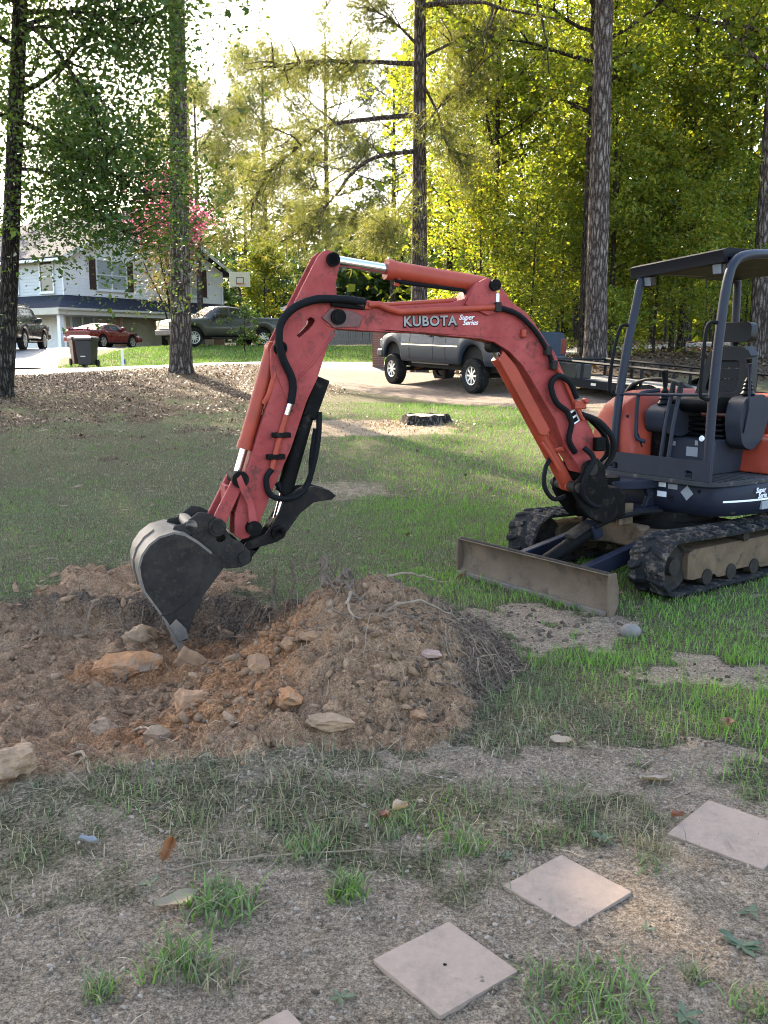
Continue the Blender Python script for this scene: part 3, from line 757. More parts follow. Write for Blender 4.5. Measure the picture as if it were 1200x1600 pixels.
hd = Vector((-2.076, 3.7)).normalized()
ctr = Vector((1.28, 25.55)) + Vector((hd.y, -hd.x)) * 0.86
ram = vehicle('pickup_truck', (ctr.x, ctr.y, 0.79), hd, 'lifted slate blue pickup truck on the gravel drive, seen under the boom', 'pickup truck', dict(
    paint=P_blue, front=2.85, rear=-3.35, axles=(2.0, -2.05), r=0.43, tw=0.30, rim=0.235, spokes=8, arch=0.52, archz=0.68, w=1.0, under=0.52,
    sill=[(-3.35, 0.80), (-3.0, 0.68), (2.5, 0.68), (2.85, 0.85)],
    top=[(-3.35, 1.54), (-0.9, 1.54), (-0.85, 1.54), (1.35, 1.53), (1.5, 1.52), (2.5, 1.42), (2.75, 1.34), (2.85, 1.2)],
    plan=[(-3.35, 0.96), (-3.1, 1), (1.4, 1), (2.3, 0.98), (2.7, 0.92), (2.85, 0.84)],
    cab=(-0.92, 1.42), roof=[(-0.92, 1.54), (-0.84, 1.9), (-0.72, 2.07), (0.5, 2.10), (0.72, 2.06), (1.42, 1.52)],
    shield=(0.74, 1.40), rearglass=(-0.91, -0.76), windows=[(-0.72, -0.28), (-0.18, 0.85)], seams=[-0.86, -0.24, 0.98], handles=[-0.05, -0.55],
    mirror=0.85, tail=(1.0, 1.40), head=(1.05, 1.26), bump=(0.74, 0.98), bumpmat=M_plastic, grille=(1.0, 1.3), handlemat=M_plastic, mirrormat=M_plastic), tilt=0.03)
# ram: tailgate, cab steps and suspension show under the boom
MB().box(-3.375, -3.352, -0.80, 0.80, 0.92, 1.52).build('tailgate', P_blue, ram, bevel=0.01)
MB().box(-0.9, 1.0, 0.86, 0.9, 0.64, 0.70).box(-0.9, 1.0, -0.9, -0.86, 0.64, 0.70).build('rocker_strip', M_plastic, ram)
MB().box(-1.45, 1.4, 1.0, 1.010, 1.13, 1.16).box(-1.45, 1.4, -1.010, -1.0, 1.13, 1.16).build('side_moulding', M_chrome, ram)
MB().tube([(-0.3, 0.1, 0.75), (-1.0, 0.2, 0.62), (-2.05, 0, 0.43)], 0.05, 8).tube([(0.4, -0.1, 0.72), (1.2, 0.1, 0.6), (2.0, 0.2, 0.43)], 0.05, 8).build('drive_shaft', mat('rusty_steel', (0.10, 0.045, 0.025), 0.8, var=0.4), ram)
MB().tube([(-1.2, -0.35, 0.72), (-0.6, -0.35, 0.70), (0.3, -0.3, 0.70)], 0.09, 10).build('exhaust', M_under, ram)

def soft_at(x, y): return gz(x, y) + 0.09
gmc = vehicle('pickup_truck', (-7.95, 46.05, 2.0), (-0.777, -0.63), 'olive grey crew cab pickup parked in front of the white house', 'pickup truck', dict(
    paint=P_grey, front=2.95, rear=-2.95, axles=(1.95, -1.80), r=0.42, tw=0.28, rim=0.29, spokes=10, arch=0.52, w=1.02, under=0.36,
    sill=[(-2.95, 0.66), (-2.6, 0.55), (2.6, 0.5), (2.95, 0.62)],
    top=[(-2.95, 1.42), (-1.0, 1.42), (-0.9, 1.32), (1.2, 1.30), (1.35, 1.34), (2.6, 1.25), (2.85, 1.18), (2.95, 1.05)],
    plan=[(-2.95, 0.96), (-2.8, 1), (2.2, 1), (2.7, 0.94), (2.95, 0.86)],
    cab=(-1.05, 1.45), roof=[(-1.05, 1.34), (-0.95, 1.65), (-0.85, 1.86), (0.0, 1.93), (0.5, 1.90), (1.45, 1.34)],
    shield=(0.55, 1.42), rearglass=(-1.04, -0.90), windows=[(-0.80, -0.05), (0.05, 0.85)], seams=[-0.98, 0.0, 1.08], handles=[0.16, -0.8],
    mirror=0.82, tail=(1.0, 1.38), head=(0.95, 1.18), bump=(0.5, 0.78), bumpmat=M_plastic, grille=(0.78, 1.12), grillemat=M_plastic, handlemat=P_grey, mirrormat=M_plastic))
for k in range(5): MB().box(2.965, 2.985, -0.5, 0.5, 0.82 + k * 0.06, 0.842 + k * 0.06).build('grille_slat', M_chrome, gmc)
MB().box(-0.9, 1.1, 1.0, 1.14, 0.38, 0.44).box(-0.9, 1.1, -1.14, -1.0, 0.38, 0.44).build('side_step', M_plastic, gmc)
suv = vehicle('suv', (-16.75, 42.6, 1.86), (-0.07, 1.0), 'black full-size SUV parked on the driveway, seen from behind', 'car', dict(
    paint=P_black, front=2.6, rear=-2.6, axles=(1.5, -1.45), r=0.40, tw=0.27, rim=0.285, spokes=6, arch=0.50, w=1.01, under=0.32,
    sill=[(-2.6, 0.6), (-2.3, 0.48), (2.2, 0.45), (2.6, 0.6)],
    top=[(-2.6, 1.12), (-2.55, 1.18), (1.2, 1.18), (1.4, 1.2), (2.3, 1.14), (2.6, 0.95)],
    plan=[(-2.6, 0.93), (-2.4, 1), (2.0, 1), (2.4, 0.93), (2.6, 0.84)],
    cab=(-2.58, 1.45), roof=[(-2.58, 1.2), (-2.5, 1.55), (-2.35, 1.84), (-1.5, 1.90), (0.2, 1.90), (0.6, 1.85), (1.45, 1.2)],
    shield=(0.62, 1.42), rearglass=(-2.57, -2.36), windows=[(-2.2, -1.45), (-1.35, -0.45), (-0.37, 0.75)], seams=[-1.2, -0.42, 1.05], handles=[-0.22, -1.0],
    mirror=0.75, tail=(1.0, 1.42), head=(0.85, 1.08), bump=(0.45, 0.72), bumpmat=P_black, grille=(0.7, 1.05)))
MB().box(-2.0, 0.3, 0.70, 0.74, 1.92, 1.96).box(-2.0, 0.3, -0.74, -0.70, 1.92, 1.96).build('roof_rail', M_chrome, suv)
MB().box(-2.62, -2.605, -0.27, 0.27, 0.86, 1.02).build('number_plate', M_trim, suv)
MB().box(-1.0, 1.05, 0.95, 1.08, 0.35, 0.40).box(-1.0, 1.05, -1.08, -0.95, 0.35, 0.40).build('side_step', M_chrome, suv)
for s in (1, -1): MB().box(-2.56, 0.75, s * 0.965 - 0.012, s * 0.965 + 0.012, 1.16, 1.185).build('window_trim', M_chrome, suv)
cou = vehicle('coupe', (-14.98, 50.6, 1.98), (0.37, 0.93), 'maroon two-door coupe parked beside the porch', 'car', dict(
    paint=P_red, front=2.15, rear=-2.2, axles=(1.28, -1.17), r=0.315, tw=0.22, rim=0.225, spokes=5, arch=0.37, w=0.88, under=0.2,
    sill=[(-2.2, 0.45), (-1.9, 0.27), (1.9, 0.25), (2.15, 0.4)],
    top=[(-2.2, 0.84), (-2.1, 0.93), (-1.4, 0.94), (0.0, 0.88), (0.8, 0.86), (1.5, 0.75), (2.0, 0.62), (2.15, 0.5)],
    plan=[(-2.2, 0.86), (-1.9, 0.97), (-1, 1), (1, 1), (1.7, 0.94), (2.0, 0.84), (2.15, 0.7)],
    cab=(-1.75, 1.0), roof=[(-1.75, 0.95), (-0.9, 1.18), (-0.5, 1.25), (0.0, 1.25), (0.25, 1.21), (1.0, 0.88)],
    shield=(0.27, 0.98), rearglass=(-1.68, -0.68), windows=[(-0.95, -0.5), (-0.42, 0.45)], seams=[-0.55, 0.72], handles=[-0.38],
    mirror=0.5, tail=(0.66, 0.82), head=(0.52, 0.62), bump=(0.3, 0.56), bumpmat=P_red, grille=(0.34, 0.44)))
MB().box(-2.18, -1.92, -0.72, 0.72, 1.0, 1.03).box(-2.1, -2.0, -0.62, -0.56, 0.9, 1.0).box(-2.1, -2.0, 0.56, 0.62, 0.9, 1.0).build('spoiler', P_red, cou)
MB().box(-2.216, -2.2, -0.62, 0.62, 0.68, 0.80).build('tail_panel', M_taillamp, cou)

# ---------------------------------------------------------------- utility trailer behind the blue pickup
M_rail = mat('black_trailer_steel', (0.008, 0.0085, 0.010), 0.6, spec=0.2, var=0.3, scale=6, spot=(0.10, 0.05, 0.03), spot_scale=12, spot_at=0.68)
M_deck = mat('grey_deck_plank', (0.15, 0.135, 0.12), 0.85, var=0.3, scale=5, stretch=(0.3, 4, 4))
td = Vector((0.66, -0.75)).normalized(); tn = Vector((0.75, 0.66)).normalized()   # backwards, to the far side
t0 = Vector((4.1, 22.65)) + tn * 1.0
trl = tag(empty('utility_trailer', (t0.x, t0.y, 1.16), rot=(0, 0.075, math.atan2(td.y, td.x))), 'black open utility trailer with low side rails hitched to the blue pickup', 'trailer')
# local: x backwards from the front rail, y to the far side, z up from the deck
TL = 4.9
for i in range(13):
    y = -0.97 + i * 0.15
    MB().box(0.03, TL - 0.03, y, y + 0.142, -0.04, 0.0).build('deck_plank', M_deck, trl)
MB().box(0, TL, -1.06, -0.985, -0.16, 0.03).box(0, TL, 0.985, 1.06, -0.16, 0.03).box(-0.04, 0.025, -1.06, 1.06, -0.161, 0.028).box(TL - 0.02, TL + 0.04, -1.06, 1.06, -0.161, 0.028).build('frame', M_rail, trl)
for s in (-1, 1):
    MB().tube([(0, s * 1.02, 0.42), (TL, s * 1.02, 0.42)], 0.032, 4).build('top_rail', M_rail, trl)
    for k in range(7):
        x = 0.03 + k * (TL - 0.06) / 6
        MB().box(x - 0.03, x + 0.03, s * 1.02 - 0.025, s * 1.02 + 0.025, 0.03, 0.42).build('post', M_rail, trl)
    # fender over the wheel pair
    pts = [(2.26, -0.20)] + [(3.14 + 0.86 * math.cos(a), -0.16 + 0.44 * math.sin(a)) for a in np.linspace(PI, 0, 15)] + [(4.02, -0.20)]
    V = []; F = []
    for i, (x, z) in enumerate(pts): V += [(x, s * 1.07, z), (x, s * 1.36, z), (x, s * 1.36, z - 0.012 if 0 < i < 16 else z), ]
    fm = MB(); n = len(pts)
    fm.add([(x, s * 1.07, z) for x, z in pts] + [(x, s * 1.37, z) for x, z in pts], [(i, i + 1, n + i + 1, n + i) for i in range(n - 1)])
    fm.add([(x, s * 1.37, z) for x, z in pts] + [(3.14 + (x - 3.14) * 0.95, s * 1.37, z - 0.06) for x, z in pts], [(i, i + 1, n + i + 1, n + i) for i in range(n - 1)])
    fo = fm.build('fender', M_rail, trl, sm=True)
    sd = fo.modifiers.new('thick', 'SOLIDIFY'); sd.thickness = 0.012
MB().tube([(0, 0, 0.42), (0, -1.02, 0.42)], 0.032, 4).tube([(0, 0, 0.42), (0, 1.02, 0.42)], 0.032, 4).build('front_rail', M_rail, trl)
MB().box(0.12, 0.62, -0.95, -0.35, 0.0, 0.36).build('tool_box', mat('black_tool_box', (0.012, 0.012, 0.013), 0.4, var=0.3), trl, bevel=0.02)
MB().tube([(0.0, -0.9, -0.12), (-1.05, 0, -0.10)], 0.05, 6).tube([(0.0, 0.9, -0.12), (-1.05, 0, -0.10)], 0.05, 6).tube([(-0.95, 0, -0.10), (-1.35, 0, -0.08)], 0.055, 8).build('tongue', M_rail, trl)
tm, rm, dm = wheel_mesh(0.34, 0.21, 0.205, 8)
M_wrim = mat('white_steel_rim', (0.62, 0.62, 0.60), 0.5, var=0.1)
for s in (-1, 1):
    for x in (2.75, 3.53):
        t = link('wheel', tm, M_tyre, trl); t.location = (x, s * 1.22, -0.26)
        if s < 0: t.rotation_euler = (0, 0, PI)
        link('rim', rm, M_wrim, t); link('brake_disc', dm, M_wrim, t)
MB().box(1.15, 1.29, -1.069, -1.061, -0.09, -0.03).build('reflector_plate', M_alloy, trl)

# ---------------------------------------------------------------- roadside bins, hydrant marker, stump, post
M_bin = mat('black_bin_plastic', (0.014, 0.015, 0.018), 0.45, var=0.2, scale=4)
M_bin2 = mat('brown_bin_plastic', (0.075, 0.032, 0.026), 0.5, var=0.2, scale=4)
def bin_(x, y, rz, m, label, sc=1.0):
    b = tag(empty('wheelie_bin', (x, y, gz(x, y) + 0.05), rz), label, 'bin', 'bins by the roadside')
    mb = MB()
    lv = [(0.06, 0.24, 0.24), (0.5, 0.275, 0.29), (0.93, 0.305, 0.335), (0.935, 0.335, 0.37), (1.0, 0.335, 0.37)]
    V = []; F = []
    for z, hx, hy in lv: V += [(-hx * sc, -hy * sc, z * sc), (hx * sc, -hy * sc, z * sc), (hx * sc, hy * sc, z * sc), (-hx * sc, hy * sc, z * sc)]
    for i in range(len(lv) - 1):
        for k in range(4): F.append((i * 4 + k, i * 4 + (k + 1) % 4, i * 4 + 4 + (k + 1) % 4, i * 4 + 4 + k))
    F += [(3, 2, 1, 0), tuple(range(16, 20))]
    mb.add(V, F); mb.build('body', m, b, bevel=0.02)
    ld = MB().add([(-0.35 * sc, -0.38 * sc, 1.004 * sc), (0.35 * sc, -0.38 * sc, 1.004 * sc), (0.35 * sc, 0.42 * sc, 1.004 * sc), (-0.35 * sc, 0.42 * sc, 1.004 * sc), (-0.28 * sc, -0.26 * sc, 1.09 * sc), (0.28 * sc, -0.26 * sc, 1.09 * sc), (0.28 * sc, 0.36 * sc, 1.07 * sc), (-0.28 * sc, 0.36 * sc, 1.07 * sc)],
                   [(0, 1, 5, 4), (1, 2, 6, 5), (2, 3, 7, 6), (3, 0, 4, 7), (4, 5, 6, 7), (3, 2, 1, 0)])
    lo = ld.build('lid', m, b, bevel=0.02)
    MB().tube([(-0.25 * sc, 0.46 * sc, 0.98 * sc), (0.25 * sc, 0.46 * sc, 0.98 * sc)], 0.02, 8).build('handle', m, lo)
    for s in (-1, 1):
        MB().lathe([(0, -0.03), (0.13, -0.03), (0.13, 0.03), (0, 0.03)], (s * 0.27 * sc, 0.25 * sc, 0.13), (1, 0, 0), 16).build('wheel', M_tyre, b)
    return b
b1 = bin_(-10.78, 34.2, R(-6), M_bin, 'black wheeled trash bin at the end of the driveway')
MB().box(-0.13, 0.05, -0.31, -0.300, 0.36, 0.385).build('printed_mark', M_trim, b1)
bin_(-11.25, 34.75, R(30), M_bin2, 'brown wheeled bin standing behind the black bin')
mk = tag(empty('utility_marker', (-9.45, 34.0, gz(-9.45, 34))), 'short white and blue marker post on the far roadside', 'marker post')
MB().box(-0.05, 0.05, -0.02, 0.02, 0, 0.62).build('post', M_trim, mk, bevel=0.008)
MB().box(0.051, 0.10, -0.02, 0.02, 0.12, 0.28).build('cap', mat('blue_plastic', (0.02, 0.06, 0.22), 0.5), mk)
bp_ = tag(empty('brick_pier', (-0.2, 33.2, gz(-0.2, 33.2))), 'reddish brick pier at the head of the gravel drive', 'pier')
M_pier = mat('red_brick', (0.20, 0.085, 0.06), 0.85, var=0.25, scale=8)
M_mortar = mat('mortar', (0.32, 0.29, 0.25), 0.9, var=0.1)
MB().box(-0.19, 0.19, -0.19, 0.19, -0.2, 1.25).build('core', M_mortar, bp_)
bk = MB().box(-0.098, 0.098, -0.05, 0.05, -0.032, 0.032).mesh('brick')
for c in range(16):
    for k in range(4):
        for h in (-1, 1):
            o = link('brick', bk, M_pier, bp_); a = k * PI / 2
            lx, ly = h * 0.104 + (0.03 if c % 2 else -0.03) * 0, -0.158
            o.location = (lx * math.cos(a) - ly * math.sin(a), lx * math.sin(a) + ly * math.cos(a), 0.04 + c * 0.078); o.rotation_euler = (0, 0, a)
MB().box(-0.25, 0.25, -0.25, 0.25, 1.27, 1.34).build('cap', M_mortar, bp_, bevel=0.01)
# ---------------------------------------------------------------- the mini excavator
M_red = mat('faded_red_paint', (0.225, 0.029, 0.026), 0.62, spec=0.18, col2=(0.33, 0.066, 0.058), scale=4, spot=(0.10, 0.030, 0.024), spot_scale=10, spot_at=0.575, spot2=((0.30, 0.15, 0.12), 60, 0.68), bump=0.0015, bscale=40)
M_cylred = mat('orange_red_paint', (0.29, 0.042, 0.020), 0.5, spec=0.3, var=0.15, scale=6, spot=(0.50, 0.20, 0.13), spot_scale=45, spot_at=0.68)
M_navy = mat('navy_paint', (0.012, 0.014, 0.024), 0.5, spec=0.16, var=0.18, scale=4, spot=(0.10, 0.085, 0.07), spot_scale=9, spot_at=0.66)
M_navy2 = mat('dark_navy_tube', (0.014, 0.017, 0.027), 0.45, spec=0.22, var=0.12, scale=6, spot=(0.09, 0.08, 0.07), spot_scale=30, spot_at=0.70)
M_rub = mat('track_rubber', (0.016, 0.016, 0.0165), 0.9, spec=0.1, var=0.3, scale=9, spot=(0.13, 0.10, 0.075), spot_scale=11, spot_at=0.56, bump=0.003, bscale=40)
M_mud = mat('dried_mud_on_steel', (0.115, 0.078, 0.049), 0.95, spec=0.08, var=0.3, scale=5, spot=(0.06, 0.045, 0.035), spot_scale=8, spot_at=0.57, bump=0.004, bscale=30)
M_steel = mat('worn_black_steel', (0.026, 0.022, 0.019), 0.7, 0.0, var=0.4, scale=5, spec=0.1, spot=(0.043, 0.034, 0.026), spot_scale=22, spot_at=0.56, bump=0.002, bscale=50)
M_worn = mat('scoured_steel', (0.13, 0.11, 0.092), 0.5, 0.0, spec=0.3, var=0.3, scale=8, spot=(0.20, 0.13, 0.08), spot_scale=8, spot_at=0.56)
M_blade = mat('muddy_blade', (0.125, 0.088, 0.060), 0.75, 0.0, spec=0.1, var=0.3, scale=3, spot=(0.07, 0.052, 0.04), spot_scale=7, spot_at=0.56, bump=0.003, bscale=30)
M_rod = mat('polished_rod', (0.62, 0.64, 0.68), 0.12, 1.0, var=0.05)
M_hose = mat('hydraulic_hose', (0.006, 0.006, 0.0065), 0.7, spec=0.12, var=0.3, scale=40, bump=0.002, bscale=120)
M_grease = mat('greasy_black', (0.005, 0.0045, 0.004), 0.65, var=0.5, scale=10, spec=0.08, spot=(0.03, 0.023, 0.017), spot_scale=14, spot_at=0.60)
M_vinyl = mat('black_vinyl', (0.0045, 0.005, 0.0055), 0.40, spec=0.14, var=0.25, scale=8, bump=0.001, bscale=80)
M_pod = mat('grey_plastic', (0.022, 0.024, 0.032), 0.55, spec=0.15, var=0.15, scale=5)
M_floor = mat('rubber_floor', (0.018, 0.018, 0.019), 0.8, var=0.3, scale=9, spot=(0.12, 0.09, 0.07), spot_scale=10, spot_at=0.6)
M_sticker = mat('paper_sticker', (0.22, 0.225, 0.24), 0.6, var=0.12, scale=60)
M_letter = mat('silver_lettering', (0.24, 0.225, 0.205), 0.5, var=0.25, scale=12, spot=(0.10, 0.06, 0.05), spot_scale=40, spot_at=0.62)
M_white = mat('white_print', (0.75, 0.74, 0.74), 0.5, var=0.08)

EX0 = Vector((2.526, 7.697, 0.0))
EF = Vector((-0.809, -0.588, 0)).normalized(); EL = Vector((-EF.y, EF.x, 0))
EL = Vector((0.588, -0.809, 0)).normalized()
exc = tag(empty('mini_excavator', EX0, math.atan2(EF.y, EF.x)), 'red and navy tracked mini excavator with canopy, boom reaching into the pit', 'excavator')
def W2L(P):
    d = Vector(P) - EX0
    return Vector((d.dot(EF), d.dot(EL), d.z))
BF = Vector((1.56, 6.98, 0)); BD = Vector((-math.cos(R(21)), -math.sin(R(21)), 0)); BN = Vector((math.sin(R(21)), -math.cos(R(21)), 0))
def B(r, z, o=0.0): return W2L(BF + BD * r + BN * o + Vector((0, 0, z)))
Bf = lambda a, b, w: B(a, b, w)
def part(mb, name, m, parent=exc, **k): return mb.build(name, m, parent, **k)

# --- undercarriage
def crawler(side):
    y0, y1 = (0.48, 0.78) if side > 0 else (-0.78, -0.48)
    xf, xr, zc, r = 1.075, -0.55, 0.232, 0.195
    path = []   # closed loop, with outward normals
    L1 = xf - xr; per = 2 * L1 + 2 * PI * r; n = 88
    for i in range(n):
        s = per * i / n
        if s < L1: path.append((xr + s, zc - r, 0, -1))
        elif s < L1 + PI * r:
            a = -PI / 2 + (s - L1) / r; path.append((xf + r * math.cos(a), zc + r * math.sin(a), math.cos(a), math.sin(a)))
        elif s < 2 * L1 + PI * r:
            q = s - L1 - PI * r; sag = 0.018 * math.sin(PI * q / L1) ; path.append((xf - q, zc + r - sag, 0, 1))
        else:
            a = PI / 2 + (s - 2 * L1 - PI * r) / r; path.append((xr + r * math.cos(a), zc + r * math.sin(a), math.cos(a), math.sin(a)))
    mb = MB(); V = []; F = []
    for (x, z, nx, nz) in path:
        for (o, y) in ((-0.012, y0), (0.012, y0), (0.016, y0 + 0.02), (0.016, y1 - 0.02), (0.012, y1), (-0.012, y1)): V.append((x + nx * o, y, z + nz * o))
    for i in range(n):
        j = (i + 1) % n
        for k in range(6): F.append((i * 6 + k, i * 6 + (k + 1) % 6, j * 6 + (k + 1) % 6, j * 6 + k))
    mb.add(V, F)
    ym = (y0 + y1) / 2
    for i in range(0, n, 2):    # chevron lugs, staggered left and right, thicker towards the edges
        x, z, nx, nz = path[i]; tx, tz = -nz, nx
        for h in (-1, 1):
            if (i // 2) % 2 == (0 if h < 0 else 1): hw, ln = 0.026, 0.155
            else: hw, ln = 0.020, 0.12
            ya = (y0 - 0.008) if h < 0 else (y1 + 0.008)
            yb = ya - h * ln
            pts = []
            for (yy, sk, wd, ht) in ((ya, 0.0, hw * 1.15, 0.024), (ya - h * 0.05, 0.004, hw * 1.1, 0.036), (yb, 0.03, hw * 0.85, 0.030)):
                for (t, o) in ((-wd * 1.3, 0.008), (-wd * 0.8, ht), (wd * 0.8, ht), (wd * 1.3, 0.008)):
                    pts.append((x + tx * (t + sk) + nx * o, yy, z + tz * (t + sk) + nz * o))
            mb.add(pts, [(0, 1, 5, 4), (1, 2, 6, 5), (2, 3, 7, 6), (4, 5, 9, 8), (5, 6, 10, 9), (6, 7, 11, 10), (3, 2, 1, 0), (8, 9, 10, 11)])
    tr = part(mb, 'rubber_track', M_rub, bevel=0.004, seg=1)
    ys = y1 - 0.05 if side > 0 else y0 + 0.05
    yo = y1 - 0.035 if side > 0 else y0 + 0.035
    fr = MB()
    fr.prism([(-0.38, 0.13), (-0.38, 0.33), (0.86, 0.335), (0.93, 0.31), (0.93, 0.12), (0.86, 0.105), (0.60, 0.115), (0.56, 0.085), (0.44, 0.085), (0.40, 0.115), (0.05, 0.115), (0.0, 0.085), (-0.12, 0.085), (-0.16, 0.115)], y0 + 0.05, y1 - 0.05, lambda a, b, w: (a, w, b))
    part(fr, 'track_frame', M_mud, bevel=0.012)
    for x in (xf, xr):
        w = MB().lathe([(0, -0.09), (0.06, -0.09), (0.07, -0.05), (0.15, -0.05), (0.17, -0.07), (0.18, -0.07), (0.18, 0.07), (0.17, 0.07), (0.15, 0.05), (0.07, 0.05), (0.06, 0.09), (0, 0.09)], (x, ym, zc), (0, 1, 0), 24)
        part(w, 'idler_wheel' if x > 0 else 'drive_sprocket', M_steel, sm=True)
    for x in (-0.2, 0.1, 0.4, 0.7):
        part(MB().lathe([(0, -0.11), (0.06, -0.11), (0.065, -0.05), (0.05, -0.04), (0.05, 0.04), (0.065, 0.05), (0.06, 0.11), (0, 0.11)], (x, ym, 0.11), (0, 1, 0), 16), 'track_roller', M_steel, sm=True)
    part(MB().cyl((0.25, y0 + 0.03, 0.365), (0.25, y1 - 0.03, 0.365), 0.04, 14), 'carrier_roller', M_steel, sm=True)
crawler(1); crawler(-1)
cf = MB()
cf.box(-0.3, 0.75, -0.46, 0.46, 0.22, 0.36)
cf.prism([(0.75, -0.46), (0.75, 0.46), (0.62, 0.54), (-0.2, 0.54), (-0.3, 0.46), (-0.3, -0.46), (-0.2, -0.54), (0.62, -0.54)], 0.30, 0.37, lambda a, b, w: (a, b, w))
cf.prism([(0.72, -0.22), (0.90, -0.30), (0.90, -0.24), (0.80, -0.14), (0.80, 0.14), (0.90, 0.24), (0.90, 0.30), (0.72, 0.22)], 0.24, 0.42, lambda a, b, w: (a, b, w))
part(cf, 'car_body', M_mud, bevel=0.015)
part(MB().lathe([(0.40, 0.36), (0.40, 0.42), (0.36, 0.43), (0.36, 0.50), (0.0, 0.50)], (0.22, 0, 0), (0, 0, 1), 36), 'slew_ring', M_grease, sm=True)
# dozer blade
pf = [(1.835, 0.0), (1.80, 0.07), (1.785, 0.14), (1.79, 0.21), (1.815, 0.27), (1.835, 0.285), (1.815, 0.298), (1.79, 0.285), (1.765, 0.21), (1.758, 0.14), (1.775, 0.06), (1.81, -0.01)]
bl = MB().prism(pf, -0.76, 0.76, lambda a, b, w: (a, w, b))
bo = part(bl, 'dozer_blade', M_blade, bevel=0.004)
for s in (-1, 1):
    part(MB().prism([(1.838, -0.002), (1.842, 0.10), (1.845, 0.2), (1.84, 0.292), (1.775, 0.30), (1.745, 0.2), (1.74, 0.08), (1.79, -0.012)], s * 0.762, s * 0.782, lambda a, b, w: (a, w, b)), 'end_plate', M_blade, bo, bevel=0.004)
part(MB().cyl((1.812, -0.75, 0.288), (1.812, 0.75, 0.288), 0.016, 10), 'top_roll', M_steel, bo, sm=True)
part(MB().box(1.80, 1.842, -0.755, 0.755, -0.02, 0.035), 'cutting_edge', M_worn, bo, bevel=0.004)
for s in (-1, 1):
    part(MB().obox((1.23, s * 0.31, 0.232), (0.98, 0, -0.17), (0, 1, 0), (0.17, 0, 0.98), 0.47, 0.035, 0.060), 'blade_arm', M_navy, bevel=0.01)
    part(MB().cyl((0.80, s * 0.22, 0.31), (0.80, s * 0.40, 0.31), 0.045, 14), 'arm_pin', M_grease, sm=True)
part(MB().obox((1.72, 0, 0.15), (1, 0, 0), (0, 1, 0), (0, 0, 1), 0.045, 0.36, 0.05), 'blade_crossbeam', M_navy, bevel=0.01)
bcy = part(MB().cyl((1.70, 0, 0.19), (1.14, 0, 0.40), 0.055, 18), 'blade_cylinder', M_grease, sm=True)
part(MB().cyl((1.16, 0, 0.392), (0.86, 0, 0.505), 0.025, 14), 'rod', M_rod, bcy, sm=True)
part(MB().obox((1.15, 0, 0.40), (0.935, 0, -0.35), (0, 1, 0), (0.35, 0, 0.935), 0.05, 0.075, 0.065), 'cylinder_head', M_navy, bcy, bevel=0.015)
part(MB().obox((1.30, 0, 0.41), (0.935, 0, -0.35), (0, 1, 0), (0.35, 0, 0.935), 0.10, 0.05, 0.02), 'guard', M_steel, bcy, bevel=0.008)
part(MB().obox((0.83, -0.055, 0.50), (1, 0, 0), (0, 1, 0), (0, 0, 1), 0.08, 0.015, 0.08).obox((0.83, 0.055, 0.50), (1, 0, 0), (0, 1, 0), (0, 0, 1), 0.08, 0.015, 0.08), 'lug', M_mud)
part(MB().tube([(1.2, 0.08, 0.44), (1.02, 0.12, 0.50), (0.82, 0.20, 0.53), (0.6, 0.22, 0.52)], 0.02, 8), 'hydraulic_hose', M_hose, sm=True)
part(MB().tube([(1.16, -0.08, 0.45), (1.05, -0.12, 0.56), (0.92, -0.14, 0.58), (0.86, -0.12, 0.48), (0.7, -0.1, 0.42)], 0.018, 8), 'hydraulic_hose', M_hose, sm=True)

# --- upper structure: skirt, deck
def rounded(pts, rad, n=5):
    out = []
    k = len(pts)
    for i in range(k):
        p0, p1, p2 = Vector(pts[i - 1]), Vector(pts[i]), Vector(pts[(i + 1) % k])
        r = rad[i] if isinstance(rad, (list, tuple)) else rad
        if r <= 0: out.append(tuple(p1)); continue
        a = (p0 - p1).normalized(); b = (p2 - p1).normalized()
        for t in np.linspace(0, 1, n):
            q = p1 + a * r * (1 - t) ** 2 + b * r * t ** 2
            out.append((q.x, q.y))
    return out
skirt = rounded([(0.44, -0.02), (0.44, 0.55), (0.05, 0.68), (-1.05, 0.66), (-1.35, 0.3), (-1.35, -0.3), (-1.05, -0.68), (0.1, -0.66), (0.44, -0.42)], [0.02, 0.16, 0.2, 0.3, 0.3, 0.3, 0.3, 0.2, 0.1])
zl = [(0.49, 0.93), (0.535, 0.985), (0.60, 1.0), (0.715, 1.0), (0.735, 0.98)]
sk = MB(); V = []; F = []; n = len(skirt); cx = -0.3
for z, s in zl: V += [(cx + (x - cx) * s, y * s, z) for x, y in skirt]
for i in range(len(zl) - 1):
    for k in range(n): F.append((i * n + k, i * n + (k + 1) % n, (i + 1) * n + (k + 1) % n, (i + 1) * n + k))
F += [tuple(range(n - 1, -1, -1)), tuple((len(zl) - 1) * n + k for k in range(n))]
sk.add(V, F)
body = part(sk, 'side_skirt', M_navy, sm=True)
deck = rounded([(0.50, -0.46), (0.50, 0.58), (0.05, 0.66), (-0.75, 0.66), (-0.75, -0.66), (0.2, -0.64)], [0.06, 0.12, 0.2, 0.05, 0.05, 0.1])
dk = part(MB().prism(deck, 0.737, 0.770, lambda a, b, w: (a, b, w)), 'deck', M_floor, bevel=0.008)
for k in range(7): part(MB().box(0.36 - k * 0.075, 0.39 - k * 0.075, 0.12, 0.60, 0.771, 0.777), 'tread_rib', M_floor, dk)
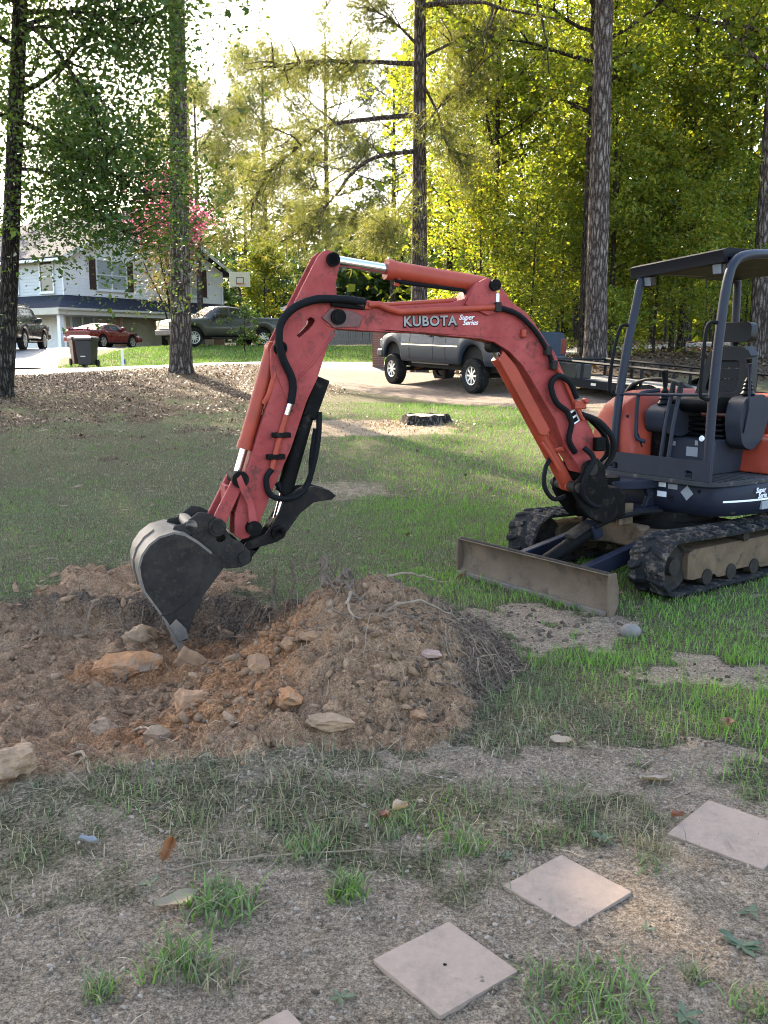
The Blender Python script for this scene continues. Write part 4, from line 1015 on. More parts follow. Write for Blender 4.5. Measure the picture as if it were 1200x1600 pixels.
# white side stripe and stickers on the skirt
def on_skirt(x, z):   # y of the left flank at x
    P = [p for p in skirt if p[1] > 0]
    P = sorted(P); return float(np.interp(x, [p[0] for p in P], [p[1] for p in P]))
st = MB(); xs_ = np.linspace(0.33, -0.30, 24); V = []; F = []
for x in xs_: V += [(x, on_skirt(x, 0.6) + 0.002, 0.607), (x, on_skirt(x, 0.6) + 0.002, 0.622)]
st.add(V, [(2 * i, 2 * i + 1, 2 * i + 3, 2 * i + 2) for i in range(len(xs_) - 1)])
part(st, 'white_stripe', M_white, body)
def sticker(x, y, z, w, h, m=M_sticker, rot=0.0, parent=body):
    # on the front face (x = const)
    c, s = math.cos(rot), math.sin(rot)
    P = [(-w, -h), (w, -h), (w, h), (-w, h)]
    part(MB().add([(x, y + a * c - b * s, z + a * s + b * c) for a, b in P], [(0, 1, 2, 3)]), 'sticker', m, parent)
sticker(0.4425, 0.10, 0.705, 0.035, 0.018, M_white); sticker(0.4425, 0.20, 0.70, 0.045, 0.02); sticker(0.4425, 0.10, 0.63, 0.045, 0.022, M_white); sticker(0.4425, 0.335, 0.665, 0.042, 0.042, M_sticker, R(45))
for k in range(4): part(MB().box(0.438, 0.4415, 0.16, 0.215, 0.585 + k * 0.012, 0.590 + k * 0.012), 'vent_slot', M_grease, body)
part(MB().cyl((0.43, 0.44, 0.69), (0.444, 0.44, 0.69), 0.012, 10), 'plug', M_grease, body)
me = text_mesh("Super", 0.06, 0.0015, 0.3, 0.001); o = link('lettering', me, M_white, body); o.location = (-0.02, 0.676, 0.688); o.rotation_euler = (R(90), 0, R(180 + 2))
me = text_mesh("Series", 0.06, 0.0015, 0.3, 0.001); o = link('lettering', me, M_white, body); o.location = (-0.055, 0.676, 0.645); o.rotation_euler = (R(90), 0, R(180 + 2))
part(MB().box(-0.36, -0.04, 0.66, 0.684, 0.535, 0.60), 'number_strip', M_sticker, body)
# nose and swing bracket
ns = MB().prism([(0.40, -0.40), (0.40, 0.06), (0.62, 0.06), (0.80, -0.05), (0.86, -0.14), (0.80, -0.26), (0.62, -0.40)], 0.675, 0.742, lambda a, b, w: (a, b, w))
ns.prism([(0.40, -0.40), (0.40, 0.06), (0.62, 0.06), (0.80, -0.05), (0.86, -0.14), (0.80, -0.26), (0.62, -0.40)], 0.47, 0.525, lambda a, b, w: (a, b, w))
ns.prism([(0.40, 0.47), (0.40, 0.735), (0.64, 0.735), (0.53, 0.66), (0.50, 0.60), (0.53, 0.54), (0.64, 0.475)], -0.02, 0.02, lambda a, b, w: (a, w, b))
part(ns, 'swing_mount', M_navy, bevel=0.008)
part(MB().cyl((0.78, -0.14, 0.44), (0.78, -0.14, 0.77), 0.07, 18), 'swing_pin', M_grease, sm=True)
sw = MB()
for o in (-0.155, 0.135):
    sw.prism([(-0.02, 0.92), (0.04, 0.98), (0.13, 0.96), (0.18, 0.86), (0.235, 0.80), (0.24, 0.72), (0.18, 0.62), (0.10, 0.53), (0.0, 0.49), (-0.12, 0.49), (-0.17, 0.56), (-0.12, 0.68), (-0.05, 0.78)], o, o + 0.03, Bf)
sw.prism([(0.02, 0.52), (0.06, 0.58), (0.0, 0.74), (-0.20, 0.74), (-0.26, 0.70), (-0.26, 0.52), (-0.08, 0.49)], -0.11, 0.11, Bf)
part(sw, 'swing_bracket', M_grease, bevel=0.012)
part(MB().cyl(B(0.095, 0.90, -0.18), B(0.095, 0.90, 0.18), 0.045, 16), 'pivot_pin', M_steel, sm=True)
part(MB().cyl(B(0.195, 0.765, -0.18), B(0.195, 0.765, 0.18), 0.04, 16), 'pivot_pin', M_steel, sm=True)

# --- boom: welded box, outline measured along the boom
boomP = [(2.136, 1.974), (2.118, 2.023), (1.859, 2.036), (1.221, 2.080), (1.106, 2.112), (1.035, 2.212), (0.962, 2.244), (0.887, 2.224), (0.816, 2.157), (0.749, 2.093), (0.630, 2.021), (0.545, 1.929), (0.464, 1.826), (0.392, 1.745), (0.301, 1.576), (0.180, 1.381), (0.055, 1.180), (0.012, 1.08), (0.03, 0.93), (0.07, 0.86), (0.13, 0.86), (0.17, 0.93), (0.287, 1.070), (0.375, 1.269), (0.492, 1.432), (0.586, 1.570), (0.650, 1.652), (0.761, 1.754), (0.878, 1.816), (1.008, 1.842), (1.199, 1.854), (1.380, 1.874), (1.787, 1.884), (2.028, 1.898), (2.102, 1.914)]
boom = part(MB().prism(boomP, -0.09, 0.09, Bf), 'boom', M_red, bevel=0.010)
for o in (-0.115, 0.095):   # cheek plates carrying the arm cylinder
    part(MB().prism([(1.12, 2.07), (1.035, 2.214), (0.962, 2.25), (0.885, 2.228), (0.80, 2.14), (0.75, 2.05), (0.95, 2.0)], o, o + 0.02, Bf), 'cheek_plate', M_red, boom, bevel=0.004)
part(MB().cyl(B(0.905, 2.208 - 0.005, -0.135), B(0.905, 2.203, 0.135), 0.035, 16).cyl(B(0.905, 2.203, 0.115), B(0.905, 2.203, 0.145), 0.040, 16), 'pin', M_grease, boom, sm=True)
part(MB().cyl(B(2.03, 1.975, -0.15), B(2.03, 1.975, 0.13), 0.035, 18).cyl(B(2.03, 1.975, 0.10), B(2.03, 1.975, 0.122), 0.05, 20), 'pin', M_grease, boom, sm=True)
part(MB().prism([(2.14, 1.97), (2.08, 2.03), (1.93, 2.015), (1.86, 1.98), (1.88, 1.915), (2.06, 1.905)], 0.091, 0.099, Bf), 'greasy_boss', mat('grease_stained_red', (0.09, 0.022, 0.018), 0.45, var=0.5, scale=14), boom, bevel=0.003)
# pipes along the flank
part(MB().tube([B(1.82, 2.055, 0.10), B(1.75, 2.06, 0.112), B(1.68, 2.03, 0.114), B(1.60, 2.012, 0.114), B(1.2, 2.036, 0.114), B(0.88, 2.056, 0.114)], 0.022, 10), 'pipe', M_cylred, boom, sm=True)
part(MB().tube([B(1.90, 2.045, 0.03), B(1.5, 2.072, 0.03), B(1.15, 2.10, 0.03)], 0.018, 8), 'pipe', M_cylred, boom, sm=True)
part(MB().obox(B(1.85, 2.055, 0.05), B(1, 0) - B(0, 0), B(0, 0, 1) - B(0, 0, 0), (0, 0, 1), 0.05, 0.06, 0.028), 'hose_block', M_cylred, boom, bevel=0.006)
def bt(pts, r, name, m, parent=boom, n=8): return part(MB().tube([B(*p) for p in pts], r, n), name, m, parent, sm=True)
def smoothpts(pts, k=6):
    P = [Vector(p) for p in pts]; out = []
    for i in range(len(P) - 1):
        p0, p1, p2, p3 = P[max(i - 1, 0)], P[i], P[i + 1], P[min(i + 2, len(P) - 1)]
        for t in np.linspace(0, 1, k, endpoint=False):
            out.append(tuple(0.5 * ((2 * p1) + (-p0 + p2) * t + (2 * p0 - 5 * p1 + 4 * p2 - p3) * t * t + (-p0 + 3 * p1 - 3 * p2 + p3) * t ** 3)))
    out.append(tuple(P[-1])); return out
bt(smoothpts([(0.88, 2.056, 0.118), (0.72, 2.01, 0.12), (0.58, 1.90, 0.12), (0.47, 1.76, 0.118), (0.42, 1.66, 0.115)]), 0.019, 'hydraulic_hose', M_hose)
for r_, z_ in ((0.88, 2.056), (0.42, 1.66), (0.47, 1.76)):
    part(MB().obox(B(r_, z_, 0.118), B(1, 0) - B(0, 0), B(0, 0, 1) - B(0, 0), (0, 0, 1), 0.022, 0.03, 0.032), 'clamp', M_steel, boom, bevel=0.005)
bt(smoothpts([(0.42, 1.66, 0.115), (0.34, 1.58, 0.115), (0.24, 1.40, 0.113), (0.15, 1.26, 0.113)]), 0.016, 'pipe', M_cylred)
part(MB().obox(B(0.66, 1.88, 0.095), (0, 0, 1), B(0, 0, 1) - B(0, 0), B(1, 0) - B(0, 0), 0.03, 0.025, 0.02), 'lug', M_cylred, boom, bevel=0.01)
bt(smoothpts([(0.30, 1.33, 0.125), (0.40, 1.40, 0.135), (0.44, 1.52, 0.13), (0.38, 1.58, 0.13), (0.28, 1.53, 0.128), (0.22, 1.42, 0.125)]), 0.022, 'hydraulic_hose', M_hose)
bt(smoothpts([(0.30, 1.33, 0.125), (0.26, 1.24, 0.13), (0.27, 1.12, 0.12), (0.2, 1.02, 0.1)]), 0.022, 'hydraulic_hose', M_hose)
part(MB().obox(B(0.19, 1.37, 0.11), B(1, 0) - B(0, 0), B(0, 0, 1) - B(0, 0), (0, 0, 1), 0.05, 0.03, 0.03).cyl(B(0.15, 1.40, 0.10), B(0.15, 1.40, 0.16), 0.02, 10), 'valve', M_cylred, boom, bevel=0.008)
for q, (dr, do) in enumerate(((0, 0.12), (-0.03, 0.08), (-0.06, 0.03), (-0.05, -0.05))):
    bt(smoothpts([(0.16, 1.30, 0.11), (0.02 + dr, 1.24, do), (-0.10 + dr, 1.12, do), (-0.12 + dr, 0.98, do * 0.8), (-0.05, 0.85, do * 0.6), (-0.12, 0.72, do * 0.5)]), 0.021, 'hydraulic_hose', M_hose)
bt(smoothpts([(0.16, 1.06, 0.15), (0.10, 0.98, 0.19), (0.17, 0.86, 0.21), (0.18, 0.72, 0.19), (0.05, 0.62, 0.16), (-0.1, 0.64, 0.12)]), 0.020, 'hydraulic_hose', M_hose)
bt(smoothpts([(0.33, 1.01, 0.02), (0.42, 0.92, 0.06), (0.44, 0.78, 0.08), (0.36, 0.68, 0.08), (0.25, 0.69, 0.06)]), 0.017, 'hydraulic_hose', M_hose)
part(MB().obox(B(0.03, 1.08, 0.15), (0, 0, 1), B(0, 0, 1) - B(0, 0), B(1, 0) - B(0, 0), 0.05, 0.03, 0.04), 'hose_clamp', M_grease, boom, bevel=0.01)
# lettering on the boom flank
def boom_text(body_, r_, z_, size, m, shear=0.0, bold=0.0, off=0.0915, slope=-0.052, ext=0.0012, spacing=1.0):
    me = text_mesh(body_, size, ext, shear, bold, spacing)
    xa = -(B(1, slope) - B(0, 0)).normalized(); na = (B(0, 0, 1) - B(0, 0)).normalized(); ya = na.cross(xa)
    M = Matrix((xa, ya, na)).transposed().to_4x4(); M.translation = B(r_, z_, off)
    o = link('lettering', me, m, boom); o.matrix_local = M
    return o
boom_text("KUBOTA", 1.372, 1.950, 0.092, M_grease, 0, 0.007, 0.0912, -0.03, 0.0008, 1.10)
boom_text("KUBOTA", 1.372, 1.954, 0.092, M_letter, 0, 0.0022, 0.0935, -0.03, 0.0008, 1.10)
boom_text("Super", 1.102, 1.984, 0.048, M_white, 0.35, 0.0006, slope=-0.03); boom_text("Series", 1.072, 1.948, 0.048, M_white, 0.35, 0.0006, slope=-0.03)
def boom_sticker(r_, z_, w, h, ang, m, off=0.0915):
    c, s = math.cos(ang), math.sin(ang)
    part(MB().add([B(r_ + a * c - b * s, z_ + a * s + b * c, off) for a, b in ((-w, -h), (w, -h), (w, h), (-w, h))], [(0, 1, 2, 3)]), 'sticker', m, boom)
boom_sticker(0.875, 2.12, 0.012, 0.028, 0, M_white, 0.1165); boom_sticker(0.875, 2.165, 0.012, 0.012, R(45), mat('yellow_print', (0.6, 0.4, 0.05), 0.5), 0.1165)
boom_sticker(0.21, 1.285, 0.028, 0.05, R(-30), M_white)
boom_sticker(0.203, 1.262, 0.02, 0.016, R(-30), M_grease, 0.092); boom_sticker(0.218, 1.305, 0.02, 0.014, R(-30), M_grease, 0.092)
# boom cylinder (under the boom)
def ram_cyl(p0, p1, off, rb, rr, frac, name, parent=exc, barrel_first=True, m=M_cylred, eye=0.045):
    a, b = Vector((p0[0], p0[1], off)), Vector((p1[0], p1[1], off))
    mid = a + (b - a) * frac
    tr = lambda v: B(v.x, v.y, v.z)
    d = (b - a).normalized()
    br = part(MB().tube([tr(a), tr(a + d * 0.03), tr(mid - d * 0.05), tr(mid - d * 0.05), tr(mid)], [rb * 0.9, rb, rb, rb * 1.12, rb * 1.12], 20), name, m, parent, sm=True)
    part(MB().cyl(tr(mid), tr(b), rr, 16), 'rod', M_rod, br, sm=True)
    for e in (a, b): part(MB().cyl(tr(e + Vector((0, 0, -0.05))), tr(e + Vector((0, 0, 0.05))), eye, 16), 'rod_eye', m if e is a else M_grease, br, sm=True)
    return br, tr, d
bc, tr, d = ram_cyl((0.195, 0.765), (0.845, 1.79), 0.0, 0.052, 0.03, 0.93, 'boom_cylinder')
part(MB().prism([(0.70, 1.66), (0.80, 1.76), (0.83, 1.69), (0.55, 1.26), (0.49, 1.16), (0.43, 1.15), (0.40, 1.19)], 0.055, 0.075, Bf), 'cylinder_guard', M_cylred, bc, bevel=0.006)
part(MB().tube([B(0.46, 1.10, 0.055), B(0.40, 1.02, 0.065), B(0.30, 0.88, 0.06)], 0.015, 8), 'pipe', M_cylred, bc, sm=True)
part(MB().cyl(B(0.35, 1.02, 0.0), B(0.30, 1.05, 0.09), 0.018, 10), 'port', M_cylred, bc, sm=True)
# arm cylinder (on top)
ac, tr, d = ram_cyl((0.905, 2.205), (2.047, 2.343), 0.0, 0.062, 0.035, 0.66, 'arm_cylinder')
part(MB().tube([B(1.06, 2.13, 0.03), B(1.10, 2.17, 0.03), B(1.55, 2.21, 0.03), B(1.60, 2.225, 0.02)], 0.014, 8), 'pipe', M_hose, ac, sm=True)
part(MB().cyl(B(1.58, 2.19, 0.0), B(1.57, 2.25, 0.02), 0.022, 10), 'port', M_cylred, ac, sm=True)
# arm (dipper)
armP = [(2.154, 2.356), (2.119, 2.388), (2.072, 2.394), (2.025, 2.370), (2.005, 2.33), (2.035, 2.199), (2.030, 2.09), (1.972, 2.030), (1.972, 1.930), (2.073, 1.873), (2.114, 1.738), (2.172, 1.573), (2.244, 1.433), (2.357, 1.122), (2.505, 0.816), (2.590, 0.609), (2.650, 0.555), (2.700, 0.545), (2.745, 0.575), (2.737, 0.724), (2.668, 0.930), (2.568, 1.233), (2.474, 1.502), (2.479, 1.669), (2.477, 1.770)]
hole = [(2.212, 1.972), (2.190, 1.966), (2.180, 1.950), (2.189, 1.930), (2.215, 1.900), (2.285, 1.840), (2.306, 1.856), (2.240, 1.925), (2.232, 1.955)]
arm = part(MB().prism(armP, 0.060, 0.085, Bf, [hole]), 'arm_side_plate', M_red, bevel=0.004)
part(MB().prism(armP, -0.085, -0.060, Bf, [hole]), 'arm_side_plate', M_red, bevel=0.004)
ab = MB()
ab.prism([(2.16, 1.62), (2.244, 1.433), (2.357, 1.122), (2.505, 0.816), (2.58, 0.63), (2.735, 0.72), (2.668, 0.93), (2.568, 1.233), (2.470, 1.502), (2.40, 1.72), (2.30, 1.80), (2.16, 1.74)], -0.061, 0.061, Bf)
for (a, b, c, d_) in ((2.135, 2.34, 2.18, 2.24), (2.20, 2.19, 2.25, 2.09), (2.28, 2.05, 2.43, 1.85)):
    ab.obox(B((a + c) / 2 - 0.02, (b + d_) / 2), B(c, d_) - B(a, b), B(0, 0, 1) - B(0, 0), (B(c, d_) - B(a, b)).cross(B(0, 0, 1) - B(0, 0)), math.hypot(c - a, d_ - b) / 2, 0.060, 0.008)
part(ab, 'arm_box', M_red, bevel=0.004)
part(MB().prism([(2.46, 1.80), (2.40, 1.82), (2.30, 1.66), (2.30, 1.45), (2.335, 1.36), (2.37, 1.42), (2.45, 1.62)], 0.086, 0.094, Bf), 'stiffener', M_red, arm, bevel=0.003)
part(MB().tube([B(2.05, 1.87, 0.088), B(2.20, 1.68, 0.088), B(2.36, 1.52, 0.088)], 0.008, 6), 'weld_seam', M_red, arm, sm=True)
for (r_, z_, w, rr) in ((2.06, 2.335, 0.115, 0.045), (2.422, 1.775, 0.12, 0.045)):
    part(MB().cyl(B(r_, z_, -w), B(r_, z_, w), rr * 0.8, 18).cyl(B(r_, z_, w - 0.02), B(r_, z_, w), rr, 18), 'pin', M_grease, arm, sm=True)
# bucket cylinder, links
kc, tr, d = ram_cyl((2.445, 1.775), (2.705, 0.945), 0.0, 0.048, 0.026, 0.78, 'bucket_cylinder')
part(MB().tube([B(2.43, 1.70, 0.065), B(2.445, 1.62, 0.07), B(2.49, 1.48, 0.068), B(2.52, 1.42, 0.05)], 0.02, 10), 'pipe', M_cylred, kc, sm=True)
part(MB().cyl(B(2.705, 0.945, -0.13), B(2.705, 0.945, 0.13), 0.045, 18).cyl(B(2.705, 0.945, 0.10), B(2.705, 0.945, 0.135), 0.055, 18), 'link_pin', M_grease, sm=True)
for s in (-1, 1):
    o = 0.095 * s
    part(MB().prism([(2.66, 0.95), (2.705, 0.985), (2.745, 0.96), (2.90, 0.67), (2.885, 0.62), (2.84, 0.61), (2.81, 0.65)], o - 0.017, o + 0.017, Bf), 'bucket_link', M_red, bevel=0.006)
    part(MB().prism([(2.675, 0.92), (2.70, 0.985), (2.735, 0.955), (2.72, 0.90), (2.665, 0.78), (2.655, 0.62), (2.625, 0.585), (2.59, 0.61), (2.605, 0.70), (2.625, 0.80)], o * 1.28 - 0.014, o * 1.28 + 0.014, Bf), 'guide_link', M_red, bevel=0.006)
part(MB().obox(B(2.78, 0.80, 0), B(0, 0, 1) - B(0, 0), (0, 0, 1), B(1, 0) - B(0, 0), 0.08, 0.10, 0.015), 'link_web', M_red)
part(MB().cyl(B(2.624, 0.622, -0.15), B(2.624, 0.622, 0.15), 0.05, 18).cyl(B(2.624, 0.622, 0.13), B(2.624, 0.622, 0.148), 0.050, 18).cyl(B(2.624, 0.622, 0.148), B(2.624, 0.622, 0.158), 0.02, 12), 'link_pin', M_grease, sm=True)
# thumb and its cylinder
thumbP = [(2.739, 0.400), (2.719, 0.459), (2.657, 0.527), (2.535, 0.567), (2.497, 0.614), (2.445, 0.700), (2.385, 0.812), (2.30, 0.862), (2.194, 0.868), (2.095, 0.838), (2.045, 0.796), (2.075, 0.772), (2.200, 0.762), (2.300, 0.690), (2.380, 0.585), (2.449, 0.512), (2.573, 0.485), (2.623, 0.427), (2.661, 0.381), (2.722, 0.374)]
th = MB()
for o in (0.05, -0.08): th.prism(thumbP, o, o + 0.03, Bf)
th.prism([(2.50, 0.62), (2.43, 0.70), (2.365, 0.80), (2.335, 0.80), (2.40, 0.66), (2.46, 0.56)], -0.05, 0.05, Bf)
thumb = part(th, 'thumb', mat('thumb_steel', (0.014, 0.012, 0.011), 0.65, var=0.4, scale=6, spec=0.08, spot=(0.035, 0.027, 0.02), spot_scale=9, spot_at=0.6), bevel=0.006)
for (r_, z_) in ((2.686, 0.43), (2.456, 0.577)):
    part(MB().cyl(B(r_, z_, -0.12), B(r_, z_, 0.12), 0.032, 16).cyl(B(r_, z_, 0.08), B(r_, z_, 0.12), 0.046, 16), 'pin', M_grease, thumb, sm=True)
tc_, tr, d = ram_cyl((2.20, 1.42), (2.456, 0.60), 0.0, 0.055, 0.028, 0.72, 'thumb_cylinder', m=M_grease)
part(MB().obox(B(2.17, 1.45), B(2.2, 1.2) - B(2.1, 1.45), B(0, 0, 1) - B(0, 0), B(1, 0.4) - B(0, 0), 0.14, 0.055, 0.05), 'thumb_bracket', M_grease, bevel=0.01)
# hoses on the arm
bt(smoothpts([(1.85, 2.07, 0.12), (1.98, 2.085, 0.13), (2.10, 2.085, 0.135), (2.20, 2.078, 0.135), (2.327, 2.031, 0.135), (2.415, 1.94, 0.13), (2.437, 1.83, 0.14), (2.412, 1.71, 0.13), (2.356, 1.60, 0.115), (2.343, 1.52, 0.11), (2.36, 1.42, 0.108)]), 0.026, 'sleeved_hose', M_hose, arm, 12)
bt(smoothpts([(1.85, 2.04, 0.10), (2.0, 2.05, 0.11), (2.08, 2.06, 0.12)]), 0.018, 'hydraulic_hose', M_hose, arm)
part(MB().cyl(B(1.86, 2.06, 0.12), B(1.95, 2.08, 0.125), 0.02, 12), 'hose_fitting', M_rod, arm, sm=True)
part(MB().cyl(B(2.355, 1.44, 0.108), B(2.385, 1.35, 0.106), 0.022, 12), 'hose_fitting', M_rod, arm, sm=True)
bt([(2.385, 1.36, 0.106), (2.43, 1.22, 0.104), (2.475, 1.06, 0.104), (2.49, 1.0, 0.104)], 0.019, 'pipe', M_cylred, arm)
for (r_, z_) in ((2.425, 1.22), (2.465, 1.08)):
    part(MB().obox(B(r_, z_, 0.10), B(0.95, 0.02) - B(0, 0), B(0, 0, 1) - B(0, 0), (0, 0, 1), 0.06, 0.03, 0.016), 'clamp', M_grease, arm, bevel=0.004)
bt(smoothpts([(2.49, 1.0, 0.104), (2.53, 0.94, 0.106), (2.51, 0.84, 0.105), (2.42, 0.80, 0.10), (2.30, 0.82, 0.08), (2.22, 0.92, 0.05), (2.20, 1.08, 0.04), (2.17, 1.25, 0.04)]), 0.020, 'hydraulic_hose', M_hose, arm)
bt(smoothpts([(2.15, 1.36, 0.05), (2.16, 1.2, 0.06), (2.20, 1.0, 0.06), (2.26, 0.86, 0.05), (2.38, 0.82, 0.03), (2.44, 0.90, 0.03)]), 0.020, 'hydraulic_hose', M_hose, arm)
# bucket: side plates, rolled shell, ears, teeth
sideP = [(3.150, 0.649), (3.240, 0.625), (3.300, 0.580), (3.345, 0.520), (3.368, 0.455), (3.365, 0.39), (3.345, 0.295), (3.268, 0.173), (3.205, 0.062), (3.150, -0.060), (3.100, -0.05), (3.049, 0.101), (2.989, 0.224), (2.837, 0.415), (2.919, 0.504), (2.997, 0.576), (3.080, 0.632)]
bk_ = MB()
sideI = sideP
bucket = part(MB().prism(sideP, 0.215, 0.235, Bf), 'bucket_side', M_steel, bevel=0.004)
part(MB().prism(sideP, -0.235, -0.215, Bf), 'bucket_side', M_steel, bevel=0.004)
prof = [(2.919, 0.506), (2.997, 0.578), (3.080, 0.636), (3.150, 0.655), (3.245, 0.632), (3.308, 0.586), (3.354, 0.524), (3.377, 0.455), (3.374, 0.388), (3.353, 0.290), (3.276, 0.166), (3.212, 0.056), (3.162, -0.065)]
sh_ = MB()
for o0, o1 in ((-0.236, 0.236),):
    outer = [Vector(p) for p in prof]
    inner = []
    for i, p in enumerate(outer):
        t = (outer[min(i + 1, len(outer) - 1)] - outer[max(i - 1, 0)]).normalized()
        inner.append(p + Vector((t.y, -t.x)) * 0.014)
    sh_.prism([tuple(p) for p in outer] + [tuple(p) for p in reversed(inner)], o0, o1, Bf)
shell_o = part(sh_, 'bucket_shell', M_worn, sm=True)
for o in (0.0,):   # wear strips on the back of the shell
    ps = [Vector(p) for p in prof[4:10]]
    qs = []
    for i, p in enumerate(ps):
        t = (ps[min(i + 1, len(ps) - 1)] - ps[max(i - 1, 0)]).normalized(); qs.append(p + Vector((-t.y, t.x)) * 0.012)
    part(MB().prism([tuple(p) for p in ps] + [tuple(p) for p in reversed(qs)], o - 0.03, o + 0.03, Bf), 'wear_strip', M_worn, shell_o)
part(MB().prism([(3.212, 0.056), (3.165, -0.07), (3.145, -0.09), (3.13, -0.07), (3.19, 0.06)], -0.24, 0.24, Bf), 'cutting_lip', M_worn, bevel=0.004)
for o in (-0.205, -0.07, 0.07, 0.205):
    part(MB().prism([(3.20, 0.03), (3.165, -0.06), (3.130, -0.19), (3.118, -0.195), (3.112, -0.10), (3.13, -0.03), (3.165, 0.03)], o - 0.032, o + 0.032, Bf), 'tooth', M_worn, bevel=0.006)
part(MB().tube([B(*p, 0.237) for p in [(2.972, 0.53), (2.965, 0.45), (2.985, 0.36), (3.03, 0.27), (3.10, 0.20), (3.19, 0.14), (3.25, 0.13)]], 0.006, 6), 'weld_seam', M_steel, bucket, sm=True)
part(MB().prism([(3.15, -0.05), (3.20, 0.06), (3.16, 0.10), (3.10, 0.03), (3.085, -0.03)], 0.236, 0.25, Bf), 'side_cutter', M_worn, bucket, bevel=0.004)
earP = [(3.151, 0.640), (3.133, 0.675), (3.076, 0.682), (2.982, 0.752), (2.925, 0.743), (2.868, 0.710), (2.812, 0.635), (2.779, 0.574), (2.709, 0.533), (2.655, 0.47), (2.660, 0.40), (2.72, 0.375), (2.820, 0.373), (2.977, 0.552), (3.09, 0.613)]
earH = [(2.845 + 0.03 * math.cos(a), 0.575 + 0.03 * math.sin(a)) for a in np.linspace(0, 2 * PI, 12, endpoint=False)]
for o in (0.125, -0.15): part(MB().prism(earP, o, o + 0.025, Bf, [earH]), 'bucket_ear', M_steel, bevel=0.005)
part(MB().cyl(B(2.87, 0.652, -0.17), B(2.87, 0.652, 0.17), 0.045, 20).cyl(B(2.87, 0.652, 0.15), B(2.87, 0.652, 0.178), 0.056, 20).cyl(B(2.87, 0.652, 0.185), B(2.87, 0.652, 0.192), 0.035, 16), 'bucket_pin', M_steel, sm=True)
part(MB().cyl(B(3.03, 0.67, -0.15), B(3.03, 0.67, 0.15), 0.038, 18), 'coupler_tube', M_worn, sm=True)
part(MB().cyl(B(3.01, 0.60, 0.15), B(3.01, 0.60, 0.175), 0.025, 14).cyl(B(2.975, 0.61, 0.15), B(2.975, 0.61, 0.17), 0.018, 12), 'bolt', M_steel, sm=True)
part(MB().cyl(B(2.70, 0.44, -0.17), B(2.70, 0.44, 0.17), 0.04, 18), 'bucket_pin', M_steel, sm=True)

# --- canopy
def tubeL(pts, r, name, m=M_navy2, parent=exc, n=14): return part(MB().tube(pts, r, n), name, m, parent, sm=True)
tubeL(smoothpts([(0.43, 0.50, 0.77), (0.42, 0.50, 1.4), (0.37, 0.50, 2.0), (0.315, 0.50, 2.30), (0.24, 0.50, 2.42), (0.10, 0.50, 2.47), (-0.2, 0.50, 2.495), (-1.0, 0.50, 2.50), (-1.16, 0.50, 2.44), (-1.22, 0.5, 2.3), (-1.22, 0.50, 0.75)], 4), 0.037, 'roof_post')
tubeL(smoothpts([(0.43, -0.42, 0.77), (0.41, -0.42, 1.2), (0.33, -0.42, 1.7), (0.22, -0.42, 2.15), (0.17, -0.42, 2.34), (0.09, -0.42, 2.40), (-0.2, -0.42, 2.43), (-1.0, -0.44, 2.44), (-1.16, -0.44, 2.40), (-1.22, -0.44, 2.25), (-1.22, -0.44, 0.75)], 4), 0.036, 'roof_post')
rp = MB()
def roofz(y): return 2.425 + (y + 0.45) * 0.066
prf = [(0.30, -0.03), (0.315, 0.02), (0.25, 0.04), (-0.4, 0.05), (-1.1, 0.04), (-1.2, 0.0), (-1.19, -0.03), (-0.4, -0.015), (0.2, -0.03), (0.24, -0.075), (0.30, -0.07)]
rp.prism(prf, -0.52, 0.44, lambda a, b, w: (a - (0.11 if w < 0 else 0.0) * (a > 0), w, b + roofz(w)))
roofp = part(rp, 'canopy_roof', mat('roof_plastic', (0.005, 0.0055, 0.0075), 0.6, spec=0.1, var=0.2, scale=5), bevel=0.012)
for y, x in ((-0.36, 0.14), (0.36, 0.23)):
    lo = part(MB().obox((x, y, roofz(y) - 0.10), (1, 0, -0.2), (0, 1, 0), (0.2, 0, 1), 0.03, 0.045, 0.045).box(x - 0.01, x + 0.01, y - 0.01, y + 0.01, roofz(y) - 0.06, roofz(y) - 0.03), 'work_light', M_plastic, bevel=0.01)
    part(MB().obox((x + 0.031, y, roofz(y) - 0.106), (1, 0, -0.2), (0, 1, 0), (0.2, 0, 1), 0.002, 0.036, 0.036), 'lens', M_headlamp, lo)
tubeL(smoothpts([(0.385, 0.50, 1.96), (0.44, 0.47, 1.97), (0.475, 0.45, 1.92), (0.50, 0.45, 1.70), (0.51, 0.45, 1.46), (0.49, 0.46, 1.41), (0.43, 0.50, 1.39)], 4), 0.014, 'grab_handle', M_hose)
tubeL(smoothpts([(0.27, -0.42, 1.96), (0.33, -0.45, 1.97), (0.365, -0.47, 1.92), (0.43, -0.47, 1.70), (0.46, -0.47, 1.46), (0.44, -0.46, 1.41), (0.40, -0.42, 1.39)], 4), 0.014, 'grab_handle', M_hose)
tubeL([(0.40, -0.42, 1.405), (0.43, 0.50, 1.43)], 0.012, 'front_bar')
part(MB().prism([(-0.46, 0.772), (0.545, 0.772), (0.545, 0.93), (-0.43, 0.93)], 0.452, 0.466, lambda a, b, w: (w, a, b), [[(-0.40, 0.79), (-0.34, 0.79), (-0.34, 0.83), (-0.355, 0.845), (-0.385, 0.845), (-0.40, 0.83)], [(0.32, 0.79), (0.39, 0.79), (0.39, 0.83), (0.375, 0.845), (0.335, 0.845), (0.32, 0.83)]]), 'kick_plate', M_pod, bevel=0.004)
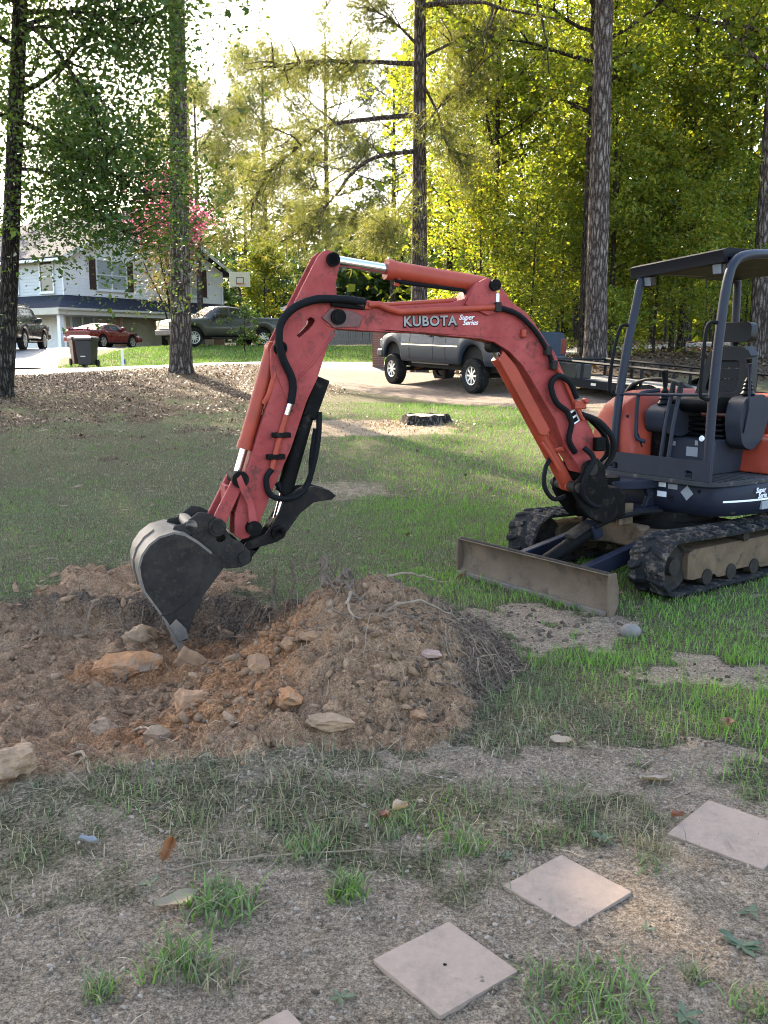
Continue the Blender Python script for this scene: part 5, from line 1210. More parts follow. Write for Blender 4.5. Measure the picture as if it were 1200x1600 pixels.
# red cowl on the right of the deck, engine hood at the rear
cw = MB(); V = []; F = []
secs = [(0.40, 0.80, 1.10), (0.38, 0.80, 1.22), (0.31, 0.80, 1.32), (0.18, 0.80, 1.385), (0.0, 0.80, 1.42), (-0.5, 0.80, 1.43), (-1.2, 0.80, 1.40)]
for x, z0, z1 in secs: V += [(x, -0.68, z0), (x, -0.68, z1 - 0.06), (x, -0.62, z1), (x, -0.42, z1), (x, -0.34, z1 - 0.08), (x, -0.26, z1 - 0.30), (x, -0.26, z0)]
for i in range(len(secs) - 1):
    for k in range(7): F.append((i * 7 + k, i * 7 + (k + 1) % 7, i * 7 + 7 + (k + 1) % 7, i * 7 + 7 + k))
F += [tuple(range(7)), tuple(range(48, 41, -1))]
cw.add(V, F); part(cw, 'side_cowl', M_cylred, bevel=0.012)
part(MB().prism(rounded([(-1.36, 0.80), (-1.40, 1.10), (-1.25, 1.38), (-0.82, 1.40), (-0.78, 0.80)], [0.1, 0.2, 0.15, 0.05, 0.02]), -0.60, 0.60, lambda a, b, w: (a, w, b)), 'engine_hood', M_cylred, bevel=0.03)
part(MB().prism(rounded([(-0.30, 0.775), (-0.34, 1.02), (-0.42, 1.06), (-1.0, 1.06), (-1.0, 0.775)], [0.02, 0.06, 0.05, 0.02, 0.02]), 0.28, 0.62, lambda a, b, w: (a, w, b)), 'battery_cover', M_cylred, bevel=0.02)
# seat base, seat
part(MB().prism([(0.10, 0.775), (0.06, 1.05), (-0.75, 1.05), (-0.75, 0.775)], -0.22, 0.30, lambda a, b, w: (a, w, b)), 'seat_box', M_pod, bevel=0.015)
for (y, z, w, h) in ((-0.10, 1.00, 0.03, 0.018), (0.10, 0.93, 0.055, 0.055), (0.02, 0.83, 0.05, 0.015), (0.13, 1.02, 0.015, 0.02)):
    x = 0.10 - (z - 0.775) * 0.145 + 0.003
    part(MB().add([(x, y - w, z - h), (x, y + w, z - h), (x - 0.0, y + w, z + h), (x, y - w, z + h)], [(0, 1, 2, 3)]), 'sticker', M_sticker)
for k in range(4): part(MB().box(-0.62, -0.10, -0.2 + 0.01 * k, 0.26 - 0.01 * k, 1.055 + k * 0.045, 1.085 + k * 0.045), 'suspension_fold', M_vinyl, bevel=0.012)
seat = part(MB().prism(rounded([(0.02, 1.26), (0.06, 1.36), (-0.02, 1.40), (-0.45, 1.36), (-0.50, 1.27)], 0.05), -0.24, 0.26, lambda a, b, w: (a, w, b)), 'seat', M_vinyl, bevel=0.035, seg=3)
ang = R(14)
sbk = lambda a, b, w: (-0.44 - (b - 1.35) * math.tan(ang) + w, a, b)
part(MB().prism(rounded([(-0.25, 1.34), (0.27, 1.34), (0.22, 1.72), (0.16, 1.80), (-0.14, 1.80), (-0.20, 1.72)], [0.06, 0.06, 0.1, 0.1, 0.1, 0.1]), -0.06, 0.06, sbk, [rounded([(-0.15, 1.42), (0.17, 1.42), (0.14, 1.68), (-0.12, 1.68)], 0.05)]), 'backrest', M_vinyl, seat, bevel=0.025, seg=3)
for z0, z1 in ((1.42, 1.52), (1.53, 1.61), (1.62, 1.70)):
    part(MB().prism(rounded([(-0.15, z0), (0.17, z0), (0.16, z1), (-0.14, z1)], 0.03), -0.05, 0.03, sbk), 'back_cushion', M_vinyl, seat, bevel=0.02, seg=3)
part(MB().prism(rounded([(-0.16, 1.83), (0.18, 1.83), (0.16, 2.0), (-0.14, 2.0)], 0.06), -0.05, 0.045, sbk), 'headrest', M_vinyl, seat, bevel=0.03, seg=3)
part(MB().cyl((-0.56, 0.01, 1.78), (-0.58, 0.01, 1.86), 0.02, 8), 'headrest_post', M_grease, seat)
# consoles, joysticks, levers
def boot(x, y, z, h):
    return [(0.055, z), (0.06, z + 0.01)] + [v for k in range(4) for v in ((0.05 - 0.006 * k, z + 0.02 + k * h / 4), (0.04 - 0.006 * k, z + 0.02 + (k + 0.5) * h / 4))] + [(0.014, z + 0.02 + h)]
pod = part(MB().prism(rounded([(-0.06, 1.02), (-0.01, 1.22), (-0.06, 1.39), (-0.34, 1.42), (-0.44, 1.30), (-0.34, 1.05), (-0.2, 0.96)], 0.06), 0.32, 0.46, lambda a, b, w: (a, w, b)), 'left_console', M_pod, bevel=0.03, seg=3)
part(MB().lathe(boot(0, 0, 1.41, 0.12), (-0.20, 0.39, 0), (0, 0, 1), 16), 'joystick_boot', M_vinyl, pod, sm=True)
part(MB().tube([(-0.20, 0.39, 1.52), (-0.21, 0.39, 1.60), (-0.18, 0.395, 1.70)], [0.014, 0.02, 0.026], 12), 'joystick', M_vinyl, pod, sm=True)
part(MB().tube([(-0.07, 0.47, 1.12), (-0.10, 0.475, 1.30), (-0.08, 0.475, 1.60), (-0.075, 0.475, 1.66)], [0.012, 0.010, 0.010, 0.02], 10), 'safety_lever', M_navy2, pod, sm=True)
pod2 = part(MB().prism(rounded([(0.22, 1.10), (0.24, 1.26), (0.14, 1.32), (-0.25, 1.32), (-0.30, 1.12), (0.0, 1.05)], 0.05), -0.27, -0.08, lambda a, b, w: (a, w, b)), 'right_console', M_pod, bevel=0.025, seg=3)
part(MB().prism([(0.16, 0.78), (0.16, 1.12), (-0.2, 1.12), (-0.2, 0.78)], -0.255, -0.12, lambda a, b, w: (a, w, b)), 'console_column', M_grease, bevel=0.02)
part(MB().lathe(boot(0, 0, 1.32, 0.12), (0.10, -0.18, 0), (0, 0, 1), 16), 'joystick_boot', M_vinyl, pod2, sm=True)
part(MB().tube([(0.10, -0.18, 1.43), (0.10, -0.18, 1.50), (0.12, -0.18, 1.60)], [0.014, 0.022, 0.03], 12), 'joystick', M_vinyl, pod2, sm=True)
for y in (0.0, 0.075):
    lv = tubeL([(0.34, y - 0.02, 0.78), (0.30, y - 0.01, 1.15), (0.25, y, 1.42)], 0.017, 'travel_lever')
    part(MB().cyl((0.252, y, 1.40), (0.235, y, 1.51), 0.026, 12, 0.02), 'grip', M_vinyl, lv, sm=True)
lv = tubeL([(0.34, -0.20, 0.98), (0.30, -0.28, 1.08), (0.33, -0.36, 1.20)], 0.007, 'blade_lever', M_hose)
part(MB().cyl((0.33, -0.355, 1.19), (0.335, -0.37, 1.23), 0.014, 10), 'grip', M_vinyl, lv, sm=True)
tubeL(smoothpts([(0.32, -0.18, 1.02), (0.36, -0.24, 1.05), (0.36, -0.25, 1.15), (0.36, -0.25, 1.36), (0.33, -0.23, 1.42), (0.22, -0.14, 1.44)], 4), 0.016, 'armrest_tube')
part(MB().lathe([(0, 0), (0.02, 0), (0.026, 0.01), (0.02, 0.02), (0, 0.02)], (0.09, 0.20, 1.06), (1, 0, 0.2), 10), 'key_knob', M_white)
# ---------------------------------------------------------------- trees
def barkmat(name, c1, c2, c3, sc=6.0, st=(1, 1, 0.22), bump=0.03):
    m, nt, b = _new(name)
    N, Lk = nt.nodes, nt.links
    tc = N.new('ShaderNodeTexCoord'); mp = N.new('ShaderNodeMapping'); mp.inputs['Scale'].default_value = st
    Lk.new(tc.outputs['Object'], mp.inputs[0])
    v = N.new('ShaderNodeTexVoronoi'); v.feature = 'DISTANCE_TO_EDGE'; v.inputs['Scale'].default_value = sc * 2.2
    n = N.new('ShaderNodeTexNoise'); n.inputs['Scale'].default_value = sc; n.inputs['Detail'].default_value = 10; n.inputs['Roughness'].default_value = 0.7
    ad = N.new('ShaderNodeMixRGB'); ad.inputs[0].default_value = 0.12
    Lk.new(mp.outputs[0], n.inputs['Vector']); Lk.new(mp.outputs[0], ad.inputs[1]); Lk.new(n.outputs['Color'], ad.inputs[2]); Lk.new(ad.outputs[0], v.inputs['Vector'])
    r = N.new('ShaderNodeValToRGB'); e = r.color_ramp.elements; e.new(0.5)
    for i, (p, c) in enumerate(((0.0, c1), (0.16, c2), (0.5, c3))): e[i].position = p; e[i].color = (*c, 1)
    Lk.new(v.outputs['Distance'], r.inputs[0])
    n2 = N.new('ShaderNodeTexNoise'); n2.inputs['Scale'].default_value = 28; n2.inputs['Detail'].default_value = 6
    Lk.new(tc.outputs['Object'], n2.inputs['Vector'])
    r2 = N.new('ShaderNodeValToRGB'); r2.color_ramp.elements[0].position = 0.35; r2.color_ramp.elements[0].color = (0.6, 0.6, 0.6, 1); r2.color_ramp.elements[1].position = 0.7; r2.color_ramp.elements[1].color = (1.35, 1.33, 1.3, 1)
    Lk.new(n2.outputs[0], r2.inputs[0])
    mu = N.new('ShaderNodeMixRGB'); mu.blend_type = 'MULTIPLY'; mu.inputs[0].default_value = 1
    Lk.new(r.outputs[0], mu.inputs[1]); Lk.new(r2.outputs[0], mu.inputs[2]); Lk.new(mu.outputs[0], b.inputs['Base Color'])
    b.inputs['Roughness'].default_value = 0.95; b.inputs['Specular IOR Level'].default_value = 0.1
    hm = N.new('ShaderNodeMath'); hm.operation = 'MINIMUM'; hm.inputs[1].default_value = 0.22; Lk.new(v.outputs['Distance'], hm.inputs[0])
    bp = N.new('ShaderNodeBump'); bp.inputs['Strength'].default_value = 1; bp.inputs['Distance'].default_value = bump * 4
    Lk.new(hm.outputs[0], bp.inputs['Height']); Lk.new(bp.outputs[0], b.inputs['Normal'])
    return m
M_pinebark = barkmat('pine_bark', (0.035, 0.026, 0.021), (0.13, 0.10, 0.085), (0.25, 0.215, 0.19))
M_darkbark = barkmat('dark_bark', (0.02, 0.016, 0.014), (0.065, 0.053, 0.045), (0.13, 0.11, 0.095), 9)
M_thinbark = barkmat('sapling_bark', (0.03, 0.023, 0.018), (0.075, 0.06, 0.048), (0.13, 0.105, 0.085), 12)
LM_maple = leafmat('maple_leaf', [(0.028, 0.060, 0.016), (0.045, 0.090, 0.022), (0.062, 0.115, 0.028), (0.085, 0.14, 0.03)], 0.42)
LM_wood = leafmat('woodland_leaf', [(0.060, 0.105, 0.018), (0.115, 0.165, 0.025), (0.16, 0.20, 0.032), (0.21, 0.22, 0.034)], 0.6, tint=(1.65, 1.5, 0.62))
LM_yellow = leafmat('yellowing_leaf', [(0.065, 0.115, 0.020), (0.115, 0.165, 0.026), (0.18, 0.215, 0.030), (0.27, 0.24, 0.032)], 0.6, tint=(1.7, 1.5, 0.58))
LM_dark = leafmat('dark_leaf', [(0.022, 0.050, 0.020), (0.036, 0.072, 0.026), (0.055, 0.095, 0.034)], 0.35)
LM_needle = leafmat('pine_needle', [(0.060, 0.090, 0.034), (0.095, 0.130, 0.048), (0.14, 0.165, 0.062), (0.18, 0.175, 0.07)], 0.45)
LM_pink = leafmat('pink_blossom', [(0.50, 0.09, 0.20), (0.65, 0.16, 0.30), (0.72, 0.27, 0.40)], 0.3, tint=(1, 0.9, 1.0))
LM_rust = leafmat('reddening_leaf', [(0.08, 0.11, 0.035), (0.14, 0.13, 0.05), (0.22, 0.12, 0.075), (0.10, 0.13, 0.04)], 0.35, tint=(1.2, 1.2, 0.9))

def leaf_mesh(name, C, size, rng, aspect=0.55, flat=0.5):
    """diamond leaves with a folded midrib at centres C"""
    n = len(C)
    ax = rng.normal(size=(n, 3)); ax[:, 2] = ax[:, 2] * 0.6 - 0.25
    ax /= np.linalg.norm(ax, axis=1)[:, None]
    up = rng.normal(size=(n, 3)); up[:, 2] += flat * 2.0
    sd = np.cross(ax, up); sd /= np.linalg.norm(sd, axis=1)[:, None] + 1e-9
    nm = np.cross(sd, ax)
    s = (size * np.exp(rng.normal(0, 0.32, n)))[:, None]
    a = C - ax * s * 0.5; b = C + ax * s * 0.5
    m1 = C + sd * s * aspect * 0.5 + nm * s * 0.08; m2 = C - sd * s * aspect * 0.5 + nm * s * 0.08
    V = np.stack([a, m1, b, m2], 1).reshape(-1, 3)
    F = np.arange(4 * n).reshape(n, 4)
    me = bigmesh(name, V, F)
    return me
def needle_mesh(name, C, Dn, k, length, rng, width=None):
    width = width or length * 0.042
    """tufts of k needles at C, fanning about direction Dn"""
    n = len(C)
    C = np.repeat(C, k, 0); D = np.repeat(Dn, k, 0) * 0.7 + rng.normal(size=(n * k, 3)) * 0.75
    D /= np.linalg.norm(D, axis=1)[:, None]
    s = np.cross(D, rng.normal(size=(n * k, 3))); s /= np.linalg.norm(s, axis=1)[:, None]
    L = (length * rng.uniform(0.7, 1.2, n * k))[:, None]
    V = np.stack([C - s * width * 0.5, C + s * width * 0.5, C + D * L + [0, 0, -0.015]], 1).reshape(-1, 3)
    return bigmesh(name, V, np.arange(3 * n * k).reshape(-1, 3))

def curve_limb(p0, d0, length, rng, n=6, up=0.12, wob=0.22):
    P = [np.array(p0, float)]; d = np.array(d0, float); d /= np.linalg.norm(d)
    for i in range(n):
        d = d + rng.normal(size=3) * wob * 0.6 + np.array([0, 0, up / n * 1.5]); d /= np.linalg.norm(d)
        P.append(P[-1] + d * length / n)
    return P
def gen_tree(seed, H, r0, crown0, nl, limb, nleaf, size, spread=0.45, shape='round', lean=(0, 0), wob=0.02, needles=False, extra=(), up=0.25, leafless=0.3, bare=False, flare=1.35, sides=10, subs=5, xw=1, clump=26, xsub=9):
    """returns trunk mesh (with limbs) and crown mesh, rooted at the origin"""
    rng = np.random.default_rng(seed)
    T = []; n = 14
    ph = rng.uniform(0, 6, 2)
    for i in range(n + 1):
        t = i / n
        T.append((lean[0] * t + wob * H * 0.12 * math.sin(3.1 * t + ph[0]) * t, lean[1] * t + wob * H * 0.12 * math.sin(2.6 * t + ph[1]) * t, -0.25 + (H + 0.25) * t))
    rad = [r0 * (1 - 0.78 * (i / n) ** 1.2) for i in range(n + 1)]
    T.insert(1, tuple(np.array(T[0]) * 0.9 + np.array(T[1]) * 0.1 + np.array([0, 0, 0.3]))); rad[0] *= flare; rad.insert(1, r0 * (1 + (flare - 1) * 0.25))
    mb = MB().tube(T, rad, sides)
    TT = np.array(T)
    def trunk_at(z): return np.array([np.interp(z, TT[:, 2], TT[:, k]) for k in range(3)])
    tips = []; dirs = []
    def limbs_from(P, r, nsub, slen):
        P = [np.array(p, float) for p in P]
        mb.tube([tuple(p) for p in P], [r * (1 - 0.8 * i / (len(P) - 1)) for i in range(len(P))], 6)
        for j in range(len(P)):
            if j / len(P) >= leafless:
                tips.append(P[j]); dirs.append(P[j] - P[max(j - 1, 0)])
        for q in range(nsub):
            u = rng.uniform(0.3, 1.0) * (len(P) - 1); i0 = min(int(u), len(P) - 2); p = P[i0] + (P[i0 + 1] - P[i0]) * (u - i0)
            d = (P[i0 + 1] - P[i0]); d = d / np.linalg.norm(d) + rng.normal(size=3) * 0.75
            Q = curve_limb(p, d, slen * rng.uniform(0.5, 1.1), rng, 5, up * 0.6, 0.35)
            mb.tube([tuple(x) for x in Q], [r * 0.45 * (1 - 0.8 * i / 5) for i in range(6)], 5)
            for x, y in zip(Q[1:], Q[2:] + [Q[-1]]): tips.append(x); dirs.append(y - x + d * 0.05)
            for _ in range(2):
                i1 = rng.integers(1, 5); S = curve_limb(Q[i1], rng.normal(size=3) + d * 0.6, slen * rng.uniform(0.25, 0.5), rng, 3, 0.1, 0.35)
                mb.tube([tuple(x) for x in S], [r * 0.16, r * 0.12, r * 0.08, r * 0.04], 4)
                tips.extend(S[1:]); dirs.extend([S[-1] - S[0]] * 3)
    ga = rng.uniform(0, 6)
    for i in range(nl):
        t = (i + rng.uniform(0.2, 0.8)) / nl
        z = H * (crown0 + (0.97 - crown0) * t)
        az = ga + 2.39996 * i + rng.normal() * 0.3
        sh = {'round': math.sin(PI * (0.18 + 0.78 * t)) , 'cone': 1.05 - 0.85 * t, 'tall': 0.75 + 0.35 * math.sin(PI * t)}[shape]
        el = 0.15 + 0.7 * t if not needles else -0.05 + 0.5 * t
        d = (math.cos(az) * math.cos(el), math.sin(az) * math.cos(el), math.sin(el))
        P = curve_limb(trunk_at(z), d, limb * sh * rng.uniform(0.75, 1.15), rng, 6, up, 0.16)
        limbs_from(P, r0 * 0.32 * (1 - 0.6 * t), subs, limb * sh * 0.5)
    n0 = len(tips)
    for (P, r) in extra:
        Q = smoothpts(P, 3)
        limbs_from(Q, r, xsub, 1.3)
    tips.extend(tips[n0:] * (xw - 1)); dirs.extend(dirs[n0:] * (xw - 1))
    trunk = mb.mesh('trunk', True)
    C = np.array(tips); D = np.array(dirs)
    D = D / (np.linalg.norm(D, axis=1)[:, None] + 1e-6)
    if needles:
        pick = rng.integers(0, len(C), nleaf)
        crown = needle_mesh('crown', C[pick] + rng.normal(size=(nleaf, 3)) * spread * 0.4, D[pick], 14, size, rng)
    else:
        # leaves gather in sprays round the twigs, so the crown keeps gaps
        pick = rng.integers(0, len(C), nleaf)
        k = max(1, nleaf // clump); spr = C[rng.integers(0, len(C), k)] + rng.normal(size=(k, 3)) * spread
        w = rng.integers(0, k, nleaf)
        pos = spr[w] + rng.normal(size=(nleaf, 3)) * np.array([0.24, 0.24, 0.13]) * (spread / 0.45)
        crown = leaf_mesh('crown', pos, size, rng)
    return trunk, crown
def plant_tree(name, trunk, crown, bark, leaf, x, y, label, cat='tree', rz=0.0, sc=1.0, group=None, z=None, sz=None):
    e = tag(empty(name, (x, y, gz(x, y) if z is None else z), rz), label, cat, group)
    e.scale = (sc, sc, sz or sc)
    for nm, me, m in (('trunk', trunk, bark), ('crown', crown, leaf)):
        if me is None: continue
        o = bpy.data.objects.new(nm, me); COL.objects.link(o); o.parent = e
        if len(me.materials) == 0: me.materials.append(m)
        elif me.materials[0] is not m:
            o.material_slots[0].link = 'OBJECT'; o.material_slots[0].material = m
    return e

# left shade tree with long arching limbs
LX = [
    ([(0.89, 0, 7.64), (1.66, -0.5, 7.5), (2.67, -1.0, 7.28), (3.46, -1.0, 7.08)], 0.055),
    ([(0.87, 0, 7.4), (1.42, -0.6, 7.09), (2.19, -1.2, 6.22), (2.72, -1.5, 5.35), (2.86, -1.5, 4.43)], 0.06),
    ([(0.88, 0, 7.34), (1.67, 0.6, 7.57), (2.47, 1.0, 7.41), (3.28, 1.0, 7.37)], 0.05),
    ([(0.65, 0, 5.64), (1.76, -0.5, 5.04), (2.47, -0.8, 4.62), (3.14, -1.0, 4.16), (3.60, -1.2, 4.0)], 0.065),
    ([(0.57, 0, 5.08), (1.3, 0.5, 5.21), (1.73, 0.8, 4.99), (2.63, 1.0, 4.9)], 0.045),
    ([(0.49, 0, 4.65), (1.45, -0.6, 4.47), (2.36, -1.0, 3.8), (2.75, -1.3, 3.4), (3.54, -1.3, 3.1)], 0.045),
    ([(0.27, 0, 2.92), (0.96, 0.3, 2.89), (1.69, 0.6, 3.18), (2.52, 0.6, 3.25)], 0.035)]
tm_, cm_ = gen_tree(11, 19, 0.195, 0.29, 30, 3.8, 70000, 0.088, 0.60, 'tall', lean=(2.1, 0), wob=0.0, extra=LX[:6], up=0.2, xw=2, clump=26)
plant_tree('shade_tree', tm_, cm_, M_darkbark, LM_maple, -8.15, 20.0, 'leafy shade tree with arching dark limbs at the left edge of the picture')
# tall pine beside it, with a leafy vine high on the stem
tm_, cm_ = gen_tree(12, 23, 0.29, 0.52, 24, 5.4, 9500, 0.36, 0.8, 'cone', lean=(0.55, 0.0), wob=0.015, needles=True, flare=1.5, sides=16)
vp = plant_tree('pine_tree', tm_, cm_, M_pinebark, LM_needle, -5.62, 26.0, 'tall straight pine trunk between the bins and the excavator arm, vine near its top')
rng = np.random.default_rng(5)
a_ = rng.uniform(0, 2 * PI, 700); h_ = np.r_[rng.normal(8.2, 0.9, 500), rng.normal(5.4, 0.35, 80), rng.normal(10.5, 0.7, 120)]
link('vine', leaf_mesh('vine', np.stack([np.cos(a_) * (0.36 + np.abs(rng.normal(0, 0.12, 700))), np.sin(a_) * (0.36 + np.abs(rng.normal(0, 0.12, 700))), h_], 1), 0.12, rng), LM_maple, vp)
# pine with long bare drooping limbs
PX = [([(-0.17, 0, 9.92), (-1.4, -0.3, 9.89), (-2.81, -0.8, 9.78), (-3.79, -1.2, 9.63), (-4.65, -1.5, 9.4)], 0.085),
      ([(-0.16, 0, 8.36), (-2.02, -0.5, 8.08), (-3.22, -1.0, 7.73), (-4.03, -1.2, 7.02), (-4.81, -1.5, 6.29), (-5.27, -1.5, 5.52)], 0.085),
      ([(-0.15, 0, 7.24), (-1.41, -0.3, 7.01), (-2.23, -0.6, 6.45), (-2.85, -0.8, 5.63), (-3.67, -1.0, 4.81), (-4.38, -1.2, 4.35)], 0.08),
      ([(-0.13, 0, 10.5), (-0.99, 0.3, 11.36), (-2.03, 0.5, 11.91)], 0.06), ([(0.05, 0, 7.96), (0.9, 0.3, 9.02), (1.53, 0.5, 9.86)], 0.05),
      ([(0.05, 0, 9.34), (0.56, -0.3, 8.28), (0.86, -0.5, 7.26), (1.49, -0.5, 6.97)], 0.05), ([(0.04, 0, 10.11), (1.29, 0.3, 10.78), (2.14, 0.5, 11.14)], 0.06),
      ([(-0.14, 0, 6.16), (-0.78, -0.2, 5.32), (-1.2, -0.5, 4.57)], 0.04)]
tm_, cm_ = gen_tree(13, 22, 0.29, 0.52, 18, 4.8, 6500, 0.30, 0.75, 'cone', lean=(-0.1, 0), wob=0.01, needles=True, extra=PX, up=-0.25, leafless=0.35, sides=16, xw=2, xsub=17)
plant_tree('pine_tree', tm_, cm_, M_pinebark, LM_needle, 1.2, 32.0, 'pine with long bare drooping limbs rising behind the middle of the boom', z=1.0)
# big pine on the right
tm_, cm_ = gen_tree(14, 24, 0.315, 0.50, 22, 5.0, 8000, 0.34, 0.75, 'cone', lean=(-0.3, 0), wob=0.012, needles=True, flare=1.35, sides=16)
plant_tree('pine_tree', tm_, cm_, M_pinebark, LM_needle, 5.95, 26.5, 'thick grey pine trunk standing behind the trailer')
# woodland kinds, shared between the trees
KIND = {
    'tall': gen_tree(21, 15, 0.17, 0.28, 22, 3.4, 14000, 0.16, 0.5, 'round', wob=0.08),
    'mid': gen_tree(22, 11, 0.12, 0.20, 20, 2.8, 12500, 0.145, 0.5, 'round', wob=0.12),
    'sap': gen_tree(23, 7.5, 0.06, 0.10, 16, 2.2, 8000, 0.13, 0.45, 'round', wob=0.2),
    'sap2': gen_tree(24, 6.0, 0.05, 0.15, 14, 1.9, 8000, 0.12, 0.42, 'tall', wob=0.25),
    'old': gen_tree(25, 18, 0.26, 0.40, 22, 4.4, 18000, 0.17, 0.55, 'round', wob=0.05),
    'fork': gen_tree(26, 16, 0.15, 0.42, 16, 3.0, 10000, 0.15, 0.5, 'tall', wob=0.03, extra=[([(0, 0, 6.6), (-0.35, 0, 8.4), (-0.8, 0, 10.6), (-1.3, 0.2, 12.5)], 0.08), ([(0, 0, 5.6), (-1.0, 0, 5.5), (-1.8, 0.1, 6.4)], 0.05)]),
}
WOODS = [  # kind, x, y, turn, scale, leaf, bark, label
    ('fork', 4.2, 36.0, 0.0, 1.0, LM_wood, M_darkbark, 'slender dark forked tree rising behind the arm cylinder pin'),
    ('old', 6.42, 30.0, 1.1, 1.0, LM_wood, M_darkbark, 'dark trunk half hidden just behind the thick grey pine'),
    ('old', 11.5, 29.0, 2.6, 1.1, LM_wood, M_pinebark, 'large leaning trunk behind the excavator seat at the right edge'),
    ('mid', 7.5, 31.2, 0.4, 0.9, LM_wood, M_thinbark, 'thin bare-stemmed tree just right of the thick grey pine'),
    ('tall', 10.75, 34.2, 1.9, 1.0, LM_wood, M_darkbark, 'dark woodland stem seen between the canopy posts'),
    ('mid', 10.05, 33.0, 3.4, 0.85, LM_yellow, M_thinbark, 'thin stem left of the dark woodland stem between the canopy posts'),
    ('sap', 9.0, 31.5, 0.9, 0.9, LM_yellow, M_thinbark, 'yellowing sapling between the grey pine and the front canopy post'),
    ('sap2', 8.2, 33.5, 2.2, 1.0, LM_wood, M_thinbark, 'low green sapling behind the front canopy post'),
    ('tall', 2.8, 41.5, 2.8, 1.0, LM_yellow, M_thinbark, 'sunlit yellow-green tree left of the forked tree'),
    ('mid', 5.4, 38.0, 5.1, 1.0, LM_wood, M_thinbark, 'green tree filling the gap between forked tree and grey pine'),
    ('sap', 3.4, 33.2, 4.0, 0.85, LM_yellow, M_thinbark, 'yellow sapling above the arm cylinder'),
    ('sap2', 4.9, 31.6, 1.2, 0.9, LM_wood, M_thinbark, 'dark leafy sapling right of the boom bend'),
    ('sap', 6.6, 34.8, 5.5, 1.0, LM_yellow, M_thinbark, 'yellow sapling at the foot of the thick grey pine'),
    ('tall', 8.6, 37.5, 0.7, 1.0, LM_yellow, M_thinbark, 'tall yellow-green crown right of the grey pine'),
    ('tall', 13.4, 38.0, 4.4, 1.05, LM_wood, M_darkbark, 'tall green tree at the far right above the canopy roof'),
    ('mid', 12.6, 33.5, 1.5, 1.0, LM_yellow, M_thinbark, 'yellowing tree over the canopy roof'),
    ('sap', 11.9, 31.2, 3.0, 0.8, LM_wood, M_thinbark, 'leafy sapling beyond the excavator seat'),
    ('sap2', 10.0, 29.4, 5.2, 0.75, LM_yellow, M_thinbark, 'short yellow sapling beyond the trailer wheel'),
    ('tall', 16.5, 34.0, 2.0, 1.1, LM_wood, M_darkbark, 'woodland tree cut by the right edge of the picture'),
    ('old', 9.5, 44.0, 0.2, 1.05, LM_wood, M_darkbark, 'broad green crown deep in the wood'),
    ('old', 15.0, 47.0, 3.9, 1.1, LM_yellow, M_darkbark, 'broad yellow-green crown deep in the wood to the right'),
    ('tall', 5.0, 46.0, 1.0, 1.15, LM_yellow, M_darkbark, 'tall sunlit tree behind the forked tree'),
]
for kd, x, y, rz, sc, lf, bk2, lb in WOODS:
    plant_tree('woodland_tree', KIND[kd][0], KIND[kd][1], bk2, lf, x, y, lb, rz=rz, sc=sc, group='trees of the wood on the right')
# trees along the far side: behind the house, behind the fence
FAR = [('old', -34, 74, LM_dark, 1.1, 'dark tree behind the left end of the white house'), ('old', -26, 84, LM_dark, 1.2, 'tall dark tree behind the ridge of the white house'),
       ('old', -11.5, 80, LM_dark, 0.85, 'dark rounded tree right of the white house gable'), ('tall', -7.0, 84, LM_dark, 1.0, 'dark green tree above the basketball hoop'),
       ('tall', 6.5, 72, LM_wood, 1.0, 'green tree right of the low cream house'), ('old', 13, 66, LM_yellow, 1.1, 'far yellow-green tree beyond the woodland edge')]
for i, (kd, x, y, lf, sc, lb) in enumerate(FAR):
    plant_tree('far_tree', KIND[kd][0], KIND[kd][1], M_darkbark, lf, x, y, lb, rz=i * 1.3, sc=sc, group='trees beyond the houses')
tmP, cmP = gen_tree(31, 22, 0.30, 0.38, 26, 5.4, 7500, 0.46, 1.0, 'tall', needles=True, wob=0.03, up=0.3, subs=6)
for i, (x, y, sc, lb) in enumerate([(-12.0, 62.0, 0.72, 'hazy tall pine right of the vine-clad trunk'), (-8.6, 70.0, 0.9, 'pale pine behind the basketball hoop'), (-4.0, 68.0, 0.92, 'pale feathery pine above the excavator arm'), (0.6, 64.0, 0.82, 'pale pine left of the long-limbed pine'), (-18.0, 90.0, 1.0, 'distant pine behind the white house')]):
    plant_tree('far_pine', tmP, cmP, M_pinebark, LM_needle, x, y, lb, rz=i * 1.7, sc=sc, group='pale pines beyond the road')
YARD = ['added shade tree beyond the left edge, %s' % w for w in ('level with the stump', 'just left of the shade tree', 'at the near road verge', 'nearest the camera', 'beside the driveway across the road', 'behind the driveway tree across the road', 'reaching over the pit', 'between the pit tree and the shade tree')]
# shade trees added left of the frame so their shadows lie over the yard
for i, (kd, x, y, sc) in enumerate([('old', -13.0, 14.0, 1.0), ('old', -12.6, 20.0, 1.05), ('old', -15.5, 24.5, 0.95), ('tall', -9.5, 11.0, 0.85), ('old', -16.9, 38.0, 1.25), ('old', -20.5, 44.5, 1.25), ('old', -7.2, 13.2, 1.0), ('old', -9.4, 16.6, 1.0)]):
    plant_tree('added_shade_tree', KIND[kd][0], KIND[kd][1], M_darkbark, LM_maple, x, y, YARD[i], rz=i * 0.9, sc=sc, group='added shade trees left of the yard')
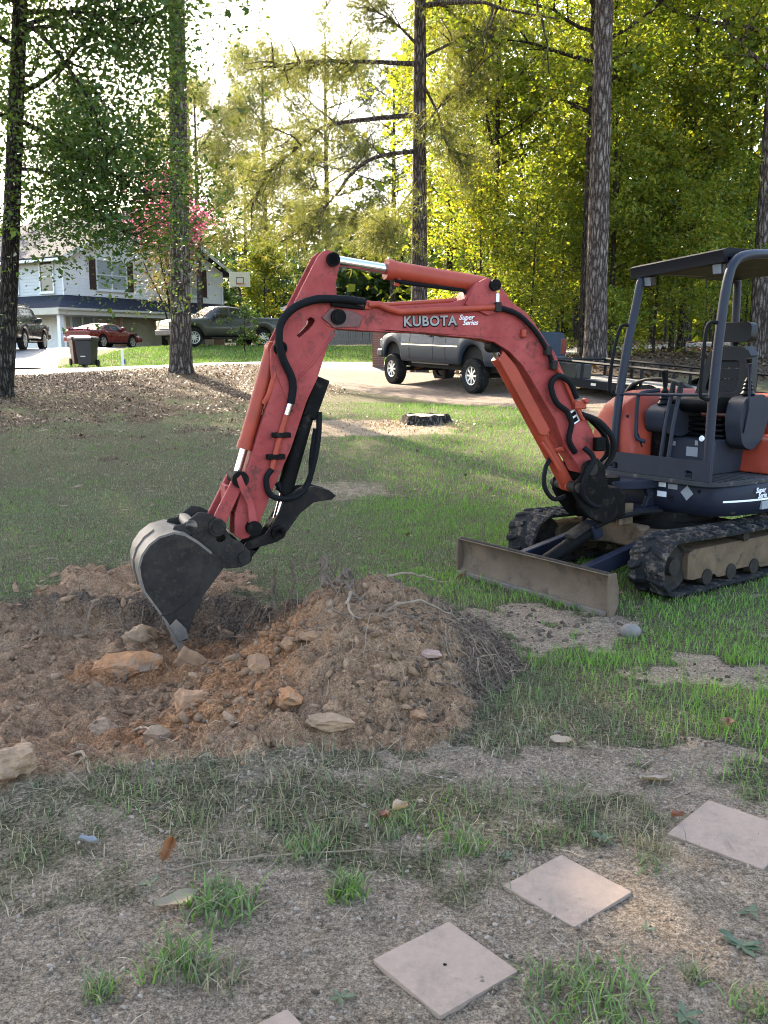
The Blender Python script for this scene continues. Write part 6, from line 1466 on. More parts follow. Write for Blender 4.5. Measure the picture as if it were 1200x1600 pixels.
# crape myrtle: many thin stems, pink flower heads
cm = MB(); rng = np.random.default_rng(77); tips = []
for k in range(9):
    a = rng.uniform(0, 2 * PI); sp = rng.uniform(0.5, 2.0)
    P = smoothpts([(0.1 * math.cos(a), 0.1 * math.sin(a), -0.1), (0.25 * sp * math.cos(a), 0.25 * sp * math.sin(a), 1.8), (0.8 * sp * math.cos(a), 0.8 * sp * math.sin(a), 3.8), (1.15 * sp * math.cos(a), 1.15 * sp * math.sin(a), 5.4 + rng.uniform(-0.6, 0.8))], 4)
    cm.tube(P, [0.05 * (1 - 0.8 * i / (len(P) - 1)) for i in range(len(P))], 6)
    for q in range(7):
        b = np.array(P[rng.integers(5, len(P))]); Q = curve_limb(b, rng.normal(size=3) + [0, 0, 0.8], rng.uniform(0.6, 1.4), rng, 4)
        cm.tube([tuple(p) for p in Q], [0.014, 0.011, 0.008, 0.006, 0.004], 4); tips.append(Q)
tl = np.concatenate([np.array(Q[1:]) for Q in tips]); tp = np.array([Q[-1] for Q in tips])
L1 = tl[rng.integers(0, len(tl), 3600)] + rng.normal(size=(3600, 3)) * 0.30
fl = tp[np.argsort(-tp[:, 2])[:22]]
L2 = fl[rng.integers(0, 22, 8000)] + rng.normal(size=(8000, 3)) * np.array([0.38, 0.38, 0.32])
myr = plant_tree('crape_myrtle', cm.mesh('trunk', True), leaf_mesh('crown', L1, 0.14, rng), M_thinbark, LM_rust, -10.6, 47.6, 'pink flowering crape myrtle in front of the white house', sc=1.12)
link('blossom', leaf_mesh('blossom', L2, 0.13, rng), LM_pink, myr)
# small yellow-green tree and shrub by the grey pickup
tmS, cmS = gen_tree(41, 5.0, 0.07, 0.12, 18, 1.9, 5200, 0.17, 0.36, 'round', wob=0.15)
plant_tree('small_tree', tmS, cmS, M_thinbark, LM_yellow, -6.4, 50.5, 'small bright yellow-green tree behind the grey pickup')
tmB, cmB = gen_tree(42, 1.9, 0.03, 0.05, 16, 0.7, 1500, 0.11, 0.16, 'tall', wob=0.2)
plant_tree('shrub', tmB, cmB, M_thinbark, LM_maple, -6.15, 41.6, 'upright green shrub in front of the grey pickup', 'shrub')
tmD, cmD = gen_tree(43, 2.6, 0.04, 0.05, 14, 1.2, 2600, 0.13, 0.3, 'round', wob=0.2)
for i, (x, y, s, lb) in enumerate([(6.9, 28.6, 0.7, 'low bush at the foot of the thick grey pine'), (13.0, 28.0, 0.9, 'low bush at the right edge of the wood'), (2.2, 36.5, 1.0, 'bush behind the blue pickup hood'), (4.6, 33.8, 0.9, 'bush behind the blue pickup bed')]):
    plant_tree('bush', tmD, cmD, M_thinbark, LM_yellow if i % 2 else LM_wood, x, y, lb, 'shrub', rz=i * 2.0, sc=s, group='bushes along the wood edge')
# the depth of the wood, one mass of leaves and stems nobody could count
rng = np.random.default_rng(99); nW = 30000
t = rng.uniform(0, 1, nW); wx = 2 + 46 * t + rng.normal(0, 2, nW); wy = 50 + 14 * (1 - t) * rng.uniform(0, 1, nW) + rng.uniform(0, 22, nW) - 12 * t
cl = fbm(wx * 0.25, wy * 0.25 + 7, 3, 90)
wz = ground_z(wx, wy, False) + rng.beta(1.0, 1.6, nW) * (9 + 12 * cl)
wmass = leaf_mesh('woods', np.stack([wx, wy, wz], 1), 0.62, rng)
wd = tag(link('woods', wmass, LM_wood), 'mass of woodland foliage filling the depth of the wood', 'woodland', kind='stuff')
rng = np.random.default_rng(96); nW = 26000
wx = rng.uniform(-4, 60, nW); wy = rng.uniform(74, 86, nW)
wz = ground_z(wx, wy, False) + rng.beta(1.0, 1.4, nW) * 10
tag(link('deep_woods', leaf_mesh('deep_woods', np.stack([wx, wy, wz], 1), 0.95, rng), LM_dark), 'dark undergrowth closing the far side of the wood', 'woodland', kind='stuff')
rng = np.random.default_rng(98); nW = 30000
wx = rng.uniform(-75, 0, nW); wy = rng.uniform(92, 112, nW); cl = fbm(wx * 0.12, wy * 0.12, 3, 91)
wz = ground_z(wx, wy, False) + rng.beta(1.3, 1.5, nW) * (6 + 13 * cl)
tag(link('far_woods', leaf_mesh('far_woods', np.stack([wx, wy, wz], 1), 0.85, rng), LM_dark), 'distant dark tree line behind the houses', 'woodland', kind='stuff')
st_ = MB(); rng = np.random.default_rng(97)
for k in range(46):
    x = rng.uniform(3, 34); y = rng.uniform(44, 66); h = rng.uniform(8, 15); r_ = rng.uniform(0.06, 0.17); z0 = gz(x, y)
    st_.tube([(x, y, z0 - 0.2), (x + rng.normal() * 0.3, y, z0 + h * 0.5), (x + rng.normal() * 0.6, y, z0 + h)], [r_, r_ * 0.75, r_ * 0.3], 6)
st_.build('stems', M_darkbark, wd, sm=True)
# ---------------------------------------------------------------- grass
def blades(name, X, Y, Z, H, Wd, dry, rng, m, bend=0.5, seg=True):
    n = len(X)
    a = rng.uniform(0, 2 * PI, n); d = np.stack([np.cos(a), np.sin(a), np.zeros(n)], 1)
    b = rng.uniform(0, 2 * PI, n); ln = np.stack([np.cos(b), np.sin(b), np.zeros(n)], 1) * (rng.uniform(0.1, 1.0, n) * bend)[:, None]
    P = np.stack([X, Y, Z], 1); w = (Wd * 0.5)[:, None]; h = H[:, None]; up = np.array([0, 0, 1.0])
    if seg:
        mid = P + up * h * 0.55 + ln * h * 0.35; tip = P + up * h * rng.uniform(0.75, 1.0, n)[:, None] + ln * h
        V = np.stack([P - d * w, P + d * w, mid + d * w * 0.8, mid - d * w * 0.8, tip + d * w * 0.12, tip - d * w * 0.12], 1).reshape(-1, 3)
        i = np.arange(n)[:, None] * 6
        F = np.concatenate([i + [0, 1, 2, 3], i + [3, 2, 4, 5]], 1).reshape(-1, 4); k = 6
    else:
        tip = P + up * h + ln * h
        V = np.stack([P - d * w, P + d * w, tip], 1).reshape(-1, 3); F = np.arange(3 * n).reshape(n, 3); k = 3
    me = bigmesh(name, V, F)
    at = me.attributes.new('dry', 'FLOAT', 'POINT'); at.data.foreach_set('value', np.repeat(dry, k).astype(np.float32))
    return me
def grassmat(name):
    m, nt, b = _new(name); N, Lk = nt.nodes, nt.links; N.remove(b)
    g = N.new('ShaderNodeNewGeometry'); a = N.new('ShaderNodeAttribute'); a.attribute_name = 'dry'
    r1 = N.new('ShaderNodeValToRGB'); r1.color_ramp.elements[0].color = (0.085, 0.180, 0.022, 1); r1.color_ramp.elements[1].color = (0.215, 0.360, 0.055, 1)
    r2 = N.new('ShaderNodeValToRGB'); r2.color_ramp.elements[0].color = (0.17, 0.135, 0.078, 1); r2.color_ramp.elements[1].color = (0.40, 0.33, 0.21, 1)
    r3 = N.new('ShaderNodeValToRGB'); r3.color_ramp.elements[0].color = (0.090, 0.128, 0.048, 1); r3.color_ramp.elements[1].color = (0.170, 0.205, 0.090, 1)
    for r in (r1, r2, r3): Lk.new(g.outputs['Random Per Island'], r.inputs[0])
    def rng_(a0, a1):
        q = N.new('ShaderNodeMapRange'); q.inputs[1].default_value = a0; q.inputs[2].default_value = a1; Lk.new(a.outputs['Fac'], q.inputs[0]); return q.outputs[0]
    m1 = N.new('ShaderNodeMixRGB'); Lk.new(rng_(0.0, 0.5), m1.inputs[0]); Lk.new(r1.outputs[0], m1.inputs[1]); Lk.new(r3.outputs[0], m1.inputs[2])
    m2 = N.new('ShaderNodeMixRGB'); Lk.new(rng_(0.55, 1.0), m2.inputs[0]); Lk.new(m1.outputs[0], m2.inputs[1]); Lk.new(r2.outputs[0], m2.inputs[2])
    d = N.new('ShaderNodeBsdfPrincipled'); d.inputs['Roughness'].default_value = 0.55; d.inputs['Specular IOR Level'].default_value = 0.3
    t = N.new('ShaderNodeBsdfTranslucent'); x = N.new('ShaderNodeMixShader'); x.inputs[0].default_value = 0.3
    Lk.new(m2.outputs[0], d.inputs['Base Color']); Lk.new(m2.outputs[0], t.inputs[0]); Lk.new(d.outputs[0], x.inputs[1]); Lk.new(t.outputs[0], x.inputs[2]); Lk.new(x.outputs[0], N['Material Output'].inputs[0])
    return m
M_grass = grassmat('grass_blade')
rng = np.random.default_rng(7)
def scatter(x0, x1, y0, y1, n, power=1.0):
    X = rng.uniform(x0, x1, n); Y = rng.uniform(y0, y1, n)
    keep = np.abs(X) < 0.47 * Y + 1.3     # the wedge of yard the photo shows, with a margin
    X, Y = X[keep], Y[keep]
    fr, ba, li, lu, gr, *_, nA_, nB_ = regions(X, Y)
    cl = fbm(X * 3.3, Y * 3.3, 3, 61)
    p = gr ** 1.3 * (0.35 + 1.3 * cl)
    k = rng.uniform(0, 1, len(X)) < p
    return X[k], Y[k], lu[k], gr[k], ba[k], li[k], cl[k], nB_[k]
def lawn(name, label, x0, x1, y0, y1, n, h, w, seg=True, dry0=0.0):
    X, Y, lu, gr, ba, li, cl, nb = scatter(x0, x1, y0, y1, n)
    dry = np.clip(0.50 + dry0 * (1 - sst(0.9, 1.7, X)) - 0.58 * lu + (1 - gr) * 0.5 + rng.normal(0, 0.14, len(X)) + (fbm(X * 2, Y * 2, 3, 63) - 0.5) * 0.9 + (rng.uniform(0, 1, len(X)) < 0.12) * 0.5, 0, 1)
    H = h * rng.uniform(0.45, 1.25, len(X)) * (0.6 + 0.5 * lu) * (0.6 + 0.8 * cl)
    me = blades(name, X, Y, ground_z(X, Y) - 0.004, H, w * rng.uniform(0.6, 1.3, len(X)), dry, rng, M_grass, 0.75, seg)
    return tag(link(name, me, M_grass), label, 'grass', kind='stuff')
lawn('near_grass', 'patchy short grass between the pit and the paving tiles', -2.6, 3.2, 2.0, 5.2, 34000, 0.078, 0.0042, True, 0.42)
lawn('lawn_grass', 'mown lawn grass round the excavator and beyond the pit', -6.5, 6.5, 5.0, 10.5, 170000, 0.047, 0.0054)
X = rng.uniform(-13, 3, 26000); Y = rng.uniform(34.2, 46, 26000); k = (X > -12.0 + 0.0 * Y) & (Y > 33.8 + 0.21 * np.maximum(X + 9, 0)); X, Y = X[k], Y[k]; k = len(X)
tag(link('verge_grass', blades('verge_grass', X, Y, ground_z(X, Y) - 0.01, rng.uniform(0.05, 0.14, k), rng.uniform(0.03, 0.06, k), np.clip(rng.normal(0.15, 0.2, k), 0, 1), rng, M_grass, 0.8, False), M_grass), 'lawn grass across the road in front of the grey pickup', 'grass', kind='stuff')
lawn('far_lawn_grass', 'mown lawn grass running up to the gravel drive', -11, 8.5, 10.5, 21.0, 120000, 0.055, 0.013, False)
# thatch: dead straw lying flat in the worn band
NS = 15000
X = rng.uniform(-2.6, 3.0, NS); Y = rng.uniform(2.0, 6.4, NS)
fr, ba, li, lu, gr, pit_, mo_, e_, e1_, n1_, n2_ = regions(X, Y)
k = rng.uniform(0, 1, NS) < np.clip(0.04 + 1.1 * np.exp(-((Y - 3.7 - 0.15 * X) / 0.55) ** 2), 0, 1) * (1 - 0.8 * fr)
X, Y = X[k], Y[k]
n = len(X); a = rng.uniform(0, 2 * PI, n); L = rng.uniform(0.02, 0.12, n); hw = 0.0010
d = np.stack([np.cos(a), np.sin(a)], 1); s = np.stack([-d[:, 1], d[:, 0]], 1)
P0 = np.stack([X, Y], 1) - d * L[:, None] / 2; P1 = P0 + d * L[:, None]; Pm = (P0 + P1) / 2 + s * (L * rng.normal(0, 0.07, n))[:, None]
def z3(P, up): return np.c_[P, ground_z(P[:, 0], P[:, 1]) + up]
lift = rng.uniform(0.002, 0.018, n)
A0 = z3(P0 - s * hw, 0.004); A1 = z3(P0 + s * hw, 0.004); B0 = z3(Pm + s * hw, 0) + np.c_[np.zeros((n, 2)), lift]; B1 = z3(Pm - s * hw, 0) + np.c_[np.zeros((n, 2)), lift]; C0 = z3(P1 + s * hw * .5, 0.006); C1 = z3(P1 - s * hw * .5, 0.006)
V = np.stack([A0, A1, B0, B1, C0, C1], 1).reshape(-1, 3); i = np.arange(n)[:, None] * 6
me = bigmesh('dead_straw', V, np.concatenate([i + [0, 1, 2, 3], i + [3, 2, 4, 5]], 1).reshape(-1, 4))
M_straw = leafmat('straw', [(0.08, 0.058, 0.037), (0.20, 0.15, 0.095), (0.40, 0.32, 0.22)], 0.15)
tag(link('dead_straw', me, M_straw), 'dead straw and grass stems lying on the worn ground', 'straw', kind='stuff')

# ---------------------------------------------------------------- soil clods and stones
def rockmesh(seed, sub=2, rough=0.35, sx=1.0, sy=1.0, sz=0.75, angular=0.0, pit=0.0):
    bm = bmesh.new(); bmesh.ops.create_icosphere(bm, subdivisions=sub, radius=1.0)
    r = np.random.default_rng(seed)
    k = r.normal(size=(7, 3)); ph = r.uniform(0, 6, 7)
    planes = [(lambda v: v / np.linalg.norm(v))(r.normal(size=3)) for _ in range(9)]
    for v in bm.verts:
        p = np.array(v.co)
        f = 1 + rough * 0.33 * sum(math.sin(2.0 * float(p @ k[j]) + ph[j]) for j in range(7)) / 2.0
        p = p * f
        if angular:
            for q in planes:
                d = p @ q - (1 - angular * 0.45)
                if d > 0: p = p - q * d * 0.95
        if pit:
            w = np.floor(p * 4.2 + 40); hsh = math.sin(float(w @ np.array([12.9, 78.2, 37.7])) + seed) * 43758.5
            g = 0.6 * math.sin(5.1 * p[0] + 3 * p[1] + seed) + 0.5 * math.sin(7.3 * p[1] - 4 * p[2] + 2 * seed) + 0.5 * math.sin(11 * p[2] + 6 * p[0] + seed)
            p = p * (1 + pit * (0.35 * g + 0.5 * ((hsh % 1.0) - 0.5)))
        v.co = (p[0] * sx, p[1] * sy, p[2] * sz)
    V = np.array([v.co[:] for v in bm.verts]); F = np.array([[q.index for q in f.verts] for f in bm.faces]); bm.free()
    return V, F
PRO = [rockmesh(s, 1, 0.9, 1 + 0.35 * (s % 3), 0.85, 0.62, 0.95, 0.22) for s in range(10)]
def clods(name, X, Y, S, m, sink=0.42):
    Vs, Fs = [], []; o = 0
    Z = ground_z(X, Y)
    for i in range(len(X)):
        V, F = PRO[i % 10]
        a, b = rng.uniform(0, 2 * PI, 2); c, s = math.cos(a), math.sin(a); cb, sb = math.cos(b * 0.3), math.sin(b * 0.3)
        Q = V * S[i]; Q = np.stack([Q[:, 0] * c - Q[:, 1] * s, Q[:, 0] * s + Q[:, 1] * c, Q[:, 2]], 1); Q = np.stack([Q[:, 0], Q[:, 1] * cb - Q[:, 2] * sb, Q[:, 1] * sb + Q[:, 2] * cb], 1)
        Vs.append(Q + [X[i], Y[i], Z[i] + S[i] * (0.5 - sink)]); Fs.append(F + o); o += len(V)
    return bigmesh(name, np.concatenate(Vs), np.concatenate(Fs))
def clodmat(name, cols):
    m, nt, b = _new(name); N, Lk = nt.nodes, nt.links
    g = N.new('ShaderNodeNewGeometry'); r = N.new('ShaderNodeValToRGB'); e = r.color_ramp.elements
    while len(e) < len(cols): e.new(0.5)
    for i, c in enumerate(cols): e[i].position = i / (len(cols) - 1); e[i].color = (*c, 1)
    Lk.new(g.outputs['Random Per Island'], r.inputs[0])
    tc = N.new('ShaderNodeTexCoord'); n = N.new('ShaderNodeTexNoise'); n.inputs['Scale'].default_value = 60; n.inputs['Detail'].default_value = 8; n.inputs['Roughness'].default_value = 0.7
    Lk.new(tc.outputs['Object'], n.inputs['Vector'])
    q = N.new('ShaderNodeValToRGB'); q.color_ramp.elements[0].position = 0.3; q.color_ramp.elements[0].color = (0.6, 0.6, 0.6, 1); q.color_ramp.elements[1].position = 0.7; q.color_ramp.elements[1].color = (1.2, 1.2, 1.2, 1)
    Lk.new(n.outputs[0], q.inputs[0]); mu = N.new('ShaderNodeMixRGB'); mu.blend_type = 'MULTIPLY'; mu.inputs[0].default_value = 1
    Lk.new(r.outputs[0], mu.inputs[1]); Lk.new(q.outputs[0], mu.inputs[2]); Lk.new(mu.outputs[0], b.inputs['Base Color'])
    b.inputs['Roughness'].default_value = 0.95; b.inputs['Specular IOR Level'].default_value = 0.15
    bp = N.new('ShaderNodeBump'); bp.inputs['Distance'].default_value = 0.012; bp.inputs['Strength'].default_value = 0.8; Lk.new(n.outputs[0], bp.inputs['Height']); Lk.new(bp.outputs[0], b.inputs['Normal'])
    return m
M_clod = clodmat('tan_clods', [(0.13, 0.077, 0.044), (0.20, 0.120, 0.068), (0.27, 0.165, 0.096), (0.32, 0.20, 0.12)])
M_dclod = clodmat('topsoil_clods', [(0.065, 0.045, 0.031), (0.11, 0.078, 0.054), (0.17, 0.122, 0.085)])
M_cclod = clodmat('clay_clods', [(0.19, 0.10, 0.052), (0.28, 0.135, 0.06), (0.21, 0.13, 0.077), (0.17, 0.10, 0.06)])
M_pebble = clodmat('pebbles', [(0.11, 0.078, 0.053), (0.22, 0.165, 0.115), (0.36, 0.285, 0.215)])
def pick(n, x0, x1, y0, y1, fn):
    X = rng.uniform(x0, x1, n); Y = rng.uniform(y0, y1, n); k = rng.uniform(0, 1, n) < fn(X, Y); return X[k], Y[k]
soft = lambda X, Y: soil_masks(X, Y)[0]
X, Y = pick(9000, -3.0, 0.5, 3.3, 7.3, lambda x, y: soft(x, y) * (0.25 + 1.2 * (fbm(x * 2.2, y * 2.2, 3, 81) > 0.5)) * (1 - 0.85 * sst(-0.1, 0.3, x)))
tag(link('soil_clods', clods('soil_clods', X, Y, 0.004 + 0.036 * rng.uniform(0, 1, len(X)) ** 6, M_clod), M_clod), 'loose tan lumps of dug soil in and round the pit', 'soil', kind='stuff')
X, Y = pick(2600, -1.3, -0.35, 3.9, 6.1, lambda x, y: soft(x, y) * blob(x, y, -0.78, 5.0, 0.35, 0.9) * 1.2)
tag(link('clay_clods', clods('clay_clods', X, Y, 0.005 + 0.034 * rng.uniform(0, 1, len(X)) ** 5, M_cclod), M_cclod), 'orange clay lumps spilling down the left side of the heap', 'soil', kind='stuff')
X, Y = pick(5200, -0.4, 1.05, 3.9, 6.4, lambda x, y: soft(x, y) * sst(-0.2, 0.3, x) * 0.9)
tag(link('topsoil_clods', clods('topsoil_clods', X, Y, 0.005 + 0.018 * rng.uniform(0, 1, len(X)) ** 4, M_dclod), M_dclod), 'dark crumbly topsoil on the right flank of the heap', 'soil', kind='stuff')
PRO = [rockmesh(s + 50, 1, 0.6, 1 + 0.3 * (s % 3), 0.9, 0.6, 0.6, 0.2) for s in range(10)]
X, Y = pick(24000, -1.7, 2.2, 1.95, 4.3, lambda x, y: regions(x, y)[1] * (0.12 + 0.9 * (fbm(x * 4, y * 4, 3, 83) > 0.46)))
tag(link('pebbles', clods('pebbles', X, Y, 0.0016 + 0.0105 * rng.uniform(0, 1, len(X)) ** 5, M_pebble), M_pebble), 'small pebbles and crumbs on the bare foreground earth', 'gravel', kind='stuff')
X, Y = pick(2500, 0.5, 2.6, 4.0, 7.0, lambda x, y: regions(x, y)[1] * 0.7)
tag(link('churned_crumbs', clods('churned_crumbs', X, Y, 0.005 + 0.018 * rng.uniform(0, 1, len(X)) ** 3, M_dclod), M_dclod), 'dark crumbs of churned earth in front of the blade', 'soil', kind='stuff')
def stone(name, x, y, size, sq, seed, m, label, cat='stone', group=None, sink=0.3, rz=0.0, ang=0.8, rough=0.35):
    V, F = rockmesh(seed, 4, rough, sq[0], sq[1], sq[2], ang, 0.0 if ang < 0.05 else 0.22)
    me = bigmesh(name, V * size, F); smooth(me, ang < 0.4)
    o = tag(link(name, me, m), label, cat, group); o.location = (x, y, gz(x, y) + size * sq[2] * (1 - 2 * sink) ); o.rotation_euler = (0, 0, rz)
    return o
M_greystone = mat('grey_stone', (0.145, 0.125, 0.105), 0.85, var=0.2, scale=20, bump=0.004, bscale=80)
M_tanstone = mat('tan_stone', (0.235, 0.145, 0.082), 0.9, var=0.3, scale=12, bump=0.006, bscale=50)
M_claystone = mat('clay_lump', (0.31, 0.135, 0.052), 0.95, var=0.35, scale=9, bump=0.015, bscale=40, spot=(0.22, 0.145, 0.09), spot_scale=7, spot_at=0.56)
M_brownclod = mat('brown_lump', (0.23, 0.122, 0.060), 0.95, var=0.3, scale=12, bump=0.008, bscale=45)
stone('stone', 1.54, 5.58, 0.065, (1, 0.85, 0.75), 3, M_greystone, 'smooth rounded grey stone in front of the blade end', ang=0.0, rough=0.12, sink=0.2)
stone('soil_lump', -0.94, 4.32, 0.105, (1, 0.95, 0.85), 4, M_brownclod, 'largest brown soil lump in the middle of the spoil', 'soil lump', 'large lumps in the spoil')
stone('stone', -0.24, 3.97, 0.085, (1.3, 0.7, 0.5), 5, M_tanstone, 'flat tan stone at the near foot of the heap', sink=0.2)
stone('stone', -1.50, 3.58, 0.10, (1.0, 0.9, 0.75), 6, M_tanstone, 'squarish tan stone at the left edge near the pit rim', sink=0.15)
stone('stone', -1.62, 5.95, 0.085, (1.2, 0.9, 0.8), 7, M_tanstone, 'pale rounded stone lying left of the bucket teeth', sink=0.2, ang=0.3)
stone('clay_lump', -1.62, 5.36, 0.19, (1.25, 0.7, 0.62), 8, M_claystone, 'big orange clay lump in the pit beside the bucket teeth', 'clay lump', sink=0.42, ang=0.9)
stone('soil_slab', -1.22, 5.50, 0.15, (1.05, 0.35, 0.75), 9, M_brownclod, 'leaning slab of cut soil under the bucket teeth', 'soil lump', sink=0.3, rz=-0.5)
stone('soil_lump', -0.66, 4.62, 0.07, (1, 0.9, 0.8), 10, M_brownclod, 'rounded lump halfway up the spoil, right of the largest lump', 'soil lump', 'large lumps in the spoil')
stone('soil_lump', -0.50, 4.70, 0.06, (1, 0.9, 0.8), 11, M_brownclod, 'dark lump in the row at the foot of the bare heap face', 'soil lump', 'large lumps in the spoil')
stone('soil_lump', -0.38, 4.66, 0.055, (1.2, 0.9, 0.7), 12, M_brownclod, 'small lump in the row at the foot of the bare heap face', 'soil lump', 'large lumps in the spoil')
stone('soil_lump', -1.40, 4.35, 0.075, (1.1, 0.9, 0.7), 13, M_tanstone, 'tan lump on the near left slope of the pit', 'soil lump', 'large lumps in the spoil')
stone('soil_lump', -1.05, 4.05, 0.06, (1, 0.9, 0.8), 14, M_tanstone, 'pale lump just below the largest brown lump', 'soil lump', 'large lumps in the spoil')
stone('soil_lump', -0.45, 4.15, 0.07, (1, 0.9, 0.8), 15, M_claystone, 'yellowish clay lump above the flat tan stone', 'soil lump', 'large lumps in the spoil')
stone('stone', 0.16, 4.12, 0.045, (1.1, 0.9, 0.7), 16, M_brownclod, 'small brown stone right of the flat tan stone', sink=0.2)
stone('clay_shard', 0.22, 4.55, 0.062, (1.3, 0.8, 0.35), 17, mat('pink_shard', (0.28, 0.17, 0.125), 0.85, var=0.2, scale=20), 'pinkish flat shard on the near right flank of the heap', 'shard', sink=0.1)

# ---------------------------------------------------------------- roots
M_root = mat('pale_root', (0.19, 0.135, 0.088), 0.85, var=0.35, scale=25, bump=0.003, bscale=80)
M_root2 = mat('brown_root', (0.11, 0.072, 0.046), 0.9, var=0.35, scale=20, bump=0.004, bscale=60)
def root_path(x, y, az, L, rg, lift=0.02, n=12, curl=0.5, arch=0.0):
    P = []; d = az
    for i in range(n + 1):
        P.append((x, y, lift + arch * math.sin(PI * i / n) + rg.normal() * 0.006))
        d += rg.normal() * curl * 0.5; x += math.cos(d) * L / n; y += math.sin(d) * L / n
    P = np.array(P); P[:, 2] += ground_z(P[:, 0], P[:, 1])
    return [tuple(p) for p in P]
rg = np.random.default_rng(15); ro = MB()
for k in range(170):
    x = rg.uniform(-0.5, 0.7); y = rg.uniform(4.3, 6.1)
    if soft(np.array([x]), np.array([y]))[0] < 0.5: continue
    P = root_path(x, y, rg.uniform(0, 2 * PI), rg.uniform(0.15, 0.6), rg, rg.uniform(-0.01, 0.015), 9, 1.1, rg.uniform(0, 0.05))
    r_ = rg.uniform(0.0011, 0.0034); ro.tube(P, [r_ * (1 - 0.6 * i / 9) for i in range(10)], 5)
for k in range(70):   # roots hanging from the cut edge
    x = rg.uniform(-2.3, -0.3); y = 6.15 + rg.normal() * 0.15 + 0.1 * math.sin(x * 3)
    P = root_path(x, y, -PI / 2 + rg.normal() * 0.6, rg.uniform(0.12, 0.4), rg, 0.03, 8, 0.6, rg.uniform(0.0, 0.06))
    r_ = rg.uniform(0.0018, 0.004); ro.tube(P, [r_ * (1 - 0.6 * i / 8) for i in range(9)], 5)
tag(ro.build('fine_roots', M_root, None, sm=True), 'tangle of fine pale roots on the heap and the cut edge', 'roots', kind='stuff')
def big_root(pts, r0, label, m=M_root2, subs=4, seed=1):
    g_ = np.random.default_rng(seed); e = MB()
    P = smoothpts([(x, y, gz(x, y) + z) for x, y, z in pts], 5)
    P = [(p[0] + g_.normal() * 0.006, p[1] + g_.normal() * 0.006, p[2] + g_.normal() * 0.006) for p in P]
    e.tube(P, [r0 * (1 - 0.75 * i / (len(P) - 1)) for i in range(len(P))], 8)
    for k in range(subs):
        q = P[g_.integers(2, len(P) - 2)]; az = g_.uniform(0, 2 * PI)
        S = [np.array(q) + np.array([math.cos(az), math.sin(az), 0.5 * g_.normal()]) * L for L in np.linspace(0, g_.uniform(0.08, 0.28), 6)]
        S = [s_ + g_.normal(size=3) * 0.012 * i for i, s_ in enumerate(S)]
        e.tube([tuple(s_) for s_ in S], [r0 * 0.4 * (1 - 0.8 * i / 5) for i in range(6)], 6)
    return tag(e.build('tree_root', m, None, sm=True), label, 'root')
big_root([(-0.36, 5.62, 0.20), (-0.37, 5.55, 0.10), (-0.34, 5.38, 0.07), (-0.22, 5.15, 0.06), (-0.10, 5.0, 0.01)], 0.026, 'thick forked root standing up from the top of the heap', seed=2, subs=7)
big_root([(-0.22, 5.66, 0.10), (-0.28, 5.5, 0.05), (-0.20, 5.35, 0.04)], 0.02, 'short broken root stub beside the thick forked root', seed=3)
big_root([(-0.62, 6.10, 0.34), (-0.61, 6.08, 0.20), (-0.63, 6.05, 0.05), (-0.56, 5.9, 0.02)], 0.014, 'curved thin root sticking up behind the bucket thumb', seed=4, subs=3)
big_root([(-0.74, 6.15, 0.30), (-0.75, 6.10, 0.12), (-0.72, 5.95, 0.03)], 0.012, 'straight thin root standing just behind the bucket pin', seed=5, subs=2)
big_root([(-0.18, 5.0, 0.06), (-0.20, 4.85, 0.07), (-0.10, 4.72, 0.05), (0.05, 4.70, 0.04)], 0.010, 'pale root bent in a loop on the right face of the heap', M_root, seed=6, subs=2)
big_root([(0.02, 5.3, 0.05), (0.18, 5.45, 0.10), (0.34, 5.60, 0.16), (0.40, 5.68, 0.22)], 0.009, 'thin root arching off the right shoulder of the heap', M_root, seed=7, subs=2)
big_root([(0.02, 4.95, 0.04), (0.2, 4.98, 0.05), (0.42, 5.08, 0.06), (0.52, 5.15, 0.07)], 0.009, 'long root lying across the dark right flank of the heap', M_root, seed=8, subs=3)
big_root([(-1.42, 3.95, 0.02), (-1.28, 3.72, 0.03), (-1.20, 3.55, 0.02)], 0.011, 'bent pale root on the near left rim of the pit', M_root, seed=9, subs=2)
big_root([(-1.22, 4.30, 0.03), (-1.10, 4.12, 0.02), (-0.98, 3.98, 0.01)], 0.009, 'straight pale root in the middle of the near pit slope', M_root, seed=10, subs=1)
big_root([(-0.75, 2.90, 0.012), (-0.45, 2.98, 0.012), (-0.12, 3.03, 0.014), (0.02, 3.02, 0.012)], 0.005, 'long dry twig lying across the bare earth', M_root, seed=11, subs=2)
big_root([(0.12, 3.02, 0.012), (0.2, 3.06, 0.014), (0.32, 3.09, 0.012)], 0.004, 'short dry twig right of the long twig', M_root, seed=12, subs=1)

# ---------------------------------------------------------------- paving tiles, stump
M_tile = mat('terracotta_concrete_tile', (0.25, 0.175, 0.125), 0.85, var=0.12, scale=30, bump=0.0015, bscale=120, spot=(0.19, 0.135, 0.097), spot_scale=5, spot_at=0.56, spot2=((0.10, 0.075, 0.055), 22, 0.66))
def tile(x, y, ang, label, s=0.148, tilt=(0, 0), lift=0.014):
    mb = MB().prism(rounded([(-s, -s), (s, -s), (s, s), (-s, s)], 0.006, 3), -0.028, 0.0, lambda a, b, w: (a, b, w))
    o = tag(mb.build('paving_tile', M_tile, None, bevel=0.003), label, 'paving tile', 'square paving tiles'); o.location = (x, y, gz(x, y) + lift); o.rotation_euler = (tilt[0], tilt[1], ang)
    return o
t1 = tile(0.175, 2.408, R(-52.0), 'nearest whole pinkish square paving tile, with a dark speck')
MB().lathe([(0, 0.004), (0.004, 0.003), (0.006, 0.0015)], (0.0, 0.0, 0), (0, 0, 1), 8).build('speck', M_grease, t1)
tile(0.603, 2.80, R(-50.0), 'middle pinkish square paving tile of the stepping row')
